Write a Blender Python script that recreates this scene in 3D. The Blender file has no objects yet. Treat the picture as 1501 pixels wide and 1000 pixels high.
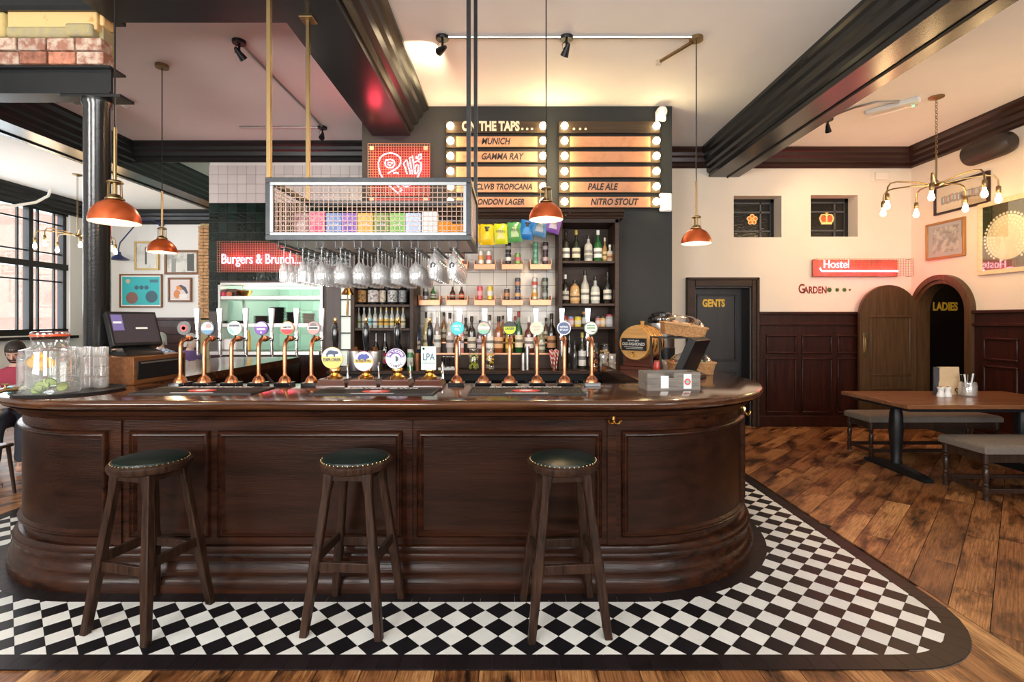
import bpy, math, random
from mathutils import Vector, Matrix
R = math.radians
PI = math.pi
random.seed(7)
sc = bpy.context.scene
col = sc.collection
# ---------------------------------------------------------------- camera
EYE = 1.57; F = 745.0; VX = 750.0; VY = 470.0
cam = bpy.data.cameras.new('camera'); camo = bpy.data.objects.new('camera', cam); col.objects.link(camo)
camo.location = (0, 0, EYE); camo.rotation_euler = (PI/2, 0, 0)
cam.sensor_width = 36; cam.lens = F/1501*36; cam.shift_y = -30/1501; cam.clip_start = .05
sc.camera = camo
# ---------------------------------------------------------------- world, daylight, exposure
w = bpy.data.worlds.new('sky'); sc.world = w; w.use_nodes = True
w.node_tree.nodes['Background'].inputs[0].default_value = (.86, .93, 1, 1)
w.node_tree.nodes['Background'].inputs[1].default_value = 2.6
def area(loc, rot, sx, sy, power, c):
    l = bpy.data.lights.new('window_daylight', 'AREA'); l.shape = 'RECTANGLE'; l.size = sx; l.size_y = sy
    l.energy = power; l.color = c
    o = bpy.data.objects.new('window_daylight', l); col.objects.link(o); o.location = loc; o.rotation_euler = rot
    return o
for x in (-6.2, -2.3, 1.6, 4.4):           # the tall street windows behind the camera
    area((x, -2.5, 2.2), (R(114), 0, 0), 1.9, 2.3, 270 if x < 0 else 120, (1, .96, .92))
area((-9.55, 8.6, 2.6), (R(90), 0, R(-90)), 4.0, 2.5, 190, (.86, .93, 1))     # left hand window
sc.view_settings.view_transform = 'Standard'; sc.view_settings.look = 'None'
sc.view_settings.gamma = 1; sc.view_settings.use_curve_mapping = False
sc.view_settings.exposure = 0.25
# ---------------------------------------------------------------- helpers
def at(px, py, Y): return Vector(((px-VX)/F*Y, Y, EYE-(py-VY)/F*Y))
def xat(px, Y): return (px-VX)/F*Y
def zat(py, Y): return EYE-(py-VY)/F*Y
class MB:
    def __init__(s): s.v = []; s.f = []; s.m = []; s.k = 0
    def add(s, v, f):
        n = len(s.v); s.v += [tuple(p) for p in v]; s.f += [tuple(i+n for i in q) for q in f]; s.m += [s.k]*len(f); return s
    def box(s, x0, x1, y0, y1, z0, z1, M=None):
        v = [Vector(p) for p in ((x0,y0,z0),(x1,y0,z0),(x1,y1,z0),(x0,y1,z0),(x0,y0,z1),(x1,y0,z1),(x1,y1,z1),(x0,y1,z1))]
        if M: v = [M @ p for p in v]
        return s.add(v, [(0,3,2,1),(4,5,6,7),(0,1,5,4),(1,2,6,5),(2,3,7,6),(3,0,4,7)])
    def cbox(s, c, d, M=None):
        return s.box(c[0]-d[0]/2, c[0]+d[0]/2, c[1]-d[1]/2, c[1]+d[1]/2, c[2]-d[2]/2, c[2]+d[2]/2, M)
    def tube(s, pts, r, n=8, closed=False):
        pts = [Vector(p) for p in pts]; N = len(pts); rr = r if isinstance(r, (list, tuple)) else [r]*N
        vs = []; up = None
        for i, p in enumerate(pts):
            a = pts[(i-1) % N] if (closed or i > 0) else p
            b = pts[(i+1) % N] if (closed or i < N-1) else p
            t = (b-a).normalized()
            if up is None: up = t.orthogonal().normalized()
            up = (up - t*up.dot(t))
            up = up.normalized() if up.length > 1e-6 else t.orthogonal().normalized()
            q = t.cross(up)
            for k in range(n):
                an = 2*PI*k/n; vs.append(p+(up*math.cos(an)+q*math.sin(an))*rr[i])
        fs = []
        for i in range(N if closed else N-1):
            j = (i+1) % N
            for k in range(n):
                k2 = (k+1) % n; fs.append((i*n+k, i*n+k2, j*n+k2, j*n+k))
        if not closed: fs += [tuple(range(n))[::-1], tuple((N-1)*n+k for k in range(n))]
        return s.add(vs, fs)
    def lathe(s, prof, n=16, c=(0,0,0), M=None, sx=1, sy=1):
        vs = []; fs = []
        for r, z in prof:
            for k in range(n):
                an = 2*PI*k/n; p = Vector((r*math.cos(an)*sx, r*math.sin(an)*sy, z))
                if M: p = M @ p
                vs.append(p+Vector(c))
        for i in range(len(prof)-1):
            for k in range(n):
                k2 = (k+1) % n; fs.append((i*n+k, i*n+k2, (i+1)*n+k2, (i+1)*n+k))
        if prof[0][0] > 1e-5: fs.append(tuple(range(n))[::-1])
        if prof[-1][0] > 1e-5: fs.append(tuple((len(prof)-1)*n+k for k in range(n)))
        return s.add(vs, fs)
    def prism(s, poly, a0, a1, plane='xy'):
        def P(u, v, t): return {'xy': (u,v,t), 'xz': (u,t,v), 'yz': (t,u,v)}[plane]
        n = len(poly); vs = [P(u,v,a0) for u,v in poly]+[P(u,v,a1) for u,v in poly]
        fs = [tuple(range(n))[::-1], tuple(range(n, 2*n))]+[(i, (i+1) % n, n+(i+1) % n, n+i) for i in range(n)]
        return s.add(vs, fs)
    def sweep(s, rows, closed=False):           # rows of equal-length point lists joined by quads
        n = len(rows[0]); vs = [p for r in rows for p in r]; fs = []
        for i in range(len(rows)-1):
            for k in range(n if closed else n-1):
                k2 = (k+1) % n; fs.append((i*n+k, i*n+k2, (i+1)*n+k2, (i+1)*n+k))
        return s.add(vs, fs)
    def build(s, name, mats, parent=None, loc=(0,0,0), rot=(0,0,0), smooth=35, bev=0, kind=None, label=None):
        me = bpy.data.meshes.new(name); me.from_pydata([tuple(p) for p in s.v], [], s.f)
        for m in (mats if isinstance(mats, (list, tuple)) else [mats]): me.materials.append(m)
        if len(set(s.m)) > 1: me.polygons.foreach_set('material_index', s.m)
        me.validate(); 
        if smooth: me.shade_smooth(); me.set_sharp_from_angle(angle=R(smooth))
        o = bpy.data.objects.new(name, me); col.objects.link(o); o.location = loc; o.rotation_euler = rot
        if parent: o.parent = parent
        if bev:
            b = o.modifiers.new('bevel', 'BEVEL'); b.width = bev; b.segments = 2; b.limit_method = 'ANGLE'; b.angle_limit = R(40)
        if kind: o['kind'] = kind
        if label: o['label'] = label
        return o
def tag(o, label, cat, group=None):
    o['label'] = label; o['category'] = cat
    if group: o['group'] = group
    return o
def thing(name, label, cat, loc=(0,0,0), rz=0, group=None):
    o = bpy.data.objects.new(name, None); col.objects.link(o); o.location = loc; o.rotation_euler = (0,0,rz)
    o.empty_display_size = .05
    return tag(o, label, cat, group)
KIDS = {}
def kids(o): return [c for c in bpy.data.objects if c.parent == o]
def copy_tree(o, loc, rz=None, label=None, group=None, scale=None):
    c = o.copy(); col.objects.link(c); c.location = loc
    if rz is not None: c.rotation_euler = (0,0,rz)
    if scale: c.scale = (scale,)*3
    if label: c['label'] = label
    if group: c['group'] = group
    if o.name not in KIDS: KIDS[o.name] = [(k, kids(k)) for k in kids(o)]
    for k, gk in KIDS[o.name]:
        d = k.copy(); col.objects.link(d); d.parent = c
        for g in gk:
            e = g.copy(); col.objects.link(e); e.parent = d
    return c
def structure(o): o['kind'] = 'structure'; return o
def text(s, size, mat, parent, loc, rot=(PI/2,0,0), shear=0, bold=0, ext=.0008, name='lettering', sx=1, align='CENTER'):
    cu = bpy.data.curves.new('lettering', 'FONT'); cu.body = s; cu.size = size; cu.align_x = align; cu.align_y = 'CENTER'
    cu.shear = shear; cu.offset = bold; cu.extrude = ext; cu.resolution_u = 3
    t = bpy.data.objects.new('lettering_curve', cu)
    me = bpy.data.meshes.new_from_object(t); bpy.data.objects.remove(t); bpy.data.curves.remove(cu)
    me.materials.clear(); me.materials.append(mat)
    o = bpy.data.objects.new(name, me); col.objects.link(o); o.location = loc; o.rotation_euler = rot; o.scale = (sx,1,1)
    if parent: o.parent = parent
    return o
def lamp(loc, power, c, r=.03, parent=None):
    l = bpy.data.lights.new('bulb_light', 'POINT'); l.energy = power; l.color = c; l.shadow_soft_size = r
    o = bpy.data.objects.new('bulb_light', l); col.objects.link(o); o.location = loc
    if parent: o.parent = parent
    return o
def spot(loc, target, power, c, size=70, parent=None):
    l = bpy.data.lights.new('spot_light', 'SPOT'); l.energy = power; l.color = c; l.spot_size = R(size); l.spot_blend = .6; l.shadow_soft_size = .03
    o = bpy.data.objects.new('spot_light', l); col.objects.link(o); o.location = loc
    o.rotation_euler = (Vector(target)-Vector(loc)).to_track_quat('-Z', 'Y').to_euler()
    return o
# ---------------------------------------------------------------- materials
def _new(name):
    m = bpy.data.materials.new(name); m.use_nodes = True; nt = m.node_tree
    return m, nt, nt.nodes['Principled BSDF']
def pm(name, c, rough=.5, metal=0, var=0, vs=6, bump=0, bs=80, emit=None, es=0, coat=0, rnd=0, spec=.5, c2=None, stretch=None, thr=None):
    m, nt, b = _new(name); N = nt.nodes; L = nt.links
    c = tuple(c)+(1,); b.inputs['Base Color'].default_value = c
    b.inputs['Roughness'].default_value = rough; b.inputs['Metallic'].default_value = metal
    b.inputs['Coat Weight'].default_value = coat; b.inputs['Coat Roughness'].default_value = .12
    b.inputs['Specular IOR Level'].default_value = spec
    if emit: b.inputs['Emission Color'].default_value = tuple(emit)+(1,); b.inputs['Emission Strength'].default_value = es
    if var or bump or c2 or rnd:
        tc = N.new('ShaderNodeTexCoord'); mp = N.new('ShaderNodeMapping'); L.new(tc.outputs['Object'], mp.inputs['Vector'])
        if stretch: mp.inputs['Scale'].default_value = stretch
        oi = N.new('ShaderNodeObjectInfo')
        if rnd:
            ad = N.new('ShaderNodeVectorMath'); ad.operation = 'MULTIPLY_ADD'
            cb = N.new('ShaderNodeCombineXYZ'); [L.new(oi.outputs['Random'], cb.inputs[i]) for i in range(3)]
            L.new(cb.outputs[0], ad.inputs[0]); ad.inputs[1].default_value = (37, 53, 71); L.new(tc.outputs['Object'], ad.inputs[2]); L.new(ad.outputs[0], mp.inputs['Vector'])
        n = N.new('ShaderNodeTexNoise'); n.inputs['Scale'].default_value = vs; n.inputs['Detail'].default_value = 6; n.inputs['Roughness'].default_value = .62
        L.new(mp.outputs[0], n.inputs['Vector'])
        out = None
        if c2 or var:
            rp = N.new('ShaderNodeValToRGB'); L.new(n.outputs['Fac'], rp.inputs[0])
            lo, hi = thr or (.3, .7); rp.color_ramp.elements[0].position = lo; rp.color_ramp.elements[1].position = hi
            a = tuple(c2)+(1,) if c2 else tuple(max(0, x*(1-var)) for x in c[:3])+(1,)
            e = c if c2 else tuple(min(1, x*(1+var)) for x in c[:3])+(1,)
            rp.color_ramp.elements[0].color = a; rp.color_ramp.elements[1].color = e; out = rp.outputs[0]
        if rnd:
            hs = N.new('ShaderNodeHueSaturation'); mr = N.new('ShaderNodeMapRange')
            L.new(oi.outputs['Random'], mr.inputs[0]); mr.inputs[3].default_value = 1-rnd; mr.inputs[4].default_value = 1+rnd
            L.new(mr.outputs[0], hs.inputs['Value'])
            if out: L.new(out, hs.inputs['Color'])
            else: hs.inputs['Color'].default_value = c
            out = hs.outputs[0]
        if out: L.new(out, b.inputs['Base Color'])
        if bump:
            n2 = N.new('ShaderNodeTexNoise'); n2.inputs['Scale'].default_value = bs; n2.inputs['Detail'].default_value = 4
            L.new(mp.outputs[0], n2.inputs['Vector'])
            bp = N.new('ShaderNodeBump'); bp.inputs['Strength'].default_value = bump; bp.inputs['Distance'].default_value = .01
            L.new(n2.outputs['Fac'], bp.inputs['Height']); L.new(bp.outputs[0], b.inputs['Normal'])
    return m
def glassy(name, tint=(1,1,1), rough=.02, lo=.06, hi=.75, gl=(1,1,1), haze=0):
    m = bpy.data.materials.new(name); m.use_nodes = True; nt = m.node_tree; N = nt.nodes; L = nt.links; N.clear()
    o = N.new('ShaderNodeOutputMaterial'); t = N.new('ShaderNodeBsdfTransparent'); t.inputs[0].default_value = tuple(tint)+(1,)
    g = N.new('ShaderNodeBsdfGlossy'); g.inputs['Roughness'].default_value = rough; g.inputs[0].default_value = tuple(gl)+(1,)
    lw = N.new('ShaderNodeLayerWeight'); lw.inputs[0].default_value = .35
    mr = N.new('ShaderNodeMapRange'); L.new(lw.outputs['Facing'], mr.inputs[0]); mr.inputs[3].default_value = lo; mr.inputs[4].default_value = hi
    mx = N.new('ShaderNodeMixShader'); L.new(mr.outputs[0], mx.inputs[0]); L.new(t.outputs[0], mx.inputs[1]); L.new(g.outputs[0], mx.inputs[2]); L.new(mx.outputs[0], o.inputs[0])
    if haze:
        d = N.new('ShaderNodeBsdfDiffuse'); d.inputs[0].default_value = (.95,.95,.95,1); tr = N.new('ShaderNodeBsdfTranslucent'); tr.inputs[0].default_value = (.95,.95,.95,1); ad = N.new('ShaderNodeMixShader'); ad.inputs[0].default_value = .5; L.new(d.outputs[0], ad.inputs[1]); L.new(tr.outputs[0], ad.inputs[2])
        m2 = N.new('ShaderNodeMixShader'); m2.inputs[0].default_value = haze; L.new(mx.outputs[0], m2.inputs[1]); L.new(ad.outputs[0], m2.inputs[2]); L.new(m2.outputs[0], o.inputs[0])
    return m
def emis(name, c, s):
    m = bpy.data.materials.new(name); m.use_nodes = True; nt = m.node_tree; nt.nodes.clear()
    o = nt.nodes.new('ShaderNodeOutputMaterial'); e = nt.nodes.new('ShaderNodeEmission'); e.inputs[0].default_value = tuple(c)+(1,); e.inputs[1].default_value = s
    nt.links.new(e.outputs[0], o.inputs[0]); return m
def wood(name, c, c2, rough=.4, axis=0, coat=0, rnd=.0, vs=3, bump=.15, thr=(.32,.68), k=14, spec=.28):
    st = [k,k,k]; st[axis] = 1.0
    return pm(name, c, rough, c2=c2, vs=vs, stretch=st, coat=coat, rnd=rnd, bump=bump, bs=9, thr=thr, spec=spec)
_flat = {}
def flat(c, rough=.5, metal=0):
    k = (tuple(round(x,3) for x in c), rough, metal)
    if k not in _flat: _flat[k] = pm('paint', c, rough, metal)
    return _flat[k]
M = {}
M['ceil'] = pm('ceiling_white', (.83,.80,.77), .7, var=.03, vs=1.2)
M['wall'] = pm('cream_wall', (.74,.66,.56), .7, var=.03, vs=1.5)
M['whitewall'] = pm('white_wall', (.72,.72,.72), .7)
M['black'] = pm('charcoal_paint', (.016,.017,.018), .27, var=.15, vs=2, spec=.33)
M['breast'] = pm('charcoal_wall', (.022,.023,.023), .55, var=.15, vs=2, spec=.25)
M['brown'] = pm('brown_paint', (.03,.012,.009), .3, var=.2, vs=3, spec=.4)
M['bar'] = wood('dark_bar_oak', (.040,.0125,.0052), (.0095,.0034,.0019), .27, 0, .05, 0, 1.6, spec=.17)
M['barpanel'] = wood('dark_bar_panel', (.030,.0105,.0052), (.0075,.0031,.002), .3, 0, .04, 0, 1.3, thr=(.25,.75), spec=.17)
M['top'] = wood('polished_bar_top', (.10,.036,.013), (.03,.0105,.005), .13, 0, .6, 0, 2, bump=.04)
M['wains'] = wood('dark_red_wainscot', (.044,.0095,.005), (.015,.004,.0028), .34, 2, .05, .05, 2)
M['doorwood'] = wood('brown_door_wood', (.10,.052,.022), (.055,.027,.012), .4, 2, .1, 0, 2)
M['shelf'] = wood('dark_shelf_wood', (.05,.024,.014), (.022,.012,.008), .45, 0, 0, .1, 2)
M['stool'] = wood('worn_stool_wood', (.045,.021,.012), (.009,.0045,.003), .34, 2, .05, .12, 4, spec=.2)
M['table'] = wood('table_wood', (.26,.11,.045), (.13,.05,.02), .28, 0, .3, 0, 2)
M['green'] = pm('green_leather', (.005,.014,.012), .28, bump=.1, bs=200, spec=.3)
M['tilew'] = pm('white_floor_tile', (.76,.76,.72), .4, var=.05, vs=12, rnd=.07, spec=.3)
M['tilek'] = pm('black_floor_tile', (.010,.009,.011), .38, var=.2, vs=9, rnd=.25, spec=.2)
M['tileb'] = pm('dark_border_tile', (.013,.009,.010), .38, var=.2, vs=9, rnd=.2, spec=.2)
M['grout'] = pm('grout', (.10,.09,.085), .8)
M['under'] = pm('floor_gap', (.012,.008,.006), .9)
M['copper'] = pm('copper', (.50,.21,.105), .3, 1, var=.25, vs=14)
M['coppershelf'] = pm('brushed_copper', (.74,.36,.22), .42, .8)
M['brass'] = pm('brass', (.80,.50,.16), .18, 1)
M['oldbrass'] = pm('aged_brass', (.30,.21,.10), .35, 1)
M['chrome'] = pm('chrome', (.75,.77,.80), .12, 1)
M['steel'] = pm('brushed_steel', (.55,.54,.52), .32, 1)
M['gun'] = pm('raw_steel', (.055,.058,.062), .36, 1, var=.15, vs=20)
M['blackmetal'] = pm('black_metal', (.009,.009,.010), .38, spec=.3)
M['blackgloss'] = pm('black_gloss', (.006,.006,.007), .12, coat=.4)
M['iron'] = pm('black_iron_column', (.012,.012,.012), .22, coat=.3, bump=.1, bs=50)
M['rubber'] = pm('black_rubber', (.018,.019,.021), .55)
M['glass'] = glassy('clear_glass', (.985,.99,.99))
M['wine'] = glassy('wine_glass', (.97,.975,.98), .06, .12, .9, haze=.2)  # haze mixes in white, standing in for light the glasses catch
M['pane'] = glassy('window_glass', (.98,1,1), .01, .04, .5)
M['mirror'] = pm('dark_mirror', (.5,.5,.5), .04, 1)
M['shade'] = pm('orange_copper_shade', (.52,.10,.025), .3, .55)
M['shadein'] = pm('white_enamel', (.9,.82,.7), .4)
M['bulb'] = emis('warm_bulb', (1,.62,.25), 60)
M['globe'] = emis('white_globe_bulb', (1,.80,.42), 26)
M['neon'] = emis('red_neon', (1,.16,.20), 8)
M['neonw'] = emis('pink_white_neon', (1,.36,.42), 5)
M['white'] = pm('white_plastic', (.8,.8,.78), .4)
M['cream'] = pm('cream_card', (.8,.72,.55), .6)
M['wicker'] = pm('wicker', (.42,.22,.09), .6, var=.4, vs=60, bump=.5, bs=90)
M['lightwood'] = wood('light_wood', (.55,.31,.10), (.40,.20,.06), .35, 0, .2, 0, 3)
M['walnut'] = wood('walnut', (.22,.09,.03), (.12,.045,.015), .35, 1, .1, 0, 3)
M['greywood'] = wood('grey_weathered_wood', (.23,.20,.17), (.10,.085,.075), .7, 0, 0, 0, 4)
M['brick'] = pm('brick', (.38,.15,.09), .85, var=.45, vs=26, rnd=.3, bump=.4, bs=40)
M['brickp'] = pm('painted_brick', (.50,.38,.29), .8, c2=(.30,.13,.085), vs=16, thr=(.42,.58), rnd=.1, bump=.3, bs=40)
M['plaster'] = pm('yellow_plaster', (.66,.43,.18), .8, c2=(.50,.26,.08), vs=13, thr=(.30,.40), bump=.25, bs=20)
M['mortar'] = pm('grey_mortar', (.30,.26,.19), .9, c2=(.42,.34,.13), vs=18, bump=.5, bs=30)
# ================================================================ THE SETTING
CE = 4.1
XL, XR, YB, YF = -9.3, 5.93, 7.55, -2.6
structure(MB().box(XL-.3, 8, YF-.2, 12, CE, CE+.15).build('ceiling', M['ceil'], smooth=0))
def wall_holes(axis, a, b, u0, u1, z0, z1, holes):
    mb = MB(); us = sorted({u0, u1, *[h[0] for h in holes], *[h[1] for h in holes]}); zs = sorted({z0, z1, *[h[2] for h in holes], *[h[3] for h in holes]})
    for i in range(len(us)-1):
        for j in range(len(zs)-1):
            cu = (us[i]+us[i+1])/2; cz = (zs[j]+zs[j+1])/2
            if any(h[0] < cu < h[1] and h[2] < cz < h[3] for h in holes): continue
            if axis == 'x': mb.box(us[i], us[i+1], a, b, zs[j], zs[j+1])
            else: mb.box(a, b, us[i], us[i+1], zs[j], zs[j+1])
    return mb
GW = (xat(1017,YB), xat(1100,YB), 0, zat(420,YB))
SW1 = (xat(1075,YB), xat(1145,YB), zat(348,YB), zat(287,YB))
SW2 = (xat(1188,YB), xat(1257,YB), zat(347,YB), zat(286,YB))
structure(wall_holes('x', YB, YB+.32, 1.85, XR+.12, 0, CE, [GW, SW1, SW2]).build('wall_back', M['wall'], smooth=0))
AC, AW, AS = 6.99, .40, 1.70                       # ladies arch: centre Y, half width, spring height
mb = wall_holes('y', XR, XR+.12, YF, YB, 0, CE, [(AC-AW, AC+AW, 0, AS+AW)])
for sgn in (-1, 1):
    pts = [(AC+sgn*AW, AS+AW)]+[(AC+sgn*AW*math.cos(t*PI/24), AS+AW*math.sin(t*PI/24)) for t in range(0, 13)]
    for i in range(1, len(pts)-1): mb.prism([pts[0], pts[i], pts[i+1]], XR, XR+.12, 'yz')
structure(mb.build('wall_right', M['wall'], smooth=0))
structure(MB().box(-1.77, 1.89, 6.0, YB+.1, 0, CE).build('wall_chimney', M['breast'], smooth=0))
KY = 7.3
PASS = (xat(322,KY), xat(474,KY), zat(514,KY), zat(415,KY))
KD = (xat(479,KY), -1.78, 0, 2.35)
structure(wall_holes('x', KY, KY+.1, -4.34, -1.77, 0, CE, [PASS, KD]).build('wall_kitchen', M['ceil'], smooth=0))
structure(MB().box(-4.6, -1.5, 9.3, 9.4, 0, CE).build('wall_kitchen_back', pm('kitchen_wall', (.78,.80,.70), .4), smooth=0))
structure(MB().box(-4.335, -4.25, KY+.1, 11.7, 0, CE).build('wall_kitchen_side', pm('kitchen_side', (.45,.65,.55), .35), smooth=0))
structure(MB().box(XL, -4.3, 11.7, 11.85, 0, CE).build('wall_far', M['whitewall'], smooth=0))
WINL = [(9.95,10.65), (8.25,9.87), (6.55,8.17)]
WZ = (1.28, 3.85)
structure(wall_holes('y', XL-.25, XL, YF, 11.85, 0, CE, [(6.5,10.7,WZ[0],WZ[1])]).build('wall_left', M['whitewall'], smooth=0))
structure(wall_holes('x', YF-.2, YF, XL, XR, 0, CE, [(x-1, x+1, 1.0, 3.4) for x in (-6.2,-2.3,1.6,4.4)]).build('wall_front', M['whitewall'], smooth=0))
for i, x in enumerate((-6.2,-2.3,1.6,4.4)):
    mb = MB()
    for u in (-.98, -.02, .94): mb.box(x+u, x+u+.05, YF-.12, YF-.06, 1.0, 3.4)
    for z in (1.0, 2.6, 3.35): mb.box(x-1, x+1, YF-.12, YF-.06, z, z+.05)
    wf = structure(mb.build('window_%d' % (4+i), M['black'], smooth=0))
    MB().box(x-1, x+1, YF-.10, YF-.09, 1.0, 3.4).build('pane', M['pane'], wf, smooth=0)
structure(MB().box(XL-6, XL-5.9, 0, 22, 0, 8).build('wall_outside', pm('outside_brick', (.62,.36,.27), .9, c2=(.45,.24,.18), vs=3, stretch=(1,4,14)), smooth=0))
# ---- cornices and beams
def cornice(name, p0, p1, nrm, drop, proj, mat, parent=None, zt=CE):
    p0 = Vector(p0); p1 = Vector(p1); nrm = Vector(nrm)
    prof = [(0,0),(1,0),(1,-.12),(.86,-.2),(.72,-.26),(.66,-.42),(.5,-.5),(.42,-.7),(.2,-.76),(.2,-.92),(.08,-1),(0,-1)]
    rows = [[p+nrm*proj*a+Vector((0,0,zt+drop*b)) for a,b in prof] for p in (p0,p1)]
    mb = MB(); mb.sweep(rows); n = len(prof); mb.f += [tuple(range(n)), tuple(range(n,2*n))[::-1]]; mb.m += [0,0]
    return mb.build(name, mat, parent, smooth=0)
def beam(name, x0, x1, zb, y0, y1, l, r, mat=M['black']):
    o = structure(MB().box(x0, x1, y0, y1, zb, CE).build(name, mat, smooth=0))
    if l: cornice('moulding', (x0,y0,0), (x0,y1,0), (-1,0,0), (CE-zb)*.85, l, mat, o)
    if r: cornice('moulding', (x1,y0,0), (x1,y1,0), (1,0,0), (CE-zb)*.85, r, mat, o)
    return o
B1 = beam('trim_1', -1.65, -1.2, 3.75, YF, 6.0, .1, .22)
B2 = beam('trim_2', 2.92, 3.37, 3.70, YF, YB, .16, .12)
MB().tube([(3.2,y,3.694) for y in (YF,YB)], .012, 6).build('cable', M['blackmetal'], B2)
B3 = beam('trim_3', -5.85, -5.42, 3.70, YF, 11.7, .1, .10)
MB().tube([(-5.74,y,3.694) for y in (YF,11.7)], .012, 6).build('cable', M['blackmetal'], B3)
o = structure(MB().box(-2.93, -1.65, 2.9, 3.72, 3.75, CE).build('trim_4', M['black'], smooth=0))
cornice('moulding', (-5.4,3.66,0), (-2.93,3.66,0), (0,-1,0), .30, .14, M['black'], o)
MB().box(-5.4, -2.93, 3.66, 3.86, 3.8, CE).build('beam_end', M['black'], o, smooth=0)
structure(cornice('trim_5', (1.89,YB,0), (XR,YB,0), (0,-1,0), .27, .17, M['brown']))
structure(cornice('trim_6', (XR,YF,0), (XR,YB,0), (-1,0,0), .27, .17, M['brown']))
structure(cornice('trim_7', (-5.4,KY-.0,0), (-1.77,KY,0), (0,-1,0), .26, .17, M['black']))
structure(cornice('trim_8', (XL,11.7,0), (-4.4,11.7,0), (0,-1,0), .32, .16, M['black']))
structure(cornice('trim_9', (XL,YF,0), (XL,11.7,0), (1,0,0), .32, .16, M['black']))
# ---- brick pier on its steel beam, with the iron column
pier = structure(MB().box(-5.4, -2.99, 3.72, 3.83, 3.42, 3.82).build('wall_pier', M['mortar'], smooth=0))
zz = 3.425; random.seed(3)
for row, (h, m) in enumerate(((.10,'brick'), (.10,'brickp'))):
    x = -2.955-(0 if row == 0 else .015)
    while x > -4.6:
        L = .205 if (row == 0 or x > -3.0) else .215
        if row == 1: L *= .97
        MB().box(-L/2+.006, L/2-.006, -.055, .055, -h/2+.006, h/2-.006).build('brick', M['brickp'] if (row == 1 or random.random() < .35) else M['brick'], pier, (x-L/2, 3.735+random.uniform(-.006,.004), zz+h/2), bev=.006)
        x -= L
    zz += h
MB().box(-3.65, -3.0, 3.672, 3.80, zz+.05, 3.81).box(-3.0, -2.965, 3.69, 3.79, zz+.09, 3.80).build('plaster', M['plaster'], pier, smooth=0, bev=.012)
MB().cbox((-3.42,3.70,zz+.03), (.46,.09,.075)).cbox((-3.12,3.70,zz+.045), (.20,.1,.09)).build('mortar_bed', M['mortar'], pier, bev=.02)
MB().box(-4.6, -3.655, 3.66, 3.80, zz+.0, 3.80).build('plaster', pm('olive_plaster', (.42,.33,.12), .9, c2=(.62,.45,.2), vs=8, bump=.5, bs=30), pier, bev=.02)
st = structure(MB().box(-5.4, -2.93, 3.70, 3.86, 3.415, 3.43).box(-5.4, -2.95, 3.74, 3.76, 3.24, 3.415).box(-5.4, -2.93, 3.70, 3.86, 3.225, 3.24).box(-3.3, -2.86, 3.71, 3.85, 3.205, 3.225).build('trim_10', M['black'], smooth=0))
st['label'] = 'black steel beam carrying the exposed bricks'
CX, CY = -3.08, 3.775
cl = structure(MB().lathe([(.083,0),(.083,3.15),(.095,3.17),(.095,3.205)], 24).build('column_1', M['iron'], None, (CX,CY,0)))
cl['label'] = 'round black iron column rising through the bar counter'
# ---- brick pier at the end of the far wall
mb = MB(); random.seed(5); z = 1.62
while z < 3.72:
    off = 0 if int(z/.075) % 2 else .1
    for x in (-7.1, -6.98): mb.cbox((x+.06+random.uniform(-.004,.004), 11.56, z+.034), (.112,.12+random.uniform(0,.02),.062))
    z += .075
fp = structure(MB().box(-7.1, -6.0, 11.58, 11.7, 0, 3.78).build('wall_pier_far', M['mortar'], smooth=0))
mb.build('brick', pm('tan_brick', (.45,.25,.12), .85, var=.5, vs=14), fp, smooth=0, kind='stuff')
# ---- kitchen wall tiles
def tilewall(x0, x1, z0, z1, s, Y, mat, parent, holes=(), gap=.004):
    me = None; nx = round((x1-x0)/s); nz = round((z1-z0)/s); sx = (x1-x0)/nx; sz = (z1-z0)/nz
    proto = None
    for i in range(nx):
        for j in range(nz):
            x = x0+(i+.5)*sx; z = z0+(j+.5)*sz
            if any(h[0]-sx*.3 < x < h[1]+sx*.3 and h[2]-sz*.3 < z < h[3]+sz*.3 for h in holes): continue
            if proto is None:
                o = proto = MB().box(-sx/2+gap/2, sx/2-gap/2, -.006, .006, -sz/2+gap/2, sz/2-gap/2).build('tile', mat, parent, (x,Y,z), smooth=0)
            else:
                o = proto.copy(); col.objects.link(o); o.location = (x,Y,z)
            o.rotation_euler = (random.uniform(-.012,.012), 0, random.uniform(-.012,.012))
kw = bpy.data.objects['wall_kitchen']
ts = 13.8*KY/F; zt = zat(243,KY); zg = zt-4*ts
gt = structure(MB().box(-4.345, -1.77, KY-.012, KY, zg, zt).box(-4.345, PASS[0], KY-.012, KY, 0, zg).box(PASS[0], PASS[1], KY-.012, KY, PASS[3], zg).box(PASS[1], KD[0], KY-.012, KY, 1.0, zg).box(KD[0], -1.77, KY-.012, KY, 2.36, zg).build('trim_11', M['grout'], kw, smooth=0)); gt.name = 'tile_grout'
if 'kind' in gt: del gt['kind']
tilewall(-4.34, -1.79, zg, zt, ts, KY-.016, pm('white_wall_tile', (.66,.62,.60), .25, rnd=.08), kw)
tilewall(-4.34, -1.79, PASS[3]+.03, zg, ts, KY-.016, pm('bottle_green_tile', (.012,.026,.02), .1, c2=(.006,.012,.01), vs=5, rnd=.45, bump=.3, bs=25), kw)
tilewall(-4.34, PASS[0], 1.7, PASS[3]+.03, ts, KY-.016, bpy.data.materials['bottle_green_tile'], kw)
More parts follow.
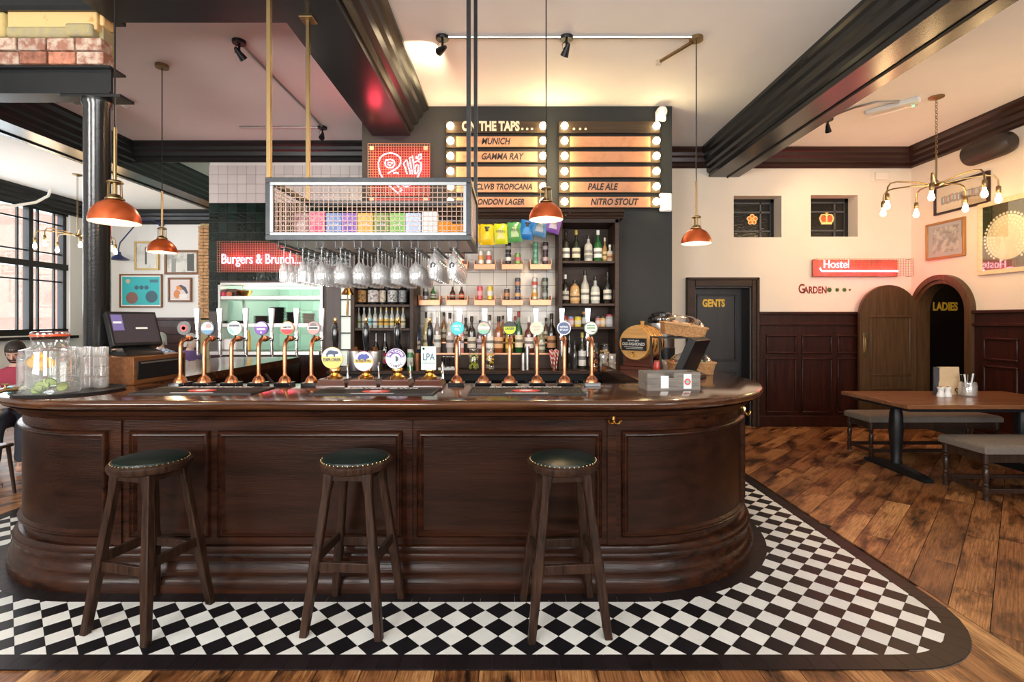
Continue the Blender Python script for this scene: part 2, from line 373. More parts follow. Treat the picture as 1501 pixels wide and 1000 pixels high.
# ---- floor: planks, chequer tiles, border tiles
fl = structure(MB().box(XL, 8, YF, 12, -.08, -.012).build('floor', M['under'], smooth=0))
def clip(poly, conv):
    out = poly
    for i in range(len(conv)):
        a = conv[i]; b = conv[(i+1) % len(conv)]; inp = out; out = []
        if not inp: return []
        side = lambda p: (b[0]-a[0])*(p[1]-a[1])-(b[1]-a[1])*(p[0]-a[0])
        for k in range(len(inp)):
            p = inp[k]; q = inp[(k+1) % len(inp)]; sp = side(p); sq = side(q)
            if sp >= 0: out.append(p)
            if (sp > 0 and sq < 0) or (sp < 0 and sq > 0):
                t = sp/(sp-sq); out.append((p[0]+(q[0]-p[0])*t, p[1]+(q[1]-p[1])*t))
    return out
def parea(p): return abs(sum(p[i][0]*p[(i+1) % len(p)][1]-p[(i+1) % len(p)][0]*p[i][1] for i in range(len(p))))/2 if len(p) > 2 else 0
def plankmat():
    m, nt, b = _new('reclaimed_floorboard'); N = nt.nodes; L = nt.links
    tc = N.new('ShaderNodeTexCoord'); oi = N.new('ShaderNodeObjectInfo'); cb = N.new('ShaderNodeCombineXYZ')
    [L.new(oi.outputs['Random'], cb.inputs[i]) for i in range(3)]
    ad = N.new('ShaderNodeVectorMath'); ad.operation = 'MULTIPLY_ADD'; L.new(cb.outputs[0], ad.inputs[0]); ad.inputs[1].default_value = (91,57,13); L.new(tc.outputs['Object'], ad.inputs[2])
    def noise(sc_, st, det=6):
        mp = N.new('ShaderNodeMapping'); mp.inputs['Scale'].default_value = st; L.new(ad.outputs[0], mp.inputs[0])
        n = N.new('ShaderNodeTexNoise'); n.inputs['Scale'].default_value = sc_; n.inputs['Detail'].default_value = det; n.inputs['Roughness'].default_value = .65; L.new(mp.outputs[0], n.inputs['Vector']); return n.outputs['Fac']
    def ramp(f, st):
        r = N.new('ShaderNodeValToRGB'); L.new(f, r.inputs[0]); e = r.color_ramp.elements
        while len(e) < len(st): e.new(.5)
        for k, (p, c) in enumerate(st): e[k].position = p; e[k].color = tuple(c)+(1,)
        return r.outputs[0]
    base = ramp(oi.outputs['Random'], [(0,(.30,.12,.04)), (.3,(.52,.25,.09)), (.55,(.24,.095,.034)), (.78,(.62,.33,.13)), (1,(.38,.16,.055))])
    grain = ramp(noise(5, (1.0,26,26)), [(.32,(.30,.25,.22)), (.60,(1.1,1.1,1.1))])
    blot = ramp(noise(1.7, (1.2,3.6,1), 9), [(.36,(.05,.04,.036)), (.45,(.5,.41,.35)), (.55,(1,1,1))])
    def mul(a, c):
        x = N.new('ShaderNodeMix'); x.data_type = 'RGBA'; x.blend_type = 'MULTIPLY'; x.inputs[0].default_value = 1; L.new(a, x.inputs[6]); L.new(c, x.inputs[7]); return x.outputs[2]
    L.new(mul(mul(base, grain), blot), b.inputs['Base Color'])
    b.inputs['Roughness'].default_value = .38
    bp = N.new('ShaderNodeBump'); bp.inputs['Strength'].default_value = .25; bp.inputs['Distance'].default_value = .006; L.new(noise(6, (1.5,20,20)), bp.inputs['Height']); L.new(bp.outputs[0], b.inputs['Normal'])
    return m
M['plank'] = plankmat()
def plank(poly, ang, conv):
    p = clip(poly, conv)
    if parea(p) < .01: return
    cx = sum(q[0] for q in p)/len(p); cy = sum(q[1] for q in p)/len(p)
    c, s = math.cos(-ang), math.sin(-ang)
    loc = [((q[0]-cx)*c-(q[1]-cy)*s, (q[0]-cx)*s+(q[1]-cy)*c) for q in p]
    MB().prism(loc, -.02, 0).build('plank', M['plank'], fl, (cx,cy,random.uniform(-.0015,.0005)), (0,0,ang), smooth=0)
def zone(conv, ang, vis, wid=.178, seed=1):
    random.seed(seed); c, s = math.cos(ang), math.sin(ang)
    us = [x*c+y*s for x,y in conv]; vs = [-x*s+y*c for x,y in conv]; v = min(vs)
    while v < max(vs):
        wd = wid*random.uniform(.88,1.12); u = min(us)-random.uniform(0,1.2)
        while u < max(us):
            ln = random.uniform(.9,2.0); g = .002
            q = [(u+g,v+g),(u+ln-g,v+g),(u+ln-g,v+wd-g),(u+g,v+wd-g)]
            q = [(a*c-b*s, a*s+b*c) for a,b in q]
            if any(vis(*p_) for p_ in q+[((q[0][0]+q[2][0])/2, (q[0][1]+q[2][1])/2)]): plank(q, ang, conv)
            u += ln
        v += wd
zone([(2.405,1.0),(6.0,1.0),(6.0,7.6),(2.405,7.6)], R(45), lambda x,y: abs(x) < 1.04*y+.25 and y > 2.0, seed=2)
zone([(-3.6,.6),(2.402,.6),(2.402,3.0),(-3.6,3.0)], R(90), lambda x,y: abs(x) < 1.1*y+.3 and ((y < 2.6 or x > 1.7) and y > 1.7), seed=4)
zone([(-9.2,2.0),(-4.14,2.0),(-4.14,11.6),(-9.2,11.6)], R(45), lambda x,y: -x < 1.04*y+.2 and y < 9, wid=.2, seed=5)
# bar outline: front Y0, corner centres, radius
Y0, LX, RX, RAD, YL, YR_ = 2.91, -2.45, .70, 1.08, 6.3, 5.40
def outline(d, n=20, yl=YL, yr=YR_):
    r = RAD-d; cy = Y0+RAD; p = [(LX-r, yl-(yl-cy)*i/4) for i in range(4)]
    p += [(LX-r*math.cos(a), cy-r*math.sin(a)) for a in [PI/2*i/n for i in range(n+1)]]
    p += [(LX+(RX-LX)*i/10, Y0+d) for i in range(1,10)]
    p += [(RX+r*math.sin(a), cy-r*math.cos(a)) for a in [PI/2*i/n for i in range(n+1)]]
    p += [(RX+r, cy+(yr-cy)*i/4) for i in range(1,5)]
    return p
def outer(d, n=14):           # outer edge of the tiled apron, pulled in by d (counter-clockwise, convex)
    x0, x1, y0, y1, r = -4.12+d, 2.37-d, 2.28+d, 6.2, .55-d
    return [(x0+r-r*math.cos(a), y0+r-r*math.sin(a)) for a in [PI/2*i/n for i in range(n+1)]]+[(x1-r+r*math.sin(a), y0+r-r*math.cos(a)) for a in [PI/2*i/n for i in range(n+1)]]+[(x1,y1),(x0,y1)]
MB().prism(outer(0), -.01, .002).build('tile_bed', M['grout'], fl, smooth=0)
cv = outer(.10); ins = outline(.03); D = .15; tiles = []
def inbar(x, y, d):
    cy = Y0+RAD; r = RAD-d
    if x < LX-r or x > RX+r or y < Y0+d: return False
    if y > cy or LX < x < RX: return True
    c = LX if x <= LX else RX
    return (x-c)**2+(y-cy)**2 < r*r
for i in range(-30, 20):
    for j in range(0, 54):
        for colr in (0, 1):
            x = .006+i*D+colr*D/2*0+(D/2 if (j % 2) else 0); y = 2.37+j*D/2
            if colr: continue
            q = [(x-D/2+.0012,y),(x,y-D/2+.0012),(x+D/2-.0012,y),(x,y+D/2-.0012)]
            if all(inbar(a, b, .01) for a,b in q): continue
            if y > 6.1: continue
            p = clip(q, cv)
            if parea(p) < .0006: continue
            vis = y > .9*abs(x)*.98 and abs(x) < 1.04*y
            hid = (x > 1.5 and False)
            tiles.append((0 if vis else 1, y+ (0 if x > LX-RAD else 2), p, x, y, 'tilek' if (j % 2) else 'tilew', len(p) == 4 and parea(p) > .0108))
tiles.sort(key=lambda t: (t[0], t[1])); proto = {}; rest = {'tilek': MB(), 'tilew': MB()}
for k, (_, _, p, x, y, m, full) in enumerate(tiles):
    if k < 300:
        if full:
            if m not in proto: proto[m] = MB().prism([(-D/2+.0012,0),(0,-D/2+.0012),(D/2-.0012,0),(0,D/2-.0012)], -.004, .005).build('tile', M[m], fl, (x,y,0), smooth=0)
            else:
                o = proto[m].copy(); col.objects.link(o); o.location = (x,y,random.uniform(-.0004,.0004))
        else: MB().prism([(a-x,b-y) for a,b in p], -.004, .005).build('tile', M[m], fl, (x,y,0), smooth=0)
    else: rest[m].prism(p, -.004, .005)
for m in rest:
    if rest[m].v: rest[m].build('tile', M[m], fl, smooth=0, kind='stuff')
def strip(pa, pb, wid, name='border_tile', z=.006):     # individual tiles between two matching polylines
    def resample(p):
        d = [0]
        for i in range(1, len(p)): d.append(d[-1]+math.dist(p[i-1], p[i]))
        return d
    da = resample(pa); T = da[-1]; n = int(T/wid)
    def pt(p, s):
        for i in range(1, len(p)):
            if da[i] >= s-1e-9:
                t = (s-da[i-1])/max(1e-9, da[i]-da[i-1]); return (p[i-1][0]+(p[i][0]-p[i-1][0])*t, p[i-1][1]+(p[i][1]-p[i-1][1])*t)
        return p[-1]
    for k in range(n):
        s0 = T*k/n+.0008; s1 = T*(k+1)/n-.0008
        q = [pt(pa,s0), pt(pa,s1), pt(pb,s1), pt(pb,s0)]
        cx = sum(a for a,b in q)/4; cy = sum(b for a,b in q)/4
        MB().prism([(a-cx,b-cy) for a,b in q], -.005, z).build(name, M['tileb'], fl, (cx,cy,0), smooth=0)
oa, ob = outer(0), outer(.10)
strip(oa[-1:]+oa[:-1], ob[-1:]+ob[:-1], .104)
strip(outline(-.085), outline(.03), .095, z=.0065)
# ---- wainscot, doors, small windows
def panel_frame(mb, u0, u1, z0, z1, w, P):
    for a in ((u0,u1,z0,z0+w),(u0,u1,z1-w,z1),(u0,u0+w,z0+w,z1-w),(u1-w,u1,z0+w,z1-w)): P(mb, *a)
wn = structure(MB().box(xat(1110,YB), XR, YB-.025, YB, 0, 1.69).build('trim_12', M['wains'], smooth=0)); wn['label'] = 'dark panelled wainscot on the back wall'
def rail(par, u0, u1, z0, z1, t, axis, name='rail'):
    (MB().box(u0, u1, YB-t, YB-.02, z0, z1) if axis == 'x' else MB().box(XR-t, XR-.02, u0, u1, z0, z1)).build(name, M['wains'], par, bev=.006)
def wpanel(par, u0, u1, z0, z1, axis):
    mb = MB(); w = .028
    P = (lambda m,a,b,c,d: m.box(a,b,YB-.048,YB-.02,c,d)) if axis == 'x' else (lambda m,a,b,c,d: m.box(XR-.048,XR-.02,a,b,c,d))
    panel_frame(mb, u0, u1, z0, z1, w, P); o = mb.build('panel', M['wains'], par, bev=.008)
for par, axis, a, b, cols in ((wn, 'x', xat(1110,YB), XR, [(xat(1121,YB)+i*.525, xat(1121,YB)+i*.525+.45) for i in range(4)]),):
    rail(par, a, b, 1.66, 1.70, .07, axis); rail(par, a, b, 1.50, 1.54, .06, axis); rail(par, a, b, 0, .16, .045, axis, 'skirting')
    for u0, u1 in cols:
        wpanel(par, u0, u1, 1.08, 1.36, axis); wpanel(par, u0, u1, .2, 1.02, axis)
wr = structure(MB().box(XR-.025, XR, YF, AC-AW-.1, 0, 1.69).build('trim_13', M['wains'], smooth=0)); wr['label'] = 'dark panelled wainscot on the right wall'
rail(wr, YF, AC-AW-.1, 1.66, 1.70, .07, 'y'); rail(wr, YF, AC-AW-.1, 1.50, 1.54, .06, 'y'); rail(wr, YF, AC-AW-.1, 0, .16, .045, 'y', 'skirting')
for i in range(5):
    u1 = 6.36-i*.52; wpanel(wr, u1-.44, u1, 1.08, 1.36, 'y'); wpanel(wr, u1-.44, u1, .2, 1.02, 'y')
wf = structure(MB().box(XL, -6.0, 11.66, 11.7, 0, 1.62).build('trim_14', M['wains'], smooth=0)); wf['label'] = 'dark boarded wainscot on the far left wall'
for k in range(5): MB().box(XL, -6.0, 11.635, 11.66, .45+k*.2, .63+k*.2).build('board', M['wains'], wf, bev=.006)
MB().box(XL, -6.0, 11.58, 11.66, 1.58, 1.64).build('rail', M['wains'], wf, bev=.01)
# gents
g0, g1, gz = GW[0], GW[1], GW[3]
d1 = structure(MB().box(g0, g1, YB+.26, YB+.31, 0, gz).build('door_1', M['black'], smooth=0)); d1['label'] = 'charcoal door lettered GENTS in a dark wood frame'
M['doorblack'] = pm('door_charcoal', (.022,.020,.020), .4, var=.3, vs=2, stretch=(6,6,1))
d1.data.materials[0] = M['doorblack']
mb = MB()
for a, b, c, d in ((g0-.13,g0,0,gz+.13),(g1,g1+.10,0,gz+.13),(g0,g1,gz,gz+.13)): mb.box(a,b,YB-.05,YB,c,d)
for a, b, c, d in ((g0-.13,g0-.09,0,gz+.13),(g1+.06,g1+.10,0,gz+.13),(g0-.13,g1+.10,gz+.09,gz+.13)): mb.box(a,b,YB-.075,YB-.05,c,d)
mb.build('door_frame', M['shelf'], d1, bev=.008)
MB().box(g0, g0+.02, YB, YB+.3, 0, gz).box(g1-.02, g1, YB, YB+.3, 0, gz).box(g0, g1, YB, YB+.3, gz-.02, gz).build('reveal', M['doorblack'], d1, smooth=0)
for c, d in ((.12,.8),(.95,2.0)):
    mb = MB(); panel_frame(mb, g0+.13, g1-.10, c, min(d, gz-.1), .03, lambda m,a,b,e,f: m.box(a,b,YB+.235,YB+.265,e,f)); mb.build('panel', M['doorblack'], d1, bev=.006)
M['yellow'] = pm('yellow_lettering', (.75,.45,.04), .5, var=.3, vs=30)
text('GENTS', .155, M['yellow'], d1, (xat(1046,YB+.24), YB+.252, zat(445,YB+.25)), bold=.007, sx=.72)
# small leaded windows
def rose(mb, c, r):
    for k in range(5):
        a = PI/2+k*2*PI/5; mb.k = 0; mb.lathe([(0,-.004),(r*.42,-.004),(r*.42,.004),(0,.004)], 14, (c[0]+math.cos(a)*r*.58, c[1], c[2]+math.sin(a)*r*.58), Matrix.Rotation(PI/2,4,'X'))
    for k in range(5):
        a = PI/2+k*2*PI/5; mb.k = 1; mb.lathe([(0,-.007),(r*.26,-.007),(r*.26,.004),(0,.004)], 12, (c[0]+math.cos(a)*r*.60, c[1], c[2]+math.sin(a)*r*.60), Matrix.Rotation(PI/2,4,'X'))
    for k in range(5):
        a = -PI/2+k*2*PI/5; mb.k = 0; mb.lathe([(0,-.010),(r*.17,-.010),(r*.17,.004),(0,.004)], 10, (c[0]+math.cos(a)*r*.26, c[1], c[2]+math.sin(a)*r*.26), Matrix.Rotation(PI/2,4,'X'))
    mb.k = 1; mb.lathe([(0,-.013),(r*.13,-.013),(r*.13,.004),(0,.004)], 10, c, Matrix.Rotation(PI/2,4,'X'))
M['stainr'] = pm('stained_red', (.55,.08,.03), .3, emit=(.8,.2,.06), es=.25); M['staino'] = pm('stained_amber', (.85,.55,.2), .3, emit=(1,.6,.2), es=.35)
M['lead'] = pm('lead_grey', (.075,.075,.08), .5); M['darkpane'] = pm('dark_rippled_glass', (.012,.011,.010), .12, bump=.6, bs=30)
for i, (h, kind) in enumerate(((SW1,'rose'), (SW2,'crown'))):
    x0, x1, z0, z1 = h; yy = YB+.24
    wo = structure(MB().box(x0, x1, yy+.01, yy+.03, z0, z1).build('window_%d' % (2+i), M['darkpane'], smooth=0)); wo['label'] = 'small leaded window with a %s in stained glass' % ('red rose' if i == 0 else 'gold crown')
    mb = MB(); xr = x1-.02
    for x in (x0+.05, xr-.18, xr-.02): mb.box(x-.012, x+.012, yy-.012, yy+.012, z0, z1-.04)
    for z in (z0+.13, z1-.2, z1-.06): mb.box(x0, xr, yy-.012, yy+.012, z-.012, z+.012)
    mb.build('leading', M['lead'], wo, smooth=0)
    MB().box(x1-.045, x1, yy-.02, yy+.02, z0, z1).box(x0, x1, yy-.02, yy+.02, z1-.05, z1).build('window_frame', M['blackmetal'], wo, smooth=0)
    c = (xat(1102 if i == 0 else 1211, yy), yy+.0, zat(322 if i == 0 else 320, yy)); mb = MB()
    if i == 0: rose(mb, c, .085); mb.build('rose_emblem', [M['staino'], M['stainr']], wo)
    else:
        r = .1
        mb.prism([(c[0]-.08,c[2]-.095),(c[0]+.08,c[2]-.095),(c[0]+.085,c[2]-.06),(c[0]-.085,c[2]-.06)], yy-.008, yy+.004, 'xz')
        for s in (-1, 1):
            mb.tube([(c[0]+s*.085,yy-.004,c[2]-.06),(c[0]+s*.105,yy-.004,c[2]+.0),(c[0]+s*.08,yy-.004,c[2]+.05),(c[0]+s*.03,yy-.004,c[2]+.055),(c[0],yy-.004,c[2]+.03)], .011, 6)
        mb.tube([(c[0],yy-.004,c[2]-.06),(c[0],yy-.004,c[2]+.07)], .011, 6); mb.box(c[0]-.01,c[0]+.01,yy-.01,yy,c[2]+.06,c[2]+.11); mb.box(c[0]-.025,c[0]+.025,yy-.01,yy,c[2]+.08,c[2]+.095)
        mb.k = 1; mb.prism([(c[0]-.08,c[2]-.06),(c[0]+.08,c[2]-.06),(c[0]+.095,c[2]),(c[0]+.07,c[2]+.04),(c[0],c[2]+.02),(c[0]-.07,c[2]+.04),(c[0]-.095,c[2])], yy-.002, yy+.004, 'xz')
        mb.build('crown_emblem', [M['staino'], M['stainr']], wo)
# ladies arch, lobby, open door leaf
def archring(mb, r0, r1, x0, x1, zb=0):
    prev = None; pts = []
    ang = [PI*t/28 for t in range(29)]
    pr0 = [(AC+r0, zb)]+[(AC+r0*math.cos(a), AS+r0*math.sin(a)) for a in ang]+[(AC-r0, zb)]
    pr1 = [(AC+r1, zb)]+[(AC+r1*math.cos(a), AS+r1*math.sin(a)) for a in ang]+[(AC-r1, zb)]
    rows = []
    for (a, b), (c, d) in zip(pr0, pr1): rows.append([(x0,a,b),(x1,a,b),(x1,c,d),(x0,c,d)])
    mb.sweep(rows, closed=True)
d2 = structure(MB().box(6.05, 7.9, 8.2, 8.26, 0, 2.4).build('door_2', pm('dark_lobby_door', (.012,.007,.006), .35), smooth=0)); d2['label'] = 'dark inner door lettered LADIES seen through the arch'
text('LADIES', .18, M['yellow'], d2, (xat(1385,8.19), 8.19, zat(450,8.19)), bold=.007, sx=.72)
lamp((6.7,7.5,2.2), 5, (1,.8,.5), .05)  # unseen lobby lamp, added to brighten the LADIES lettering
structure(MB().box(6.05, 8.0, 6.2, 6.26, 0, 2.5).box(7.9, 8, 6.26, 8.26, 0, 2.5).box(6.05, 8, 6.2, 8.3, 2.4, 2.5).build('wall_lobby', M['wains'], smooth=0))
mb = MB(); archring(mb, AW-.02, AW+.10, XR-.05, XR+.13); archring(mb, AW+.03, AW+.10, XR-.075, XR-.05)
aw = structure(mb.build('trim_15', M['doorwood'], smooth=40)); aw['label'] = 'arched wooden frame around the ladies doorway'
ly = 7.42; x0, x1 = xat(1258,ly), xat(1344,ly); hw = (x1-x0)/2; sp = zat(418,ly)-hw
dpoly = [(x0,0.01),(x1,.01)]+[((x0+x1)/2+hw*math.cos(PI*t/24), sp+hw*math.sin(PI*t/24)) for t in range(25)]
d3 = structure(MB().prism(dpoly, ly-.025, ly+.02, 'xz').build('door_3', M['doorwood'], smooth=0)); d3['label'] = 'open arched brown door leaf beside the ladies doorway'
for a, b in ((zat(568,ly)-.75, zat(568,ly)), (zat(551,ly), zat(463,ly))):
    mb = MB(); panel_frame(mb, x0+.15, x1-.11, a, b, .03, lambda m,p,q,e,f: m.box(p,q,ly-.038,ly-.02,e,f)); mb.build('panel_moulding', M['doorwood'], d3, bev=.008)
MB().box(x0+.05, x0+.11, ly-.032, ly-.02, zat(523,ly), zat(488,ly)).box(x0+.065, x0+.095, ly-.05, ly-.03, zat(516,ly), zat(495,ly)).build('push_plate', M['oldbrass'], d3, bev=.004)
# left window
wl = structure(MB().box(XL-.16, XL-.15, 6.5, 10.7, WZ[0], WZ[1]).build('window_1', M['pane'], smooth=0)); wl['label'] = 'tall black framed window on the left wall'
mb = MB()
for y in (6.5, 8.17, 9.87, 10.62): mb.box(XL-.2, XL-.08, y, y+.09, WZ[0], WZ[1])
for z in (WZ[0], 2.62, WZ[1]-.1): mb.box(XL-.22, XL-.04, 6.5, 10.7, z, z+.12)
mb.build('window_frame', M['black'], wl, smooth=0)
for y0, y1 in WINL:
    for z0, z1 in ((WZ[0]+.1,2.62),(2.74,WZ[1]-.1)):
        mb = MB(); e = .17
        for y in (y0+e, y1-e): mb.box(XL-.17, XL-.13, y-.015, y+.015, z0, z1)
        for z in ((z0+.2, z1-.2) if z0 > 2 else (z1-.25,)): mb.box(XL-.17, XL-.13, y0, y1, z-.015, z+.015)
        mb.build('glazing_bar', M['black'], wl, smooth=0)
MB().box(XL-.02, XL+.1, 6.4, 10.8, WZ[0]-.08, WZ[0]-.02).build('window_sill', M['black'], wl, smooth=0)
# ================================================================ THE BAR
BH = 1.12
def ring(mb, prof, yl=YL, yr=YR_):
    mb.sweep([[(x,y,z) for x,y in outline(d, yl=yl, yr=yr)] for d,z in prof])
bar = thing('panelled_bar', 'long curved dark oak bar front with moulded panels', 'bar', (0,0,0))
mb = MB(); ring(mb, [(.075,.17),(.075,1.05)]); mb.build('body', M['bar'], bar)
mb = MB(); ring(mb, [(.0,.0),(-.002,.05),(.006,.085),(.03,.105),(.04,.11),(.045,.19)]); mb.build('plinth', M['bar'], bar, smooth=60)
mb = MB(); ring(mb, [(.045,.175),(.028,.18),(.024,.20),(.036,.212),(.036,.222),(.05,.232),(.056,.25),(.076,.255)]); mb.build('base_moulding', M['bar'], bar, smooth=50)
mb = MB(); ring(mb, [(.078,.985),(.05,.99),(.045,1.01),(.02,1.02),(.012,1.045),(-.03,1.055)]); mb.build('top_moulding', M['bar'], bar, smooth=50)
# position along the outline by arc length, s = 0 at the start of the flat front (X = LX)
def onpath(s, d):
    r = RAD-d; cy = Y0+RAD; Lf = RX-LX; q = RAD*PI/2
    if s < -q: return (LX-r, cy+(-s-q))
    if s < 0: a = -s/RAD; return (LX-r*math.sin(a), cy-r*math.cos(a))
    if s <= Lf: return (LX+s, Y0+d)
    if s < Lf+q: a = (s-Lf)/RAD; return (RX+r*math.sin(a), cy-r*math.cos(a))
    return (RX+r, cy+(s-Lf-q))
def bpanel(s0, s1, z0=.30, z1=.925):
    n = max(2, int((s1-s0)/.06)); w = .042
    prof = [(0,.078),(.004,.056),(.014,.050),(.02,.058),(.028,.056),(.036,.066),(w,.073)]
    o = MB()
    for flip in (0, 1):
        rows = []
        for k, d in prof:
            z = (z1-k) if flip else (z0+k); rows.append([onpath(s0+k+(s1-s0-2*k)*i/n, d)+(z,) for i in range(n+1)])
        o.sweep(rows)
        rows = []
        for k, d in prof:
            s = (s1-k) if flip else (s0+k); rows.append([onpath(s, d)+(z0+k,), onpath(s, d)+(z1-k,)])
        o.sweep(rows)
    o.build('panel_moulding', M['bar'], bar, smooth=50)
    f = MB(); f.sweep([[onpath(s0+w+(s1-s0-2*w)*i/n, .073)+(z,) for i in range(n+1)] for z in (z0+w, z1-w)]); f.build('panel', M['barpanel'], bar)
S = lambda px: xat(px, 2.98)-LX
bpanel(S(319), S(590)); bpanel(S(610), S(882)); bpanel(S(190), S(308)); bpanel(-1.45, S(158)); bpanel(S(910), RX-LX+RAD*R(60)); 
q = RAD*PI/2
bpanel(-3.3, -1.85); bpanel(RX-LX+RAD*R(68), RX-LX+q+.55); bpanel(RX-LX+q+.62, RX-LX+q+1.35)
for px0, px1 in ((163,182),(592,608),(886,906)):
    mb = MB(); s0, s1 = S(px0)+.015, S(px1)-.015
    mb.sweep([[onpath(s0,.078)+(z,), onpath(s0,.064)+(z,), onpath(s1,.064)+(z,), onpath(s1,.078)+(z,)] for z in (.256, .985)]); mb.build('stile', M['bar'], bar, smooth=0)
# worktop
def innerline(n=20, x0=-2.62, x1=.95, y=3.62):
    p = [(x0, YL-(YL-y)*i/4) for i in range(4)]; p += [(x0, y)]*(n+1); p += [(x0+(x1-x0)*i/10, y) for i in range(1,10)]; p += [(x1, y)]*(n+1); p += [(x1, y+(YR_-y)*i/4) for i in range(1,5)]
    return p
top = MB(); inn = innerline()
prof = [(-.0,1.055),(-.035,1.062),(-.055,1.075),(-.066,1.09),(-.066,1.103),(-.058,1.115),(-.045,BH)]
rows = [[(x,y,1.05) for x,y in inn]]+[[(x,y,z) for x,y in outline(d)] for d,z in prof]+[[(x,y,BH) for x,y in inn],[(x,y,1.05) for x,y in inn]]
top.sweep(rows)
bt = top.build('bar_worktop', M['top'], smooth=40)
tag(bt, 'polished dark wooden bar top with rounded ends', 'counter')
# inner side of the left return and the staff floor side
MB().box(-2.66, -2.62, 3.62, YL, 0, 1.05).box(-2.62, .95, 3.58, 3.62, 0, 1.05).box(.95, .99, 3.62, YR_, 0, 1.05).build('inner_side', M['bar'], bar, smooth=0)
MB().box(LX-RAD+.075, -2.62, YL-.03, YL, 0, 1.05).build('end_side', M['bar'], bar, smooth=0)
for y in (4.6, 5.4):
    MB().tube([(-2.62,y,1.0),(-2.3,y,.62)], .015, 6).build('brace', M['shelf'], bar)
# coat hooks
def hook(px, py, s, lab):
    x, y = onpath(s, .06); cx = RX if s > RX-LX else x; cy = Y0+RAD
    n = Vector((0,-1,0)) if s <= RX-LX else Vector((x-RX, y-cy, 0)).normalized()
    t = Vector((-n.y, n.x, 0)); z = zat(py, y); c = Vector((x,y,z))
    h = thing('coat_hook', lab, 'hook', c, group='brass coat hooks on the bar front')
    P = lambda a, b, e: t*a+n*b+Vector((0,0,e))
    mb = MB(); mb.tube([P(0,.0,.03),P(0,.012,.02),P(0,.012,-.012)], [.013,.012,.009], 8); mb.build('back_plate', M['brass'], h)
    for sg in (-1, 1):
        mb = MB(); mb.tube([P(0,.012,-.005),P(sg*.012,.03,-.022),P(sg*.026,.04,-.02),P(sg*.036,.044,-.006),P(sg*.038,.046,.004)], [.007,.006,.006,.006,.008], 8); mb.build('prong', M['brass'], h)
hook(898, 614, S(898), 'brass double coat hook on the flat bar front by the right stool')
hook(1083, 603, RX-LX+RAD*R(57), 'brass coat hook on the curved right end of the bar')
# stools
st0 = thing('bar_stool', 'bar stool', 'stool', (0,0,0), group='bar stools along the bar')
def stool_parts(t):
    H = .84
    MB().lathe([(.0,H-.055),(.16,H-.055),(.184,H-.045),(.191,H-.03),(.189,H-.012),(.178,H-.004),(.0,H-.004)], 32).build('seat', M['stool'], t)
    MB().lathe([(.171,H-.006),(.167,H+.006),(.12,H+.018),(.06,H+.024),(0,H+.026)], 32).build('cushion', M['green'], t)
    mb = MB()
    for k in range(44):
        a = 2*PI*k/44; mb.lathe([(.0045,0),(.003,.004),(0,.005)], 6, (.173*math.cos(a), .173*math.sin(a), H-.003))
    mb.build('studs', M['oldbrass'], t)
    ft = .226; tp = .098
    for sx in (-1,1):
        for sy in (-1,1):
            def P(z, k): f = 1-z/(H-.05); return Vector((sx*(tp+(ft-tp)*f*(.72 if True else 1)), sy*(tp+(ft-tp)*f*.72), z))
            rows = []
            for z, w in ((0,.019),(.26,.0225),(.30,.025),(.36,.025),(.40,.0215),(H-.16,.0195),(H-.10,.025),(H-.05,.027)):
                c = P(z,0); rows.append([c+Vector((a*w,b*w,0)) for a,b in ((-1,-.75),(-.75,-1),(.75,-1),(1,-.75),(1,.75),(.75,1),(-.75,1),(-1,.75))])
            mb = MB(); mb.sweep(rows, closed=True); n = len(mb.v); mb.f += [tuple(range(8))[::-1], tuple(range(n-8,n))]; mb.m += [0,0]
            mb.build('leg', M['stool'], t, smooth=20)
    f = 1-.33/(H-.05); q_ = tp+(ft-tp)*f*.72
    for k, (a, b) in enumerate((((-q_,-q_),(q_,-q_)),((-q_,q_),(q_,q_)),((-q_,-q_),(-q_,q_)),((q_,-q_),(q_,q_)))):
        z = .33 if k < 2 else .36
        mb = MB()
        if k < 2: mb.box(a[0], b[0], a[1]-.011, a[1]+.011, z-.024, z+.024)
        else: mb.box(a[0]-.011, a[0]+.011, a[1], b[1], z-.024, z+.024)
        mb.build('stretcher', M['stool'], t, bev=.003)
    MB().box(-tp-.02, tp+.02, -tp-.02, -tp+.0, H-.09, H-.05).box(-tp-.02, tp+.02, tp, tp+.02, H-.09, H-.05).box(-tp-.02,-tp,-tp,tp,H-.09,H-.05).box(tp,tp+.02,-tp,tp,H-.09,H-.05).build('apron', M['stool'], t, smooth=0)
stool_parts(st0)
SY = 2.695
st0.location = (xat(225,SY), SY-.02, .006); st0.rotation_euler = (0,0,R(-14)); st0['label'] = 'round green topped bar stool at the left, nearest the drinks dispenser'
copy_tree(st0, (xat(521,SY), SY, .006), R(-4), 'middle one of the three green topped wooden bar stools')
copy_tree(st0, (xat(824,SY), SY-.02, .006), R(5), 'green topped bar stool at the right, below the brass coat hook')
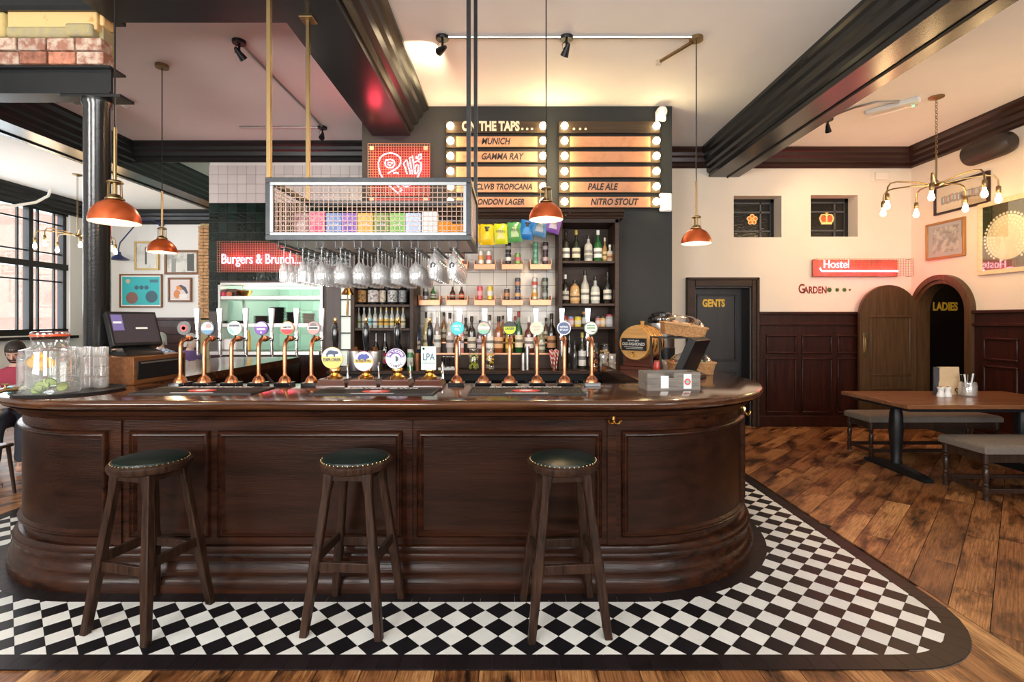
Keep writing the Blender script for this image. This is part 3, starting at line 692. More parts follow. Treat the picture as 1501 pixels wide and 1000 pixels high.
# ================================================================ LAMPS, SIGNS, PIPES
WARM = (1, .66, .34); RED = (1, .05, .09)
RX90 = Matrix.Rotation(PI/2, 4, 'X')
def pendant(px, Y, zb, lab, power, long_rod=.35):
    x = xat(px, Y); t = thing('pendant_lamp', lab, 'lamp', (x,Y,CE), group='orange dome pendant lamps')
    h = zb-CE; r = .13; s = h+.135
    MB().lathe([(.06,-.03),(.06,-.0),(.0,0)], 20).build('canopy', M['oldbrass'], t)
    MB().tube([(0,0,-.02),(0,0,s+.12+long_rod)], .0045, 6).build('cord', M['blackmetal'], t)
    MB().tube([(0,0,s+.12+long_rod),(0,0,s+.11)], .0095, 8).build('rod', M['oldbrass'], t)
    mb = MB().lathe([(.0,s+.115),(.03,s+.11),(.042,s+.10),(.042,s+.095),(.012,s+.094),(.012,s+.03),(.03,s+.025),(.036,s+.012),(.048,s+.004),(.048,s-.004),(0,s-.004)], 18)
    for a in (0, PI/2, PI, 3*PI/2): mb.tube([(.04*math.cos(a),.04*math.sin(a),s+.098),(.044*math.cos(a),.044*math.sin(a),s+.005)], .003, 5)
    mb.build('gallery', M['oldbrass'], t)
    prof = [(r*math.sin(a), h+.135*math.cos(a)) for a in [PI/2*i/12 for i in range(13)]][::-1]
    MB().lathe(prof+[(.0,s)], 32).build('lamp_shade', M['shade'], t)
    MB().lathe([(q*.985,z-.002) for q,z in prof]+[(0,s-.004)], 32).build('shade_lining', M['shadein'], t)
    MB().lathe([(0,h-.012),(.018,h-.005),(.028,h+.018),(.026,h+.035),(.014,h+.06),(.014,h+.09),(0,h+.09)], 16).build('bulb', M['bulb'], t)
    lamp((x,Y,zb-.035), power, WARM, .02)
pendant(168, 2.98, 2.146, 'orange dome pendant lamp at the far left, hanging before the iron column', 9, .3)
pendant(237, 5.03, 2.245, 'small looking orange pendant lamp before the framed pictures on the left', 10)
pendant(800, 3.87, 2.339, 'orange pendant lamp hanging before the lit tap boards', 9, -.1)
pendant(1020, 4.54, 2.259, 'orange pendant lamp hanging near the gents door', 14, .3)
def spotlamp(px, py, tgt, lab, power=70, size=75, on=True):
    Y = (CE-EYE)*F/(VY-py); x = xat(px, Y); b = Vector((x,Y,CE)); d = (Vector(tgt)-b).normalized()
    t = thing('spotlight', lab, 'spotlight', b, group='black ceiling spotlights')
    MB().lathe([(.055,-.028),(.06,-.02),(.06,0),(0,0)], 20).build('mount', M['blackmetal'], t)
    j = Vector((0,0,-.11)); MB().tube([(0,0,-.02),(0,0,-.06),j], .011, 8).build('arm', M['blackmetal'], t)
    q = d.to_track_quat('Z', 'Y').to_matrix().to_4x4()
    h = MB().lathe([(0,-.055),(.015,-.05),(.02,-.03),(.034,.04),(.037,.06)], 18, j, q).build('head', M['blackmetal'], t)
    MB().lathe([(0,.05),(.033,.055)], 16, j, q).build('lens', emis('spot_lens', (1,.82,.5), 22) if on else M['blackmetal'], h)
    MB().tube([(0,-.01,-.03),(-.04,-.01,-.07),(-.035,0,-.11),tuple(j+d*-.05)], .003, 5).build('cable', M['blackmetal'], t)
    if on: spot(b+j+d*.075, tgt, power, (1,.78,.48), size)
spotlamp(648, 54, (-1.2,5.2,4.1), 'ceiling spotlight left of the tap boards on the metal conduit', 60, 100)
spotlamp(830, 54, (-.2,5.9,2.4), 'ceiling spotlight in the middle of the metal conduit above the tap boards', 90, 90)
spotlamp(350, 60, (-1.6,6.2,2.6), 'dark ceiling spotlight at the upper left over the bar', 90, 80, True)
spotlamp(472, 186, (-2.2,4.6,1.6), 'small looking spotlight by the back cornice above the kitchen hatch', 90, 80)
spotlamp(1213, 174, (4.8,7.4,2.6), 'ceiling spotlight right of the heavy beam, lighting the cream wall', 28, 95)
def conduit(name, pts, lab, r=.012, m='steel'):
    tag(MB().tube(pts, r, 8).build(name, M[m]), lab, 'conduit')
y1 = (CE-EYE)*F/(VY-50)
conduit('metal_conduit', [(xat(640,y1),y1+.03,CE-.012),(xat(1020,y1),y1+.03,CE-.012)], 'straight metal conduit crossing the ceiling above the tap boards')
conduit('metal_conduit', [(-2.465,4.66,CE-.012),(-2.465,6.6,CE-.012)], 'ceiling conduit running back between the two left spotlights')
conduit('metal_conduit', [(-3.55,6.62,CE-.012),(-2.46,6.62,CE-.012)], 'short ceiling conduit before the back left cornice')
conduit('metal_conduit', [(3.95,6.25,CE-.014),(4.05,6.0,CE-.014),(4.2,5.86,CE-.014),(4.45,5.84,CE-.014)], 'bent grey conduit joining the right spotlight and emergency light')
o = thing('emergency_light', 'white emergency light box on the right ceiling', 'light', (4.45,5.95,CE), R(38))
MB().box(-.05,.05,-.26,.26,-.05,0).build('housing', M['white'], o, bev=.008)
MB().box(-.03,.03,-.24,.24,-.085,-.05).build('diffuser', M['glass'], o, bev=.01)
MB().lathe([(0,-.095),(.012,-.09),(.012,-.08)], 10, (0,-.2,0)).build('indicator', emis('green_led', (.2,1,.3), 3), o)
o = thing('ceiling_sensor', 'white round detector on the ceiling right of the iron column', 'sensor', tuple(at(186,150,0.001+ (CE-EYE)*F/(VY-150)))[:2]+(CE,))
MB().lathe([(.03,-.06),(.055,-.045),(.06,-.02),(.06,0),(0,0)], 20).build('body', M['white'], o); MB().lathe([(0,-.075),(.02,-.07),(.03,-.055)], 16).build('lens', M['glass'], o)
o = thing('ceiling_bracket', 'short brass arm with clear knob beside the right pendant canopy', 'bracket', (1.62,4.56,CE))
MB().tube([(0,0,-.03),(-.20,.3,-.05)], .016, 10).build('arm', M['oldbrass'], o); MB().lathe([(0,-.035),(.03,-.02),(.035,0),(.03,.02),(0,.035)], 12, (-.21,.32,-.05)).build('knob', M['glass'], o)
# chandeliers
def chandelier(px, py, hub_z, lab, power, rot, R_=.52):
    Y = (CE-EYE)*F/(VY-py); x = xat(px, Y); t = thing('chandelier', lab, 'chandelier', (x,Y,CE), rot, 'brass bare bulb chandeliers')
    h = hub_z-CE
    MB().lathe([(.0,-.035),(.03,-.03),(.075,-.012),(.075,0),(0,0)], 20).build('canopy', M['oldbrass'], t)
    mb = MB(); z = -.035; k = 0
    while z > h+.32:
        a = PI/2*(k % 2); c, s = math.cos(a)*.011, math.sin(a)*.011
        mb.tube([(c,s,z),(c*.9,s*.9,z-.012),(0,0,z-.0)] if False else [(c,s,z-.008),(c,s,z-.028),(0,0,z-.037),(-c,-s,z-.028),(-c,-s,z-.008),(0,0,z+.001)], .003, 5, True); z -= .030; k += 1
    mb.build('chain', M['oldbrass'], t)
    MB().tube([(0,0,h+.34),(0,0,h)], .009, 8).build('rod', M['oldbrass'], t)
    MB().lathe([(0,-.03),(.03,-.025),(.045,-.01),(.075,0),(.075,.012),(.03,.02),(.012,.05),(0,.05)], 18, (0,0,h)).build('hub', M['oldbrass'], t)
    for i in range(7):
        a = 2*PI*i/7; c, s = math.cos(a), math.sin(a); P = lambda r, z: (c*r, s*r, h+z)
        arm = MB().tube([P(.05,0),P(R_*.45,.03),P(R_*.8,.04),P(R_*.93,.025),P(R_*.99,-.02),P(R_,-.09)], .0085, 8).build('arm', M['oldbrass'], t)
        MB().lathe([(.016,-.09),(.022,-.1),(.022,-.16),(.016,-.17)], 12, P(R_,0)).build('socket', M['oldbrass'], arm)
        MB().lathe([(0,-.275),(.02,-.268),(.03,-.245),(.028,-.225),(.015,-.19),(.013,-.17),(0,-.17)], 14, P(R_,0)).build('bulb', M['bulb'], arm)
        ca, sa = math.cos(a+rot), math.sin(a+rot)
        lamp((x+ca*R_, Y+sa*R_, CE+h-.30), power/7, WARM, .03)
chandelier(1372, 142, 3.11, 'brass seven arm chandelier of bare bulbs over the right hand table', 34, .35)
chandelier(113, 256, 3.05, 'brass bare bulb chandelier far left, half behind the iron column', 30, .1, .55)
# ---- tap boards
BY = 5.995
M['boardwood'] = wood('aged_board_wood', (.055,.033,.016), (.03,.018,.010), .6, 0, 0, .1, 3)
M['boardpanel'] = pm('copper_toned_panel', (.56,.25,.12), .42, 0, c2=(.30,.12,.06), vs=5, thr=(.22,.5), rnd=.06)
M['ink'] = pm('black_ink', (.012,.01,.01), .6); M['fadedink'] = pm('faded_ink', (.30,.16,.09), .6); M['creampaint'] = pm('cream_paint', (.75,.62,.42), .6)
def board(x0, x1, bl, br, lab, head, dots, rows):
    X0, X1 = xat(x0,BY), xat(x1,BY); zb = zat(308,BY); t = thing('tap_board', lab, 'sign', ((X0+X1)/2,BY,zb), group='illuminated beer boards')
    cx = (X0+X1)/2; L = lambda px: xat(px,BY)-cx; Zr = lambda py: zat(py,BY)-zb
    MB().box(X0-cx, X1-cx, -.02, 0, 0, Zr(180)).build('back_board', M['blackmetal'], t, smooth=0)
    ys = [(180,197)]+[(201.6+22*k, 218.4+22*k) for k in range(5)]
    for k, (a, b) in enumerate(ys):
        MB().box(X0-cx, X1-cx, -.05, -.02, Zr(b), Zr(a)).build('slat', M['boardwood'], t, bev=.004)
        if k: MB().box(L(bl)+.065, L(br)-.065, -.056, -.05, Zr(b)+.008, Zr(a)-.008).build('panel', M['boardpanel'], t, smooth=0)
        for px in (bl, br):
            p = (L(px), -.085, Zr((a+b)/2))
            MB().lathe([(.03,-.035),(.03,-.02)], 14, p, RX90).lathe([(.018,-.04),(.018,0)], 12, p, RX90).build('socket', M['blackmetal'], t)
            MB().lathe([(0.042*math.sin(i*PI/10), .042*math.cos(i*PI/10)) for i in range(11)], 16, p).build('bulb', M['globe'], t)
        lamp((cx+L(bl), BY-.16, zb+Zr((a+b)/2)), 0.45, (1,.72,.38), .04); lamp((cx+L(br), BY-.16, zb+Zr((a+b)/2)), 0.45, (1,.72,.38), .04)
    if head: text(head, .15, M['creampaint'], t, (L(719), -.052, Zr(188)), bold=.007, sx=.72)
    mb = MB()
    for px in dots: mb.lathe([(0,-.004),(.014,-.004),(.014,.002)], 10, (L(px),-.052,Zr(191.5)), RX90)
    mb.build('lettering', M['creampaint'], t)
    for k, s, px, sz, m in rows: text(s, sz, M[m], t, (L(px), -.058, Zr(210+22*k)), shear=.25, bold=.003 if m == 'ink' else 0, sx=.8)
board(654, 800, 661, 795, 'lit beer board headed ON THE TAPS with rows of globe bulbs', 'ON THE TAPS', (765,772,779), [(0,'MUNICH',726,.105,'ink'),(0,'PAULANER',695,.06,'fadedink'),(1,'GAMMA RAY',735,.105,'ink'),(1,'BEAVERTOWN',696,.055,'fadedink'),(3,'CLWB TROPICANA',738,.095,'ink'),(4,'LONDON LAGER',731,.095,'ink')])
board(818, 965.5, 826, 959, 'lit beer board with blank upper rows, PALE ALE and NITRO STOUT', None, (840,849,857), [(3,'PALE ALE',881,.105,'ink'),(4,'NITRO STOUT',898,.105,'ink')])
# ---- neon signs
def wire_grid(mb, x0, x1, z0, z1, y, s, r=.0022):
    n = round((x1-x0)/s); m = round((z1-z0)/s)
    for i in range(n+1): x = x0+(x1-x0)*i/n; mb.box(x-r,x+r,y-r,y+r,z0,z1)
    for j in range(m+1): z = z0+(z1-z0)*j/m; mb.box(x0,x1,y-r,y+r,z-r,z+r)
NY = 5.93; s_ = NY/F
t = thing('neon_sign', 'red neon looped letter sign in a wire cage beside the tap board', 'neon sign', (xat(585,NY),NY,zat(296,NY)))
Lx = lambda px: xat(px,NY)-xat(585,NY); Lz = lambda py: zat(py,NY)-zat(296,NY)
M['cage'] = pm('copper_mesh', (.45,.2,.12), .4, .8)
MB().box(Lx(541),Lx(629),.05,.065,Lz(286),Lz(213)).build('back_plate', pm('red_acrylic', (.16,.003,.009), .25), t, bev=.01)
mb = MB(); wire_grid(mb, Lx(540), Lx(630), Lz(287), Lz(212), -.03, .030); mb.build('wire_cage', M['cage'], t, smooth=0)
for p in ((545.5,218.5),(624,218.5),(545.5,294),(624,294)): MB().cbox((Lx(p[0]),-.02,Lz(p[1])), (.05,.03,.05)).build('bracket', M['coppershelf'], t, bev=.004)
MB().box(Lx(540),Lx(630),-.01,.02,Lz(297),Lz(291)).build('bottom_rail', pm('red_rail', (.35,.06,.05), .4), t, bev=.006)
def np_(pts, closed=False): return MB().tube([(Lx(530+a/10), 0.0, Lz(200+b/10)) for a,b in pts], .0085, 8, closed)
strokes = [([(340,655),(300,600),(265,540),(245,460),(242,380),(270,310),(330,260),(420,242),(500,262),(560,310),(572,380),(540,440),(480,490),(400,530),(380,545)],0),
 ([(340,655),(430,745),(525,830),(590,785),(560,755),(450,655)],0),([(350,350),(420,335),(470,360),(480,410),(450,455),(390,460),(345,430),(340,380)],1),([(385,375),(450,390),(410,425),(380,410)],1),
 ([(660,550),(640,470),(610,400),(655,340),(680,430),(710,550)],0),([(740,550),(720,440),(695,320),(740,285),(760,420),(775,545)],0),([(790,310),(840,340),(875,320),(865,255),(840,260),(835,300),(795,295)],1),
 ([(760,380),(820,360),(870,390),(870,470),(835,560),(785,670)],0),([(785,550),(775,470),(800,410),(835,430),(825,500),(800,550)],0),([(520,655),(590,715),(650,735),(710,715),(722,655)],0),([(460,545),(500,525),(540,545)],0)]
mb = MB()
for p, c in strokes: mb.v, mb.f, mb.m = mb.v, mb.f, mb.m; q_ = np_(p, bool(c)); mb.add(q_.v, q_.f)
mb.build('neon_tube', M['neonw'], t)
for dx, dz in ((-.2,.15),(.2,.15),(0,-.15)): lamp((xat(585,NY)+dx, NY-.32, zat(250,NY)+dz), 4, RED, .08)
NY2 = 7.2
t = thing('neon_sign', 'red neon sign reading Burgers and Brunch above the kitchen hatch', 'neon sign', (xat(380,NY2),NY2,zat(398,NY2)))
ax = xat(380,NY2); az = zat(398,NY2)
MB().box(xat(320,NY2)-ax, xat(440,NY2)-ax, .05, .07, 0, zat(355,NY2)-az).build('back_plate', pm('dark_red_acrylic', (.16,.01,.015), .3), t, bev=.008)
mb = MB(); wire_grid(mb, xat(319,NY2)-ax, xat(441,NY2)-ax, -.01, zat(354,NY2)-az, -.02, .034, .0018); mb.build('wire_cage', M['cage'], t, smooth=0)
text('Burgers & Brunch...', .20, M['neonw'], t, (xat(381,NY2)-ax, .02, zat(380,NY2)-az), bold=.0, ext=.008, sx=.72, name='neon_tube')
for dx in (-.35, .0, .35): lamp((ax+dx, NY2-.1, zat(378,NY2)), 2.8, RED, .06)
NY3 = 7.43
ax = xat(1257,NY3); az = zat(405,NY3)
t = thing('neon_sign', 'pink red neon sign reading Hostel with a long tube, on the cream wall', 'neon sign', (ax,NY3,az))
MB().box(xat(1195,NY3)-ax, xat(1320,NY3)-ax, .06, .1, 0, zat(380,NY3)-az).build('back_plate', pm('worn_red_wood', (.40,.10,.07), .5, var=.3, vs=8), t, bev=.006)
mb = MB(); wire_grid(mb, xat(1195,NY3)-ax, xat(1335,NY3)-ax, 0, zat(380,NY3)-az, -.04, .036, .0018)
for x in (xat(1195,NY3)-ax, xat(1335,NY3)-ax):
    for z in (0, zat(380,NY3)-az): mb.box(x-.003,x+.003,-.04,.1,z-.003,z+.003)
mb.build('wire_cage', M['cage'], t, smooth=0)
text('Hostel', .17, M['neonw'], t, (xat(1227,NY3)-ax, .02, zat(387.5,NY3)-az), ext=.006, sx=.85, name='neon_tube')
MB().tube([(xat(1204,NY3)-ax,.04,zat(393,NY3)-az),(xat(1204,NY3)-ax,.0,zat(397.5,NY3)-az),(xat(1316,NY3)-ax,.0,zat(397.5,NY3)-az),(xat(1316,NY3)-ax,.04,zat(397,NY3)-az)], .014, 8).build('neon_tube', M['neonw'], t)
for dx in (-.45, 0, .45): lamp((ax+dx, NY3-.08, zat(398,NY3)), 4, RED, .06)
# ---- small wall fittings
o = thing('security_camera', 'white dome security camera at the top corner of the charcoal wall', 'camera', (xat(970,5.9),5.99,zat(166,5.9)))
MB().box(-.06,.06,-.06,.0,-.07,.05).build('mount', M['white'], o, bev=.012)
b_ = MB().lathe([(.0,-.09),(.05,-.07),(.062,-.03),(.055,.02),(0,.02)], 18, (0,-.06,.03), Matrix.Rotation(R(-70),4,'X') @ Matrix.Rotation(PI,4,'X') @ Matrix.Rotation(PI,4,'X')).build('head', M['white'], o)
MB().lathe([(0,-.03),(.026,-.03),(.026,.0)], 14, (.005,-.125,.03), Matrix.Rotation(R(-90),4,'X') @ Matrix.Rotation(PI,4,'X')).build('lens', M['blackgloss'], b_)
o = tag(MB().box(-.075,.075,-.05,0,-.11,.11).build('alarm_box', M['white'], None, (xat(975,5.97),5.995,zat(297,5.97)), bev=.02), 'white rounded alarm box right of the tap boards', 'alarm')
o = thing('wall_speaker', 'black cylindrical loudspeaker high on the right wall', 'speaker', (5.72,6.05,3.63))
MB().lathe([(.0,-.3),(.13,-.3),(.135,-.28),(.135,.12),(.12,.2),(.07,.25),(0,.25)], 24, (0,0,0), Matrix.Rotation(R(90),4,'X') @ Matrix.Rotation(R(0),4,'Z')).build('cabinet', pm('dark_brown_plastic', (.02,.013,.010), .5), o)
MB().box(.06,.21,-.04,.04,-.04,.04).build('bracket', M['blackmetal'], o, smooth=0)
o = thing('wall_vent', 'small cream plate on the back wall below the cornice', 'vent', (xat(1290,YB),YB,zat(259,YB)))
MB().box(-.15,.15,-.012,0,-.08,.09).build('plate', M['wall'], o, bev=.006); MB().box(-.1,.1,-.05,-.012,-.06,.06).build('cover', M['wall'], o, bev=.01)
gl = thing('wall_lettering', 'dark red painted word GARDEN with green leaves on the cream wall', 'lettering', (xat(1209,YB),YB-.002,zat(425,YB)))
dr = pm('dark_red_paint', (.16,.012,.008), .6)
text('ARDEN', .145, dr, gl, (xat(1194.5,YB)-xat(1209,YB),0,-.008), bold=.004, sx=.72); text('G', .195, dr, gl, (xat(1174.5,YB)-xat(1209,YB),0,.01), bold=.004, sx=.72)
for px, r in ((1215,.045),(1226.5,.036),(1237,.038),(1245,.02)):
    mb = MB(); c = xat(px,YB)-xat(1209,YB)
    poly = [(c+r*(1-.35*(k % 2))*math.cos(2*PI*k/18+.4), r*.95*(1-.35*(k % 2))*math.sin(2*PI*k/18+.4)) for k in range(18)]
    mb.prism(poly, -.002, .001, 'xz').build('leaf', pm('leaf_green', (.02,.10,.015), .5), gl, smooth=0)
conduit('flexible_conduit', [(XL+.2,9.0,3.62),(XL+.25,9.25,3.66),(XL+.4,9.5,3.78),(XL+.45,9.7,3.95),(XL+.45,9.75,4.09)], 'white flexible pipe at the cornice above the left window', .025, 'white')
# ================================================================ BACK BAR
CB = 1.03
bb = thing('back_bar_counter', 'dark back bar counter with fridges below the spirit bottles', 'counter', (-.35,5.7,0))
ox = -.35
bx0, bx1 = xat(478,5.45), 1.30
MB().box(bx0-ox,bx1-ox,-.25,.28,CB-.04,CB).build('worktop', M['shelf'], bb, bev=.006)
MB().box(bx0-ox,bx1-ox,-.2,.28,0,CB-.04).build('carcass', M['blackmetal'], bb, smooth=0)
for k in range(6):
    x = bx0-ox+.04+k*.53; d = MB().box(x,x+.5,-.225,-.2,.12,CB-.1).build('fridge_door', M['blackgloss'], bb, bev=.006); MB().box(x+.02,x+.48,-.245,-.225,CB-.16,CB-.14).build('handle', M['steel'], d)
MB().box(xat(622,5.8)-ox,xat(818,5.8)-ox,.02,.26,CB,CB+.17).box(xat(622,5.8)-ox,xat(818,5.8)-ox,.16,.26,CB+.17,CB+.29).build('bottle_step', M['shelf'], bb, bev=.004)
for z, y in ((CB+.17,.02),(CB+.29,.16)): MB().box(xat(622,5.8)-ox,xat(818,5.8)-ox,y-.006,y,z-.012,z+.004).build('step_edge', M['coppershelf'], bb, smooth=0)
# tile splash behind
wc = bpy.data.objects['wall_chimney']
tz0, tz1 = CB+.05, zat(325,5.98)
MB().box(xat(606,5.98),xat(820,5.98),5.984,6.0,tz0,tz1).build('tile_grout', M['grout'], wc, smooth=0)
tilewall(xat(606,5.98), xat(820,5.98), tz0, tz1, 19.6*5.98/F, 5.98, pm('cream_glazed_tile', (.70,.66,.60), .18, rnd=.06, bump=.15, bs=12), wc)
# cabinets
def cabinet(px0, px1, boards, ztop, lab, y0=5.55, y1=5.97):
    X0, X1 = xat(px0,y0), xat(px1,y0); t = thing('shelf_cabinet', lab, 'cabinet', ((X0+X1)/2,y0,CB)); w = (X1-X0)/2; d = y1-y0
    for s in (-1,1): MB().box(s*w-(.045 if s > 0 else 0), s*w+(.045 if s < 0 else 0), 0, d, 0, ztop-CB).build('side_panel', M['shelf'], t, bev=.004)
    MB().box(-w+.045,w-.045,d-.02,d,0,ztop-CB).build('back_panel', M['shelf'], t, smooth=0)
    for z in boards: MB().box(-w+.045,w-.045,.01,d-.02,z-CB-.028,z-CB).build('shelf_board', M['shelf'], t, bev=.003)
    MB().box(-w,w,0,d,ztop-CB-.04,ztop-CB).build('top_panel', M['shelf'], t, smooth=0)
    return t
ZC = zat(321,5.55)
cR = cabinet(818, 907, [zat(383,5.6),zat(445,5.6),zat(479,5.6)], ZC, 'dark wooden bottle cabinet right of the tiled back bar')
cL = cabinet(513, 606, [zat(446.5,5.6),zat(481,5.6),zat(410,5.6)], ZC, 'dark wooden shelf cabinet behind the hanging glasses')
tr = thing('back_bar_cornice', 'dark moulded cornice along the top of the back bar', 'cornice', (0,5.97,ZC))
prof = [(0,0),(.44,0),(.45,.02),(.47,.03),(.48,.05),(.50,.06),(.51,.085),(.53,.10),(0,.10)]
mb = MB(); mb.sweep([[(x,-a,b) for a,b in prof] for x in (xat(508,5.5),xat(914,5.5))]); n = len(prof); mb.f += [tuple(range(n)), tuple(range(n,2*n))[::-1]]; mb.m += [0,0]
mb.build('moulding', M['shelf'], tr, smooth=0)
MB().box(xat(606,5.6),xat(818,5.6),-.42,-.02,-.035,0).build('soffit', M['shelf'], tr, smooth=0)
# ---- bottles, cans, jars
GL = {}
def gmat(c, clear=False):
    k = (c, clear)
    if k not in GL: GL[k] = glassy('clear_bottle', c, .03, .12, .8) if clear else pm('bottle_glass', c, .08, coat=.5, spec=.8)
    return GL[k]
SH = {'whisky': [(.0,0),(.9,0),(1,.02),(1,.56),(.9,.64),(.5,.71),(.36,.75),(.34,.97),(.38,.97),(.38,1),(0,1)],
      'slim': [(0,0),(.92,0),(1,.02),(1,.52),(.85,.60),(.45,.70),(.36,.76),(.33,.97),(0,1)],
      'squat': [(0,0),(.92,0),(1,.03),(1,.52),(.85,.62),(.42,.68),(.36,.70),(.36,.97),(0,1)],
      'beer': [(0,0),(.93,0),(1,.02),(1,.5),(.85,.6),(.45,.72),(.38,.8),(.36,.97),(.42,.97),(.42,1),(0,1)],
      'jug': [(0,0),(.93,0),(1,.03),(1,.60),(.88,.72),(.5,.80),(.34,.84),(.3,.97),(0,1)],
      'taper': [(0,0),(.8,0),(.86,.02),(1,.45),(.9,.6),(.45,.72),(.36,.78),(.34,.98),(0,1)]}
def bottle(px, base, top, Y, w, shape, gc, lc, cc, lab, cat='bottle', grp=None, lz=(.14,.44), name='bottle', clear=False):
    x = xat(px,Y); z = base; h = (EYE-(top-VY)/F*Y)-z; r = w/2*Y/F
    t = thing(name, lab, cat, (x,Y,z), group=grp)
    P = [(a*r,b*h) for a,b in SH[shape]]
    MB().lathe(P, 14).build('glass', gmat(gc, clear), t)
    if clear and shape != 'jug': MB().lathe([(0,.006),(r*.9,.006),(r*.9,h*.5),(0,h*.5)], 12).build('liquid', gmat((.80,.80,.78),True), t)
    if lc: MB().lathe([(r*1.012,h*lz[0]),(r*1.03,h*lz[0]+.001),(r*1.03,h*lz[1]),(r*1.012,h*lz[1])], 14).build('label_band', flat(lc,.6), t); 
    if lc: MB().lathe([(r*1.035,h*(lz[0]*.6+lz[1]*.4)),(r*1.04,h*(lz[0]*.55+lz[1]*.45)),(r*1.04,h*(lz[0]*.4+lz[1]*.6)),(r*1.035,h*(lz[0]*.35+lz[1]*.65))], 14).build('label_stripe', flat(tuple(.25*c for c in lc) if sum(lc) > .8 else (.6,.55,.45),.6), t)
    if cc: MB().lathe([(r*.40,h*.86),(r*.42,h*.87),(r*.42,h*1.0),(r*.36,h*1.01),(0,h*1.01)], 12).build('cap', flat(cc,.35), t)
    return t
K_ = (.02,.015,.012); CRM = (.75,.68,.5); WH = (.8,.79,.75)
z1, z2, z3 = zat(383,5.6), zat(445,5.6), zat(479,5.6); YS = 5.72
G1 = 'bottles on the top shelf of the right cabinet'; G2 = 'bottles on the middle shelf of the right cabinet'
for px, top, w, sh, gc, lc, cc, lab in ((829,338,11,'whisky',(.03,.025,.015),WH,K_,'dark whisky bottle with white label, leftmost on the top cabinet shelf'),
  (844,338,12,'slim',(.02,.025,.012),CRM,(.5,.35,.06),'dark green bottle with cream label and gold cap on the top cabinet shelf'),
  (862,345,12,'whisky',(.55,.53,.48),(.25,.25,.24),K_,'clear grey bottle with dark lettering in the middle of the top cabinet shelf'),
  (876,338,12,'slim',(.02,.12,.03),WH,WH,'green bottle with white label and white cap on the top cabinet shelf'),
  (886,349,7,'slim',(.35,.2,.06),(.6,.45,.2),CRM,'slim amber bottle on the top cabinet shelf'),
  (893.5,359,10,'squat',(.6,.57,.5),(.55,.3,.15),WH,'short clear bottle at the right end of the top cabinet shelf')):
    bottle(px, z1, top, YS, w, sh, gc, lc, cc, lab, grp=G1)
for px, top, w, sh, gc, lc, cc, lab in ((828,403,11,'whisky',(.02,.015,.012),(.5,.47,.42),WH,'black bottle with pale emblem label, leftmost on the middle cabinet shelf'),
  (842,411,14,'jug',(.55,.33,.14),(.62,.4,.19),K_,'tan stoneware bottle on the middle cabinet shelf'),
  (857,397,12,'slim',(.5,.48,.43),(.7,.68,.6),K_,'tall clear bottle with black stopper on the middle cabinet shelf'),
  (872,406,13,'squat',(.5,.52,.48),(.72,.7,.62),K_,'square shouldered clear bottle on the middle cabinet shelf'),
  (890,399,12,'taper',(.02,.018,.015),(.7,.66,.55),K_,'black bottle with diamond shaped pale label on the middle cabinet shelf')):
    bottle(px, z2, top, YS, w, sh, gc, lc, cc, lab, grp=G2)
def jar(px, base, top, Y, w, c, lidc, lab, name='jar', cat='jar', grp=None, clear=False):
    x = xat(px,Y); h = (EYE-(top-VY)/F*Y)-base; r = w/2*Y/F; t = thing(name, lab, cat, (x,Y,base), group=grp)
    MB().lathe([(0,0),(r*.93,0),(r,.01),(r,h*.78),(r*.9,h*.84),(0,h*.84)], 16).build('body', flat(c,.25), t)
    MB().lathe([(r*.92,h*.84),(r*.95,h*.85),(r*.95,h*.99),(0,h)], 16).build('lid', flat(lidc,.4), t)
    MB().lathe([(r*1.01,h*.2),(r*1.03,h*.21),(r*1.03,h*.6),(r*1.01,h*.61)], 16).build('label_band', flat(tuple(min(.85,.4*v+.42) for v in c),.6), t)
    return t
for px, top, w, c, l, lab in ((827,463,9,(.35,.08,.05),(.3,.02,.02),'small red jar at the left of the low cabinet shelf'),(836,464,9,(.6,.3,.3),(.2,.3,.6),'pink and blue tin on the low cabinet shelf'),(846.5,464,10,(.75,.6,.05),(.6,.5,.05),'yellow tin on the low cabinet shelf'),
  (856,457,8,(.03,.03,.03),(.5,.2,.05),'small black bottle with orange cap on the low cabinet shelf'),(876,464,8,(.5,.25,.2),(.05,.03,.03),'small jar with dark lid on the low cabinet shelf'),(883,464,8,(.65,.4,.15),(.05,.03,.03),'small honey coloured jar on the low cabinet shelf'),(893,461,12,(.5,.5,.5),(.45,.05,.06),'glass jar with red checked lid at the right of the low cabinet shelf')):
    jar(px, z3, top, YS, w, c, l, lab, grp='jars on the low shelf of the right cabinet')
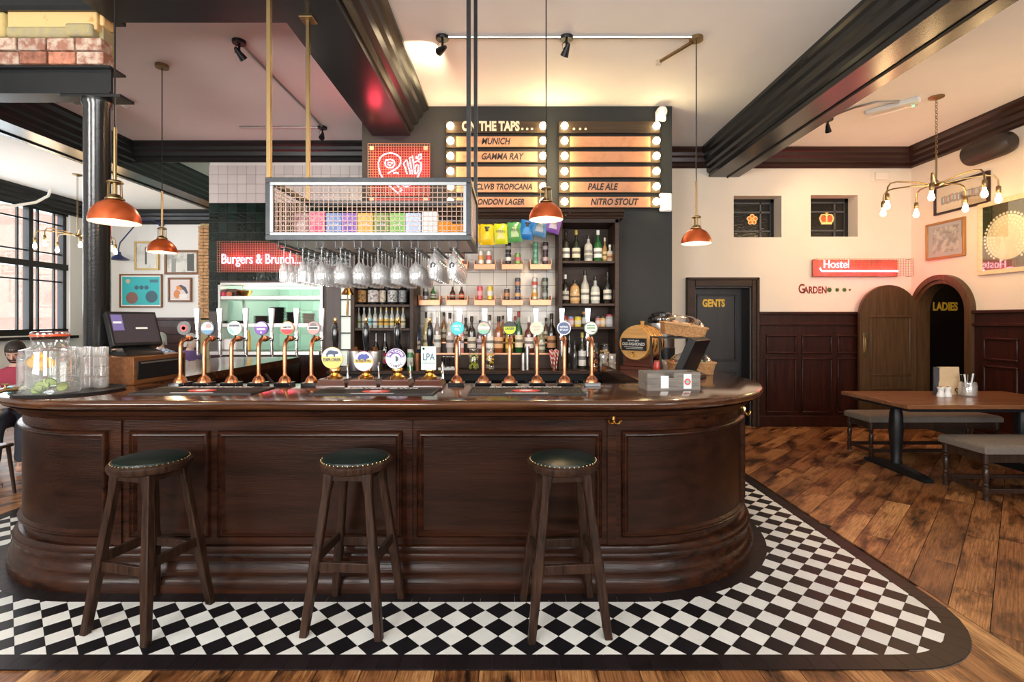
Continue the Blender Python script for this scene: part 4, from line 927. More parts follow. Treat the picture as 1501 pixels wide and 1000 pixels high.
# lower right compartment and counter
for px, top, w, sh, gc, lc, cc, lab in ((834,484,9,'slim',K_,None,K_,'plain black bottle in the bottom of the right cabinet'),(853,488,11,'slim',(.03,.03,.02),WH,(.6,.5,.1),'black bottle with large white label and yellow cap in the right cabinet'),(842,500,8,'squat',(.05,.05,.05),None,K_,'short dark bottle in the bottom of the right cabinet')):
    bottle(px, CB, top, YS, w, sh, gc, lc, cc, lab, lz=(.08,.5), grp='bottles in the bottom of the right cabinet')
def clipjar(px, base, top, Y, w, c, lab, bits):
    x = xat(px,Y); h = (EYE-(top-VY)/F*Y)-base; r = w/2*Y/F; t = thing('clip_jar', lab, 'jar', (x,Y,base), group='glass clip jars on the back bar')
    MB().lathe([(0,0),(r*.95,0),(r,.01),(r,h*.72),(r*.8,h*.82),(r*.8,h*.9),(r*.86,h*.92),(r*.86,h*.97),(0,h)], 18).build('glass', M['glass'], t)
    random.seed(int(px)); mb = MB()
    for k in range(26):
        a = random.uniform(0,2*PI); q_ = r*.78*math.sqrt(random.random()); s = r*.24
        mb.lathe([(0,-s),(s*.8,-s*.5),(s,0),(s*.8,s*.5),(0,s)], 7, (q_*math.cos(a), q_*math.sin(a), random.uniform(s, h*.68)))
    mb.build(bits, flat(c,.5), t, kind='stuff')
    MB().tube([(r*.85*math.cos(2*PI*k/14), r*.85*math.sin(2*PI*k/14), h*.9) for k in range(14)], .003, 5, True).build('wire_clip', M['steel'], t)
clipjar(869.5, CB, 500, 5.62, 14, (.62,.20,.05), 'glass clip jar of orange snacks at the right of the back bar', 'snacks'); clipjar(887, CB, 501, 5.70, 19, (.60,.42,.18), 'glass clip jar of pale crisps at the right of the back bar', 'snacks')
clipjar(694, CB, 509, 5.55, 16, (.36,.42,.04), 'glass jar of lime wedges on the back bar', 'limes'); clipjar(718, CB, 509, 5.55, 13, (.75,.48,.03), 'glass jar of lemon slices on the back bar', 'lemons')
# copper shelves with cans and bottles
def cshelf(px, py, lab):
    z = zat(py,5.84); t = thing('copper_shelf', lab, 'shelf', (xat(px,5.84),5.97,z), group='copper wall shelves on the back bar tiles')
    MB().box(-.122,.122,-.19,0,-.0,.01).build('board', M['coppershelf'], t, bev=.003); MB().box(-.122,.122,-.195,-.185,-.055,.008).build('front_lip', M['coppershelf'], t, bev=.004)
    for s in (-1,1): MB().box(s*.12-.003,s*.12+.003,-.19,0,-.02,.06).build('end_bracket', M['coppershelf'], t, smooth=0)
    return z+.01
def can(px, base, Y, c, c2, lab, h=.128, r=.033):
    t = thing('drink_can', lab, 'can', (xat(px,Y),Y,base), group='cans on the copper shelves')
    MB().lathe([(r*.75,0),(r,.008),(r,h-.012),(r*.8,h-.003)], 16).build('body', flat(c,.3,.2), t); MB().lathe([(r*.8,h-.004),(r*.8,h),(0,h-.002)], 16).build('lid', M['steel'], t)
    MB().lathe([(r*1.01,h*.3),(r*1.02,h*.31),(r*1.02,h*.62),(r*1.01,h*.63)], 16).build('label_band', flat(c2,.4), t)
    return base+h
r1 = [cshelf(px, 389, l) for px, l in ((670,'copper shelf in the upper row behind the hanging glasses'),(710.5,'copper shelf in the upper row with two pale cans'),(750.6,'copper shelf in the upper row with stacked black cans'),(791.6,'copper shelf in the upper row with stacked green cans'))][0]
r2 = [cshelf(px, 441, l) for px, l in ((630,'leftmost copper shelf of the lower row, with a green bottle'),(670,'copper shelf in the lower row with two dark bottles'),(710.4,'copper shelf in the lower row with red and yellow cans'),(750.7,'copper shelf in the lower row with three stacked dark cans'),(791.6,'rightmost copper shelf of the lower row, with pale stacked cans'))][0]
YC = 5.83; BK = (.03,.03,.035)
can(704.5,r1,YC,(.75,.68,.62),(.7,.35,.1),'white can with orange print, left on its upper copper shelf',.16); can(716,r1,YC,(.75,.72,.66),(.6,.12,.1),'white can with floral print beside the orange printed can',.16)
b = can(744.5,r1,YC,BK,WH,'lower black can with white skull print on the upper copper shelf'); can(744.5,b,YC,BK,(.5,.5,.5),'top black can stacked on another above a copper shelf'); can(758.5,r1,YC,(.25,.45,.12),(.65,.15,.2),'green and pink can beside the stacked black cans')
b = can(784.5,r1,YC,(.20,.46,.30),(.12,.3,.2),'lower mint green can on the upper copper shelf'); can(784.5,b,YC,(.22,.5,.33),(.12,.3,.2),'upper mint green can of the stacked pair')
b = can(799,r1,YC,(.09,.05,.06),(.6,.45,.45),'lower maroon can on the upper copper shelf'); can(799,b,YC,(.07,.045,.055),(.55,.45,.45),'upper maroon can of the stacked pair')
can(703,r2,YC,(.65,.09,.12),(.8,.4,.4),'red can on the lower copper shelf',.16); can(718,r2,YC,(.75,.5,.06),WH,'yellow can on the lower copper shelf',.16)
can(742.5,r2,YC,(.10,.07,.06),(.6,.25,.1),'single dark orange banded can on the lower copper shelf'); b = can(758.5,r2,YC,(.05,.06,.12),(.7,.4,.15),'lower navy and orange can of the stacked pair'); can(758.5,b,YC,(.07,.08,.10),(.55,.25,.15),'upper navy can of the stacked pair')
b = can(783.5,r2,YC,(.72,.6,.4),(.75,.35,.05),'lower white and orange can on the rightmost lower copper shelf'); can(783.5,b,YC,(.7,.62,.6),(.65,.12,.08),'upper white and red can on the rightmost lower copper shelf')
b = can(798.5,r2,YC,(.12,.14,.10),(.4,.42,.38),'lower dark green can on the rightmost lower copper shelf'); can(798.5,b,YC,(.10,.12,.09),(.35,.4,.3),'upper dark green can on the rightmost lower copper shelf')
can(623.5,r2,YC,(.25,.26,.27),BK,'grey can on the leftmost lower copper shelf',.15)
for px, gc, lc, lab in ((634.5,(.01,.12,.02),(.5,.5,.45),'green beer bottle on the leftmost lower copper shelf'),(663,(.04,.015,.008),(.3,.08,.05),'brown beer bottle on the lower copper shelf'),(676,(.05,.012,.008),(.6,.1,.03),'brown beer bottle with orange red label on the lower copper shelf')):
    bottle(px, r2, 420, YC, 8, 'beer', gc, lc, None, lab, grp='beer bottles on the copper shelves')
can(665,r1,YC,(.55,.25,.05),WH,'amber can on the copper shelf behind the glasses',.15); can(676,r1,YC,(.5,.1,.05),WH,'red can on the copper shelf behind the glasses',.13)
# bottles on the step and counter
zs = CB+.17; zs2 = CB+.29
BT = [(611,477,9,'whisky',(.03,.05,.12),(.55,.5,.45),K_,'blue black bottle, front left of the spirit row'),(624,458,9,'slim',(.45,.38,.12),(.6,.55,.3),K_,'yellow bottle second from the left of the spirit row'),(640.5,457,10,'slim',(.30,.24,.22),WH,WH,'clear bottle with white label and red mark, behind the LPA pump'),
 (659,459,11,'taper',(.45,.40,.36),(.55,.5,.5),K_,'clear square spirit bottle left of the turquoise tap badge'),(676,462,7,'slim',(.6,.2,.2),(.75,.6,.6),(.2,.02,.02),'slim pink bottle right of the turquoise tap badge'),(691,464,12,'whisky',(.02,.014,.012),(.65,.6,.5),K_,'black bottle with pale label above the lime jar'),
 (703,470,9,'squat',(.10,.05,.05),(.5,.4,.45),K_,'short dark bottle behind the rainbow tap badge'),(717.5,462,11,'slim',(.55,.55,.55),WH,K_,'clear rum bottle with white label and red dot'),(730.5,464,13,'whisky',(.25,.07,.02),(.72,.42,.22),K_,'amber bourbon bottle with peach label'),(746,468,11,'squat',(.35,.25,.03),(.8,.55,.05),K_,'bottle with yellow label behind the lime green tap badge'),
 (760,457,11,'slim',(.015,.09,.025),(.75,.65,.45),(.25,.02,.02),'green whiskey bottle with cream label and red cap'),(775,465,13,'squat',(.12,.03,.02),(.8,.72,.68),(.7,.7,.68),'dark red bottle with pale labels beside the peach tap badge'),(793,480,11,'squat',(.25,.25,.15),(.55,.55,.42),K_,'olive bottle behind the peach tap badge'),(808,460,13,'taper',(.012,.010,.010),(.5,.25,.12),K_,'tall black bottle above the red and white striped cup')]
for i, (px, top, w, sh, gc, lc, cc, lab) in enumerate(BT): bottle(px, zs, top, 5.79, w, sh, gc, lc, cc, lab, grp='spirit bottles on the back bar step')
for i, (px, top, w, sh, gc, lc, cc, lab) in enumerate(((613,464,8,'slim',(.05,.09,.18),None,(.03,.05,.12),'tall blue bottle at the back left of the spirit row'),(650,458,8,'slim',(.25,.13,.04),CRM,K_,'back row amber bottle behind the LPA pump'),(682,466,9,'whisky',(.05,.03,.02),CRM,K_,'back row dark bottle near the turquoise tap badge'),(737,463,8,'slim',(.30,.10,.03),CRM,K_,'back row amber bottle between the rainbow and green badges'),(755,464,9,'slim',(.03,.02,.02),(.5,.1,.1),(.3,.02,.02),'back row dark bottle with red cap'),(800,466,8,'slim',(.1,.05,.03),CRM,K_,'back row brown bottle near the striped cup'))):
    bottle(px, zs2, top, 5.915, w, sh, gc, lc, cc, lab, grp='back row spirit bottles')
# metal cups, striped straw cup, tumblers
def cup(px, base, top, Y, w, m, lab, name='jigger', grp=None, taper=.8, cat='cup'):
    h = (EYE-(top-VY)/F*Y)-base; r = w/2*Y/F
    o = MB().lathe([(0,.002),(r*taper,0),(r,h),(r*.93,h),(r*taper*.92,.006),(0,.006)], 16).build(name, m, None, (xat(px,Y),Y,base)); return tag(o, lab, cat, grp)
for k, px in enumerate((649.5,656.5,663)): cup(px, CB+.03, 523, 5.55, 6.5, M['chrome'], ('left','middle','right')[k]+' one of three steel thimble measures behind the LPA pump', grp='steel thimble measures')
tag(MB().box(-.11,.11,-.05,.05,0,.03).build('drip_tray', M['steel'], None, (xat(657,5.55),5.55,CB), bev=.004), 'small steel tray under three thimble measures', 'tray')
cup(766.5, CB, 518, 5.55, 7, M['steel'], 'left steel shot measure before the spirit bottles', grp='steel shot measures', taper=1); cup(772.5, CB, 508, 5.58, 6.5, M['steel'], 'tall steel measure before the spirit bottles', grp='steel shot measures', taper=1)
cup(611.5, CB, 518, 5.5, 10, M['copper'], 'copper cup holding bar spoons', name='copper_cup', taper=.75)
sp = thing('bar_spoon', 'steel bar spoons standing in the copper cup', 'spoon', (xat(611.5,5.5),5.5,CB+.01))
for k, dx in enumerate((-.05,-.02)): MB().tube([(0,0,0),(dx,0,.2+.03*k)], [.004,.008], 6).build('handle', M['chrome'], sp)
cup(812, CB, 518, 5.5, 11, M['copper'], 'copper cup under the red and white striped straws', name='copper_cup', taper=.7)
M['stripe'] = pm('red_white_stripe', (.75,.7,.66), .6)
nt = M['stripe'].node_tree; wv = nt.nodes.new('ShaderNodeTexWave'); wv.bands_direction = 'DIAGONAL'; wv.inputs['Scale'].default_value = 14; wv.inputs['Distortion'].default_value = 3
tcn = nt.nodes.new('ShaderNodeTexCoord'); rp = nt.nodes.new('ShaderNodeValToRGB'); rp.color_ramp.interpolation = 'CONSTANT'; rp.color_ramp.elements[0].color = (.55,.03,.04,1); rp.color_ramp.elements[1].position = .5; rp.color_ramp.elements[1].color = (.8,.75,.7,1)
nt.links.new(tcn.outputs['Object'], wv.inputs['Vector']); nt.links.new(wv.outputs['Fac'], rp.inputs[0]); nt.links.new(rp.outputs[0], nt.nodes['Principled BSDF'].inputs['Base Color'])
st = thing('paper_straws', 'bunch of red and white striped paper straws in a copper cup', 'straws', (xat(812,5.5),5.5,CB+.012)); random.seed(8)
for k in range(22):
    a = 2*PI*k/22*3; q_ = .008+.022*(k/22); e = .028+.032*(k/22); MB().tube([(q_*math.cos(a)*.8,q_*math.sin(a)*.8,.0),(e*math.cos(a),e*math.sin(a),.21+random.uniform(-.01,.01))], .006, 6).build('straw', M['stripe'], st)
tp_ = tag(MB().lathe([(0,0),(.16,0),(.17,.012),(0,.008)], 20).build('glass_plate', M['glass'], None, (xat(891,5.4)-.02,5.42,CB)), 'clear round plate under tumblers at the right of the back bar', 'plate')
tum = None
def tumbler(loc, lab, grp, r=.042, h=.085):
    global tum
    if tum is None or tum.data.get('r') != r:
        tum = MB().lathe([(0,.003),(r*.8,0),(r*.85,.002),(r,h*.97),(r*.97,h),(r*.93,h*.97),(r*.78,.012),(0,.012)], 16).build('tumbler', M['wine'], None, loc); tum.data['r'] = r; o = tum
    else: o = tum.copy(); col.objects.link(o); o.location = loc
    return tag(o, lab, 'glass', grp)
for k in range(2):
    for j in range(2): tumbler((xat(884+k*13,5.42),5.42,CB+.013+j*.086), ('upper' if j else 'lower')+' tumbler of the '+('right' if k else 'left')+' stack on the back bar plate', 'stacked tumblers on the back bar plate')
# left cabinet contents
ya = zat(446.5,5.6); yb = zat(481,5.6)
for px, w, c, lab in ((529,15,(.55,.30,.10),'large can with orange and yellow print on the upper left shelf'),(547,16,(.65,.6,.58),'large black and white can second on the upper left shelf'),(560.5,9,(.6,.5,.4),'narrow tan can on the upper left shelf'),(575,14,(.55,.55,.54),'large can with grey doodle print on the upper left shelf'),(590,12,(.3,.31,.32),'large dark can with leaf print on the upper left shelf')):
    t = thing('large_can', lab, 'can', (xat(px,5.72),5.72,ya), group='large cans on the upper left shelf'); r = w/2*5.72/F; h = .19
    MB().lathe([(r*.9,0),(r,.01),(r,h-.02),(r*.7,h)], 18).build('body', M['blackmetal'], t); MB().lathe([(r*1.01,.03),(r*1.02,.031),(r*1.02,h-.03),(r*1.01,h-.029)], 18).build('label_band', pm('printed_label', c, .5, c2=tuple(.2*v for v in c), vs=35, thr=(.4,.5)), t)
for k in range(9):
    px = 525+k*8.2; c = ((.35,.42,.2),(.5,.5,.5),(.25,.55,.6),(.6,.6,.6),(.65,.4,.08),(.65,.4,.08),(.7,.6,.25),(.7,.42,.08),(.65,.55,.3))[k]
    bottle(px, yb, 451, 5.7, 7.2, 'beer', (.42,.44,.40), c, (.6,.6,.58) if k < 4 else (.65,.38,.08), ('first','second','third','fourth','fifth','sixth','seventh','eighth','ninth')[k]+' small mixer bottle from the left in the row of nine, '+('silver' if k < 4 else 'gold')+' capped', grp='mixer bottles on the left cabinet shelf')
for px, w, lab in ((551,10,'dark wine bottle at the left of the low left shelf'),(564,11,'dark wine bottle in the middle of the low left shelf'),(584,11,'dark wine bottle at the right of the low left shelf')): bottle(px, CB, 487, 5.72, w, 'slim', (.012,.008,.008), WH if px != 564 else (.55,.04,.12), None, lab, grp='wine bottles on the low left shelf')
def urn(px, lab):
    t = thing('steel_ice_bucket', lab, 'bucket', (xat(px,5.5),5.5,CB), group='steel buckets on the back bar'); r = 12*5.5/F
    MB().lathe([(0,0),(r*.97,0),(r,.01),(r,.21),(r*.94,.215),(r*.93,.02),(0,.02)], 24).build('body', M['steel'], t); MB().lathe([(.0,.2),(r*.9,.205),(.02,.225),(.025,.25),(0,.26)], 16).build('lid', M['walnut'], t)
urn(521, 'steel bucket with wooden knob behind the bear badge pump'); urn(549, 'steel bucket behind the pink pig badge pump')
jar(601, CB, 512, 5.5, 9, (.03,.18,.06), (.6,.6,.6), 'green and silver canister beside the purple porter badge', name='canister', cat='canister')
# bell
t = thing('brass_bell', 'brass bell with a rope pull hanging under the glass rack', 'bell', (xat(509,5.3),5.3,zat(427,5.3)))
MB().lathe([(.0,.07),(.022,.065),(.03,.03),(.045,.0),(.062,-.025),(.066,-.035),(.05,-.03),(0,.05)], 20).build('dome', M['brass'], t)
MB().tube([(0,0,.07),(0,0,.14),(0,.25,.16)], .008, 8).build('bracket', M['brass'], t); MB().tube([(0,0,.0),(0,0,-.08),(.004,0,-.12),(-.004,0,-.24),(0,0,-.27)], [.006,.006,.013,.014,.005], 8).build('rope_pull', pm('rope', (.38,.24,.1), .9, bump=.6, bs=60), t)
# crisp packets on a line
M['ply'] = None
def packet(px, py, w, h, rot, c, c2, lab, Y=5.42, word=None, dark=False, top=None):
    t = thing('crisp_packet', lab, 'crisp packet', tuple(at(px,py,Y)), group='crisp packets clipped under the cornice'); t.rotation_euler = (0,R(rot),0)
    W, H = w*Y/F/2, h*Y/F; mb = MB(); n = 6; rowsF = []; rowsB = []
    for j in range(9):
        v = j/8; z = -H*v; wd = W*(1-.05*math.sin(PI*v)); b = .035*math.sin(PI*v)**.6 if 0 < v < 1 else 0
        rowsF.append([(wd*(2*i/n-1), -b*math.sin(PI*i/n)**.7+.004*math.sin(5*i+j), z+(.004*math.sin(i*2) if j in (0,8) else 0)) for i in range(n+1)])
        rowsB.append([(wd*(2*i/n-1), b*math.sin(PI*i/n)**.7+.002, z) for i in range(n+1)])
    mb.sweep(rowsF); mb.sweep(rowsB); mb.build('bag', flat(c,.25), t, smooth=80)
    m2 = MB(); m2.sweep([[(x*.8, y-.003, z) for x,y,z in r] for r in rowsF[2:7]]); m2.build('printed_front', flat(c2,.4), t, smooth=80)
    if dark: m3 = MB(); m3.sweep([[(x*.62, y-.006, z) for x,y,z in r] for r in rowsF[1:4]]); m3.build('printed_logo', flat((.03,.03,.03),.4), t, smooth=80)
    if word: text(word, .045, flat((.10,.12,.06)), t, (0,-.048,-H*.42), ext=.0005, sx=.8)
    MB().cbox((W*.9,-.005,.005), (.012,.02,.03)).build('clip', M['blackmetal'], t)
packet(699,328,8,28,0,(.75,.42,.02),(.7,.5,.2),'edge of an orange yellow crisp packet, leftmost on the line')
packet(713.5,329,20,30,0,(.80,.52,.01),(.85,.58,.02),'bright yellow crisp packet with a black logo panel',dark=True); packet(733,328,20,30,-2,(.62,.66,.02),(.72,.66,.25),'lime yellow crisp packet printed PIPERS',word='PIPERS')
packet(753,326,21,29,-4,(.10,.34,.10),(.45,.60,.30),'green crisp packet printed PIPERS',word='PIPERS'); packet(773.5,323,20,28,8,(.02,.16,.48),(.05,.26,.62),'blue crisp packet with a black logo panel',dark=True)
packet(794,322,22,25,14,(.08,.22,.40),(.36,.38,.42),'grey and blue crisp packet behind the pendant lamp',word='PIPERS'); packet(814,319,22,23,16,(.20,.08,.36),(.50,.42,.50),'lilac crisp packet, rightmost on the line',word='PIPERS')
tag(MB().tube([tuple(at(a_,b_,5.422)) for a_,b_ in ((640,312),(694,327),(704,328),(713,328.6),(733,327.6),(753,325.6),(773,322.6),(794,321.6),(814,318.6),(828,316.5),(836,311))], .003, 5).build('packet_line', M['blackmetal']), 'thin black line holding the row of crisp packets', 'line')
# ---- hanging gantry
GX0, GX1, GY0, GY1, GZ0, GZ1 = -1.49, -.247, 3.07, 3.69, 2.056, 2.435
gt = thing('hanging_gantry', 'suspended steel frame with wire mesh sides above the bar', 'rack', ((GX0+GX1)/2,(GY0+GY1)/2,GZ0)); gx, gy = (GX0+GX1)/2, (GY0+GY1)/2
a, b, h = (GX1-GX0)/2, (GY1-GY0)/2, GZ1-GZ0; e = .032
for z in (0, h-e):
    for y in (-b, b-e): MB().box(-a,a,y,y+e,z,z+e).build('frame_bar', M['gun'], gt, bev=.002)
    for x in (-a, a-e): MB().box(x,x+e,-b+e,b-e,z,z+e).build('frame_bar', M['gun'], gt, bev=.002)
for x in (-a, a-e):
    for y in (-b, b-e): MB().box(x,x+e,y,y+e,e,h-e).build('frame_post', M['gun'], gt, bev=.002)
M['galv'] = pm('galvanised', (.30,.31,.32), .45, .8)
for y in (-b-.004,): 
    mb = MB(); panel_frame(mb, -a+e-.004, a-e+.004, e-.004, h-e+.004, .02, lambda m,p,q,c,d: m.box(p,q,y,y+.012,c,d)); mb.build('mesh_frame', M['galv'], gt, bev=.002)
M['meshw'] = pm('mesh_wire', (.30,.21,.17), .4, .8)
mb = MB(); wire_grid(mb, -a+e, a-e, e, h-e, -b+.012, .0286, .0017); mb.build('mesh_panel', M['meshw'], gt, smooth=0)
for x in (-a+.012, a-.014):
    mb = MB(); n = 21; m = 11
    for i in range(n+1): y = -b+e+(2*b-2*e)*i/n; mb.box(x-.0017,x+.0017,y-.0017,y+.0017,e,h-e)
    for j in range(m+1): z = e+(h-2*e)*j/m; mb.box(x-.0017,x+.0017,-b+e,b-e,z-.0017,z+.0017)
    mb.build('mesh_panel', M['meshw'], gt, smooth=0)
MB().box(-a+e,a-e,-b+e,b-e,.004,.018).build('shelf_board', pm('pale_board', (.60,.52,.47), .3), gt, smooth=0)
for x, y, zt, m in ((-a+.016,-b+.016,3.75,'oldbrass'),(-a+.016,b-.016,3.75,'oldbrass'),(a-.016,-b+.016,CE,'gun'),(a-.016,b-.016,CE,'gun')):
    o = MB().box(x-.013,x+.013,y-.013,y+.013,h,zt-GZ0).build('hanging_rod', M[m], gt, bev=.002); MB().box(x-.05,x+.05,y-.05,y+.05,zt-GZ0-.012,zt-GZ0).build('fixing_plate', M['oldbrass'], o, bev=.003)
rails = []
for k in range(10):
    x = xat(413+27.8*k, 3.1); rails.append(x); mb = MB()
    for s in (-1,1):
        xx = x-gx+s*.021
        for y in (-b+.03, b-.06): mb.box(xx-.003,xx+.003,y-.003,y+.003,-.045,.006)
        mb.box(xx-.003+(0 if s > 0 else -.0),xx+.003,-b+.027,b-.057,-.048,-.042); mb.box(min(xx,xx-s*.012),max(xx,xx-s*.012),-b+.027,b-.057,-.048,-.045)
    mb.build('glass_rail', M['gun'], gt, smooth=0)
# glasses
zr = GZ0-.045
def glassmesh(kind):
    P = {'flute': [(.031,.001),(.03,.003),(.004,.006),(.0035,-.075),(.014,-.09),(.024,-.12),(.027,-.15),(.024,-.205),(.0235,-.205),(.026,-.15),(.023,-.12),(.012,-.092),(0,-.088)],
         'wine': [(.034,.001),(.033,.003),(.004,.006),(.0035,-.08),(.012,-.092),(.032,-.115),(.041,-.145),(.038,-.19),(.034,-.215),(.0335,-.215),(.037,-.19),(.04,-.145),(.031,-.116),(.011,-.094),(0,-.09)],
         'tulip': [(.034,.001),(.033,.003),(.006,.008),(.006,-.03),(.02,-.045),(.04,-.08),(.044,-.11),(.036,-.16),(.034,-.185),(.0335,-.185),(.035,-.16),(.043,-.11),(.039,-.08),(.019,-.047),(0,-.044)]}[kind]
    return MB().lathe(P, 20)
pro = {}
ordn = ('first','second','third','fourth','fifth','sixth','seventh','eighth','ninth','tenth'); dep = ('front','second','third','fourth','fifth','back')
for k, x in enumerate(rails):
    kind = 'flute' if k < 2 else ('tulip' if k > 7 else 'wine')
    for j in range(6):
        y = GY0+.055+j*.092; lab = '%s %s glass hanging in the %s rail from the left' % (dep[j], {'flute':'champagne flute','wine':'stemmed wine','tulip':'tulip beer'}[kind], ordn[k])
        if kind not in pro:
            o = pro[kind] = glassmesh(kind).build({'flute':'champagne_flute','wine':'wine_glass','tulip':'beer_glass'}[kind], M['wine'], None, (x,y,zr+.002), smooth=60)
        else: o = pro[kind].copy(); col.objects.link(o); o.location = (x,y,zr+.002)
        for c in list(o.children): pass
        tag(o, lab.replace('champagne flute glass','champagne flute'), 'glass', 'glasses hanging from the gantry')
        if kind == 'tulip' and j == 0:
            mb = MB(); mb.tube([(-.012,-.0435,-.125),(-.016,-.0435,-.105),(-.004,-.0445,-.09),(.01,-.0435,-.1),(.008,-.044,-.115),(-.004,-.0445,-.112)], .004, 6); mb.build('printed_emblem', M['ink'], o)
# tea boxes and packets on the gantry shelf
bc = [((.45,.30,.28),(.2,.05,.08),'mauve floral',441),((.70,.06,.18),(.75,.35,.42),'hot pink',464.5),((.12,.22,.48),(.25,.35,.6),'mid blue',488.5),((.16,.05,.36),(.35,.2,.55),'purple',511),((.70,.32,.03),(.8,.5,.1),'orange patterned',535),((.10,.16,.04),(.35,.42,.08),'dark green patterned',558),((.14,.42,.06),(.3,.55,.15),'bright green',582),((.40,.52,.75),(.6,.68,.8),'pale blue',605),((.62,.66,.68),(.75,.76,.76),'white',629)]
zb_ = GZ0+.019
for k, (c, c2, nm, px) in enumerate(bc):
    w = 23.0*3.3/F/2; hh = zat(312 if k not in (1,8) else 310.5, 3.3)-zb_; t = thing('tea_box', '%s tea box on the mesh gantry shelf' % nm, 'box', (xat(px,3.3),3.34,zb_), group='tea boxes on the gantry')
    MB().box(-w+.001,w-.001,-.04,.04,0,hh).build('carton', pm('printed_carton', c, .45, c2=c2, vs=30, thr=(.38,.62)), t, bev=.004)
    MB().prism([(w*.62*math.cos(2*PI*i/16), hh*.55+hh*.2*math.sin(2*PI*i/16)) for i in range(16)], -.0415, -.04, 'xz').build('printed_cartouche', flat(c,.45), t, smooth=0)
    text('pukka', .024, flat((.75,.72,.68)), t, (0,-.042,hh*.62), ext=.0004)
for k, px in enumerate((651,670)):
    t = thing('orange_packet', ('left' if k == 0 else 'right')+' orange snack packet beside the white tea box', 'packet', (xat(px,3.3),3.32,zb_+.005), group='orange packets on the gantry')
    mb = MB(); n = 6; H = zat(324+3*k,3.3)-zb_-.006; W = .042
    for s in (-1,1): mb.sweep([[(W*(2*i/n-1), s*.022*math.sin(PI*i/n)*math.sin(PI*min(.98,max(.02,v/6)))+s*.002, H*v/6) for i in range(n+1)] for v in range(7)])
    mb.build('bag', flat((.80,.28,.02),.3), t, smooth=80); MB().box(-.02,.02,-.027,-.024,.03,.06).build('printed_label', flat((.85,.6,.3) if k == 0 else (.08,.05,.04)), t, smooth=0)
# ================================================================ ON THE BAR
def badge(t, c, rim, extra, words, y=.045, z=.397, r=.048, name='badge'):
    b_ = MB().lathe([(0,-.008),(r*.9,-.008),(r,-.004),(r,.008),(0,.008)], 28, (0,y,z), RX90 ).build(name, flat(rim,.3), t)
    f_ = MB().lathe([(0,.0105),(r*.88,.0105),(r*.88,.006)], 28, (0,y,z), RX90).build('badge_face', flat(c,.35), b_)
    for poly, cc in extra:
        MB().prism([(u*r,z+v*r) for u,v in poly], y-.0125, y-.0105, 'xz').build('badge_print', flat(cc,.4), b_, smooth=0)
    for s, sz, cc, dz in words: text(s, sz, flat(cc,.4), b_, (0,y-.0135,z+dz), ext=.0004, bold=.0004)
def disc(r0, a0=0, a1=360, cx=0, cy=0, n=20, r1=0):
    p = [(cx+r0*math.cos(R(a0+(a1-a0)*i/n)), cy+r0*math.sin(R(a0+(a1-a0)*i/n))) for i in range(n+1)]
    if a1-a0 >= 360: p = p[:-1]
    return p
def hband(v0, v1, r=.88):
    p = []
    for v in (v0, v1): w = math.sqrt(max(0,r*r-v*v)); p += [(-w,v),(w,v)] if v == v0 else [(w,v),(-w,v)]
    return p
M['handle'] = pm('white_chrome_handle', (.80,.82,.85), .22, .55)
def tap(px, lab, c, rim, extra, words, grp, hw=None):
    Y = 3.5; t = thing('beer_tap', lab, 'beer tap', (xat(px,Y),Y,BH), group=grp)
    MB().box(-.055,.055,-.05,.05,0,.026).build('base_block', M['blackgloss'], t, bev=.003)
    mb = MB(); n = 32; prof = [(.043,.026),(.042,.034),(.036,.05),(.026,.062),(.016,.07),(.015,.078)]
    mb.sweep([[(r*(1-.07*abs(math.sin(5*PI*2*k/n/2*1.6)))*math.cos(2*PI*k/n), r*(1-.07*abs(math.sin(5*2*PI*k/n/2*1.6)))*math.sin(2*PI*k/n), z) for k in range(n)] for r,z in prof], closed=True); mb.build('foot_dome', M['copper'], t, smooth=60)
    MB().tube([(0,0,.07),(0,0,.26),(0,.004,.285),(0,.018,.305),(0,.04,.317),(0,.075,.322)], [.0135]*3+[.0145,.0155,.017], 14).build('column', M['copper'], t, smooth=60)
    MB().lathe([(.0,0),(.019,0),(.021,.01),(.019,.045),(.012,.055),(0,.055)], 16, (0,.07,.322), Matrix.Rotation(-PI/2,4,'X')).build('neck', M['copper'], t)
    fa = MB().tube([(0,.12,.322),(0,.19,.322)], .008, 10).lathe([(.009,.20),(.0095,.30),(.014,.305),(.0155,.33),(.012,.345),(.014,.36),(.011,.375)], 14, (0,.19,0)).build('faucet', M['chrome'], t)
    MB().tube([(0,.19,.29),(0,.2,.24),(0,.205,.19)], [.009,.008,.007], 10).build('spout', M['chrome'], t)
    rows = [[(s1*w, .19+s2*d, z) for s1,s2 in ((-1,-1),(1,-1),(1,1),(-1,1))] for z,w,d in ((.375,.009,.008),(.40,.011,.009),(.535,.0195,.011),(.54,.018,.010))]
    mb = MB(); mb.sweep(rows, closed=True); mb.f += [(0,1,2,3),(15,14,13,12)]; mb.m += [0,0]; mb.build('handle', M['handle'], t, smooth=0, bev=.002)
    MB().tube([(0,.05,.33),(0,.05,.36)], .006, 8).build('badge_stem', M['blackmetal'], t)
    badge(t, c, rim, extra, words)
BKc, Wc = (.02,.02,.02), (.78,.78,.76)
g = 'copper beer taps on the left of the bar'
tap(264, 'copper beer tap with black badge and red centre, leftmost', (.05,.045,.05), BKc, [(disc(.5),(.55,.06,.05)),(disc(.28),(.55,.4,.1))], [], g)
tap(298.8, 'copper beer tap with blue, white and pink landscape badge, second from the left', (.42,.50,.58), (.03,.05,.10), [(disc(.86,200,340),(.08,.22,.36)),(disc(.35,0,360,.2,.35),(.65,.25,.22)),(disc(.3,0,360,-.4,.2),(.6,.45,.45))], [], g)
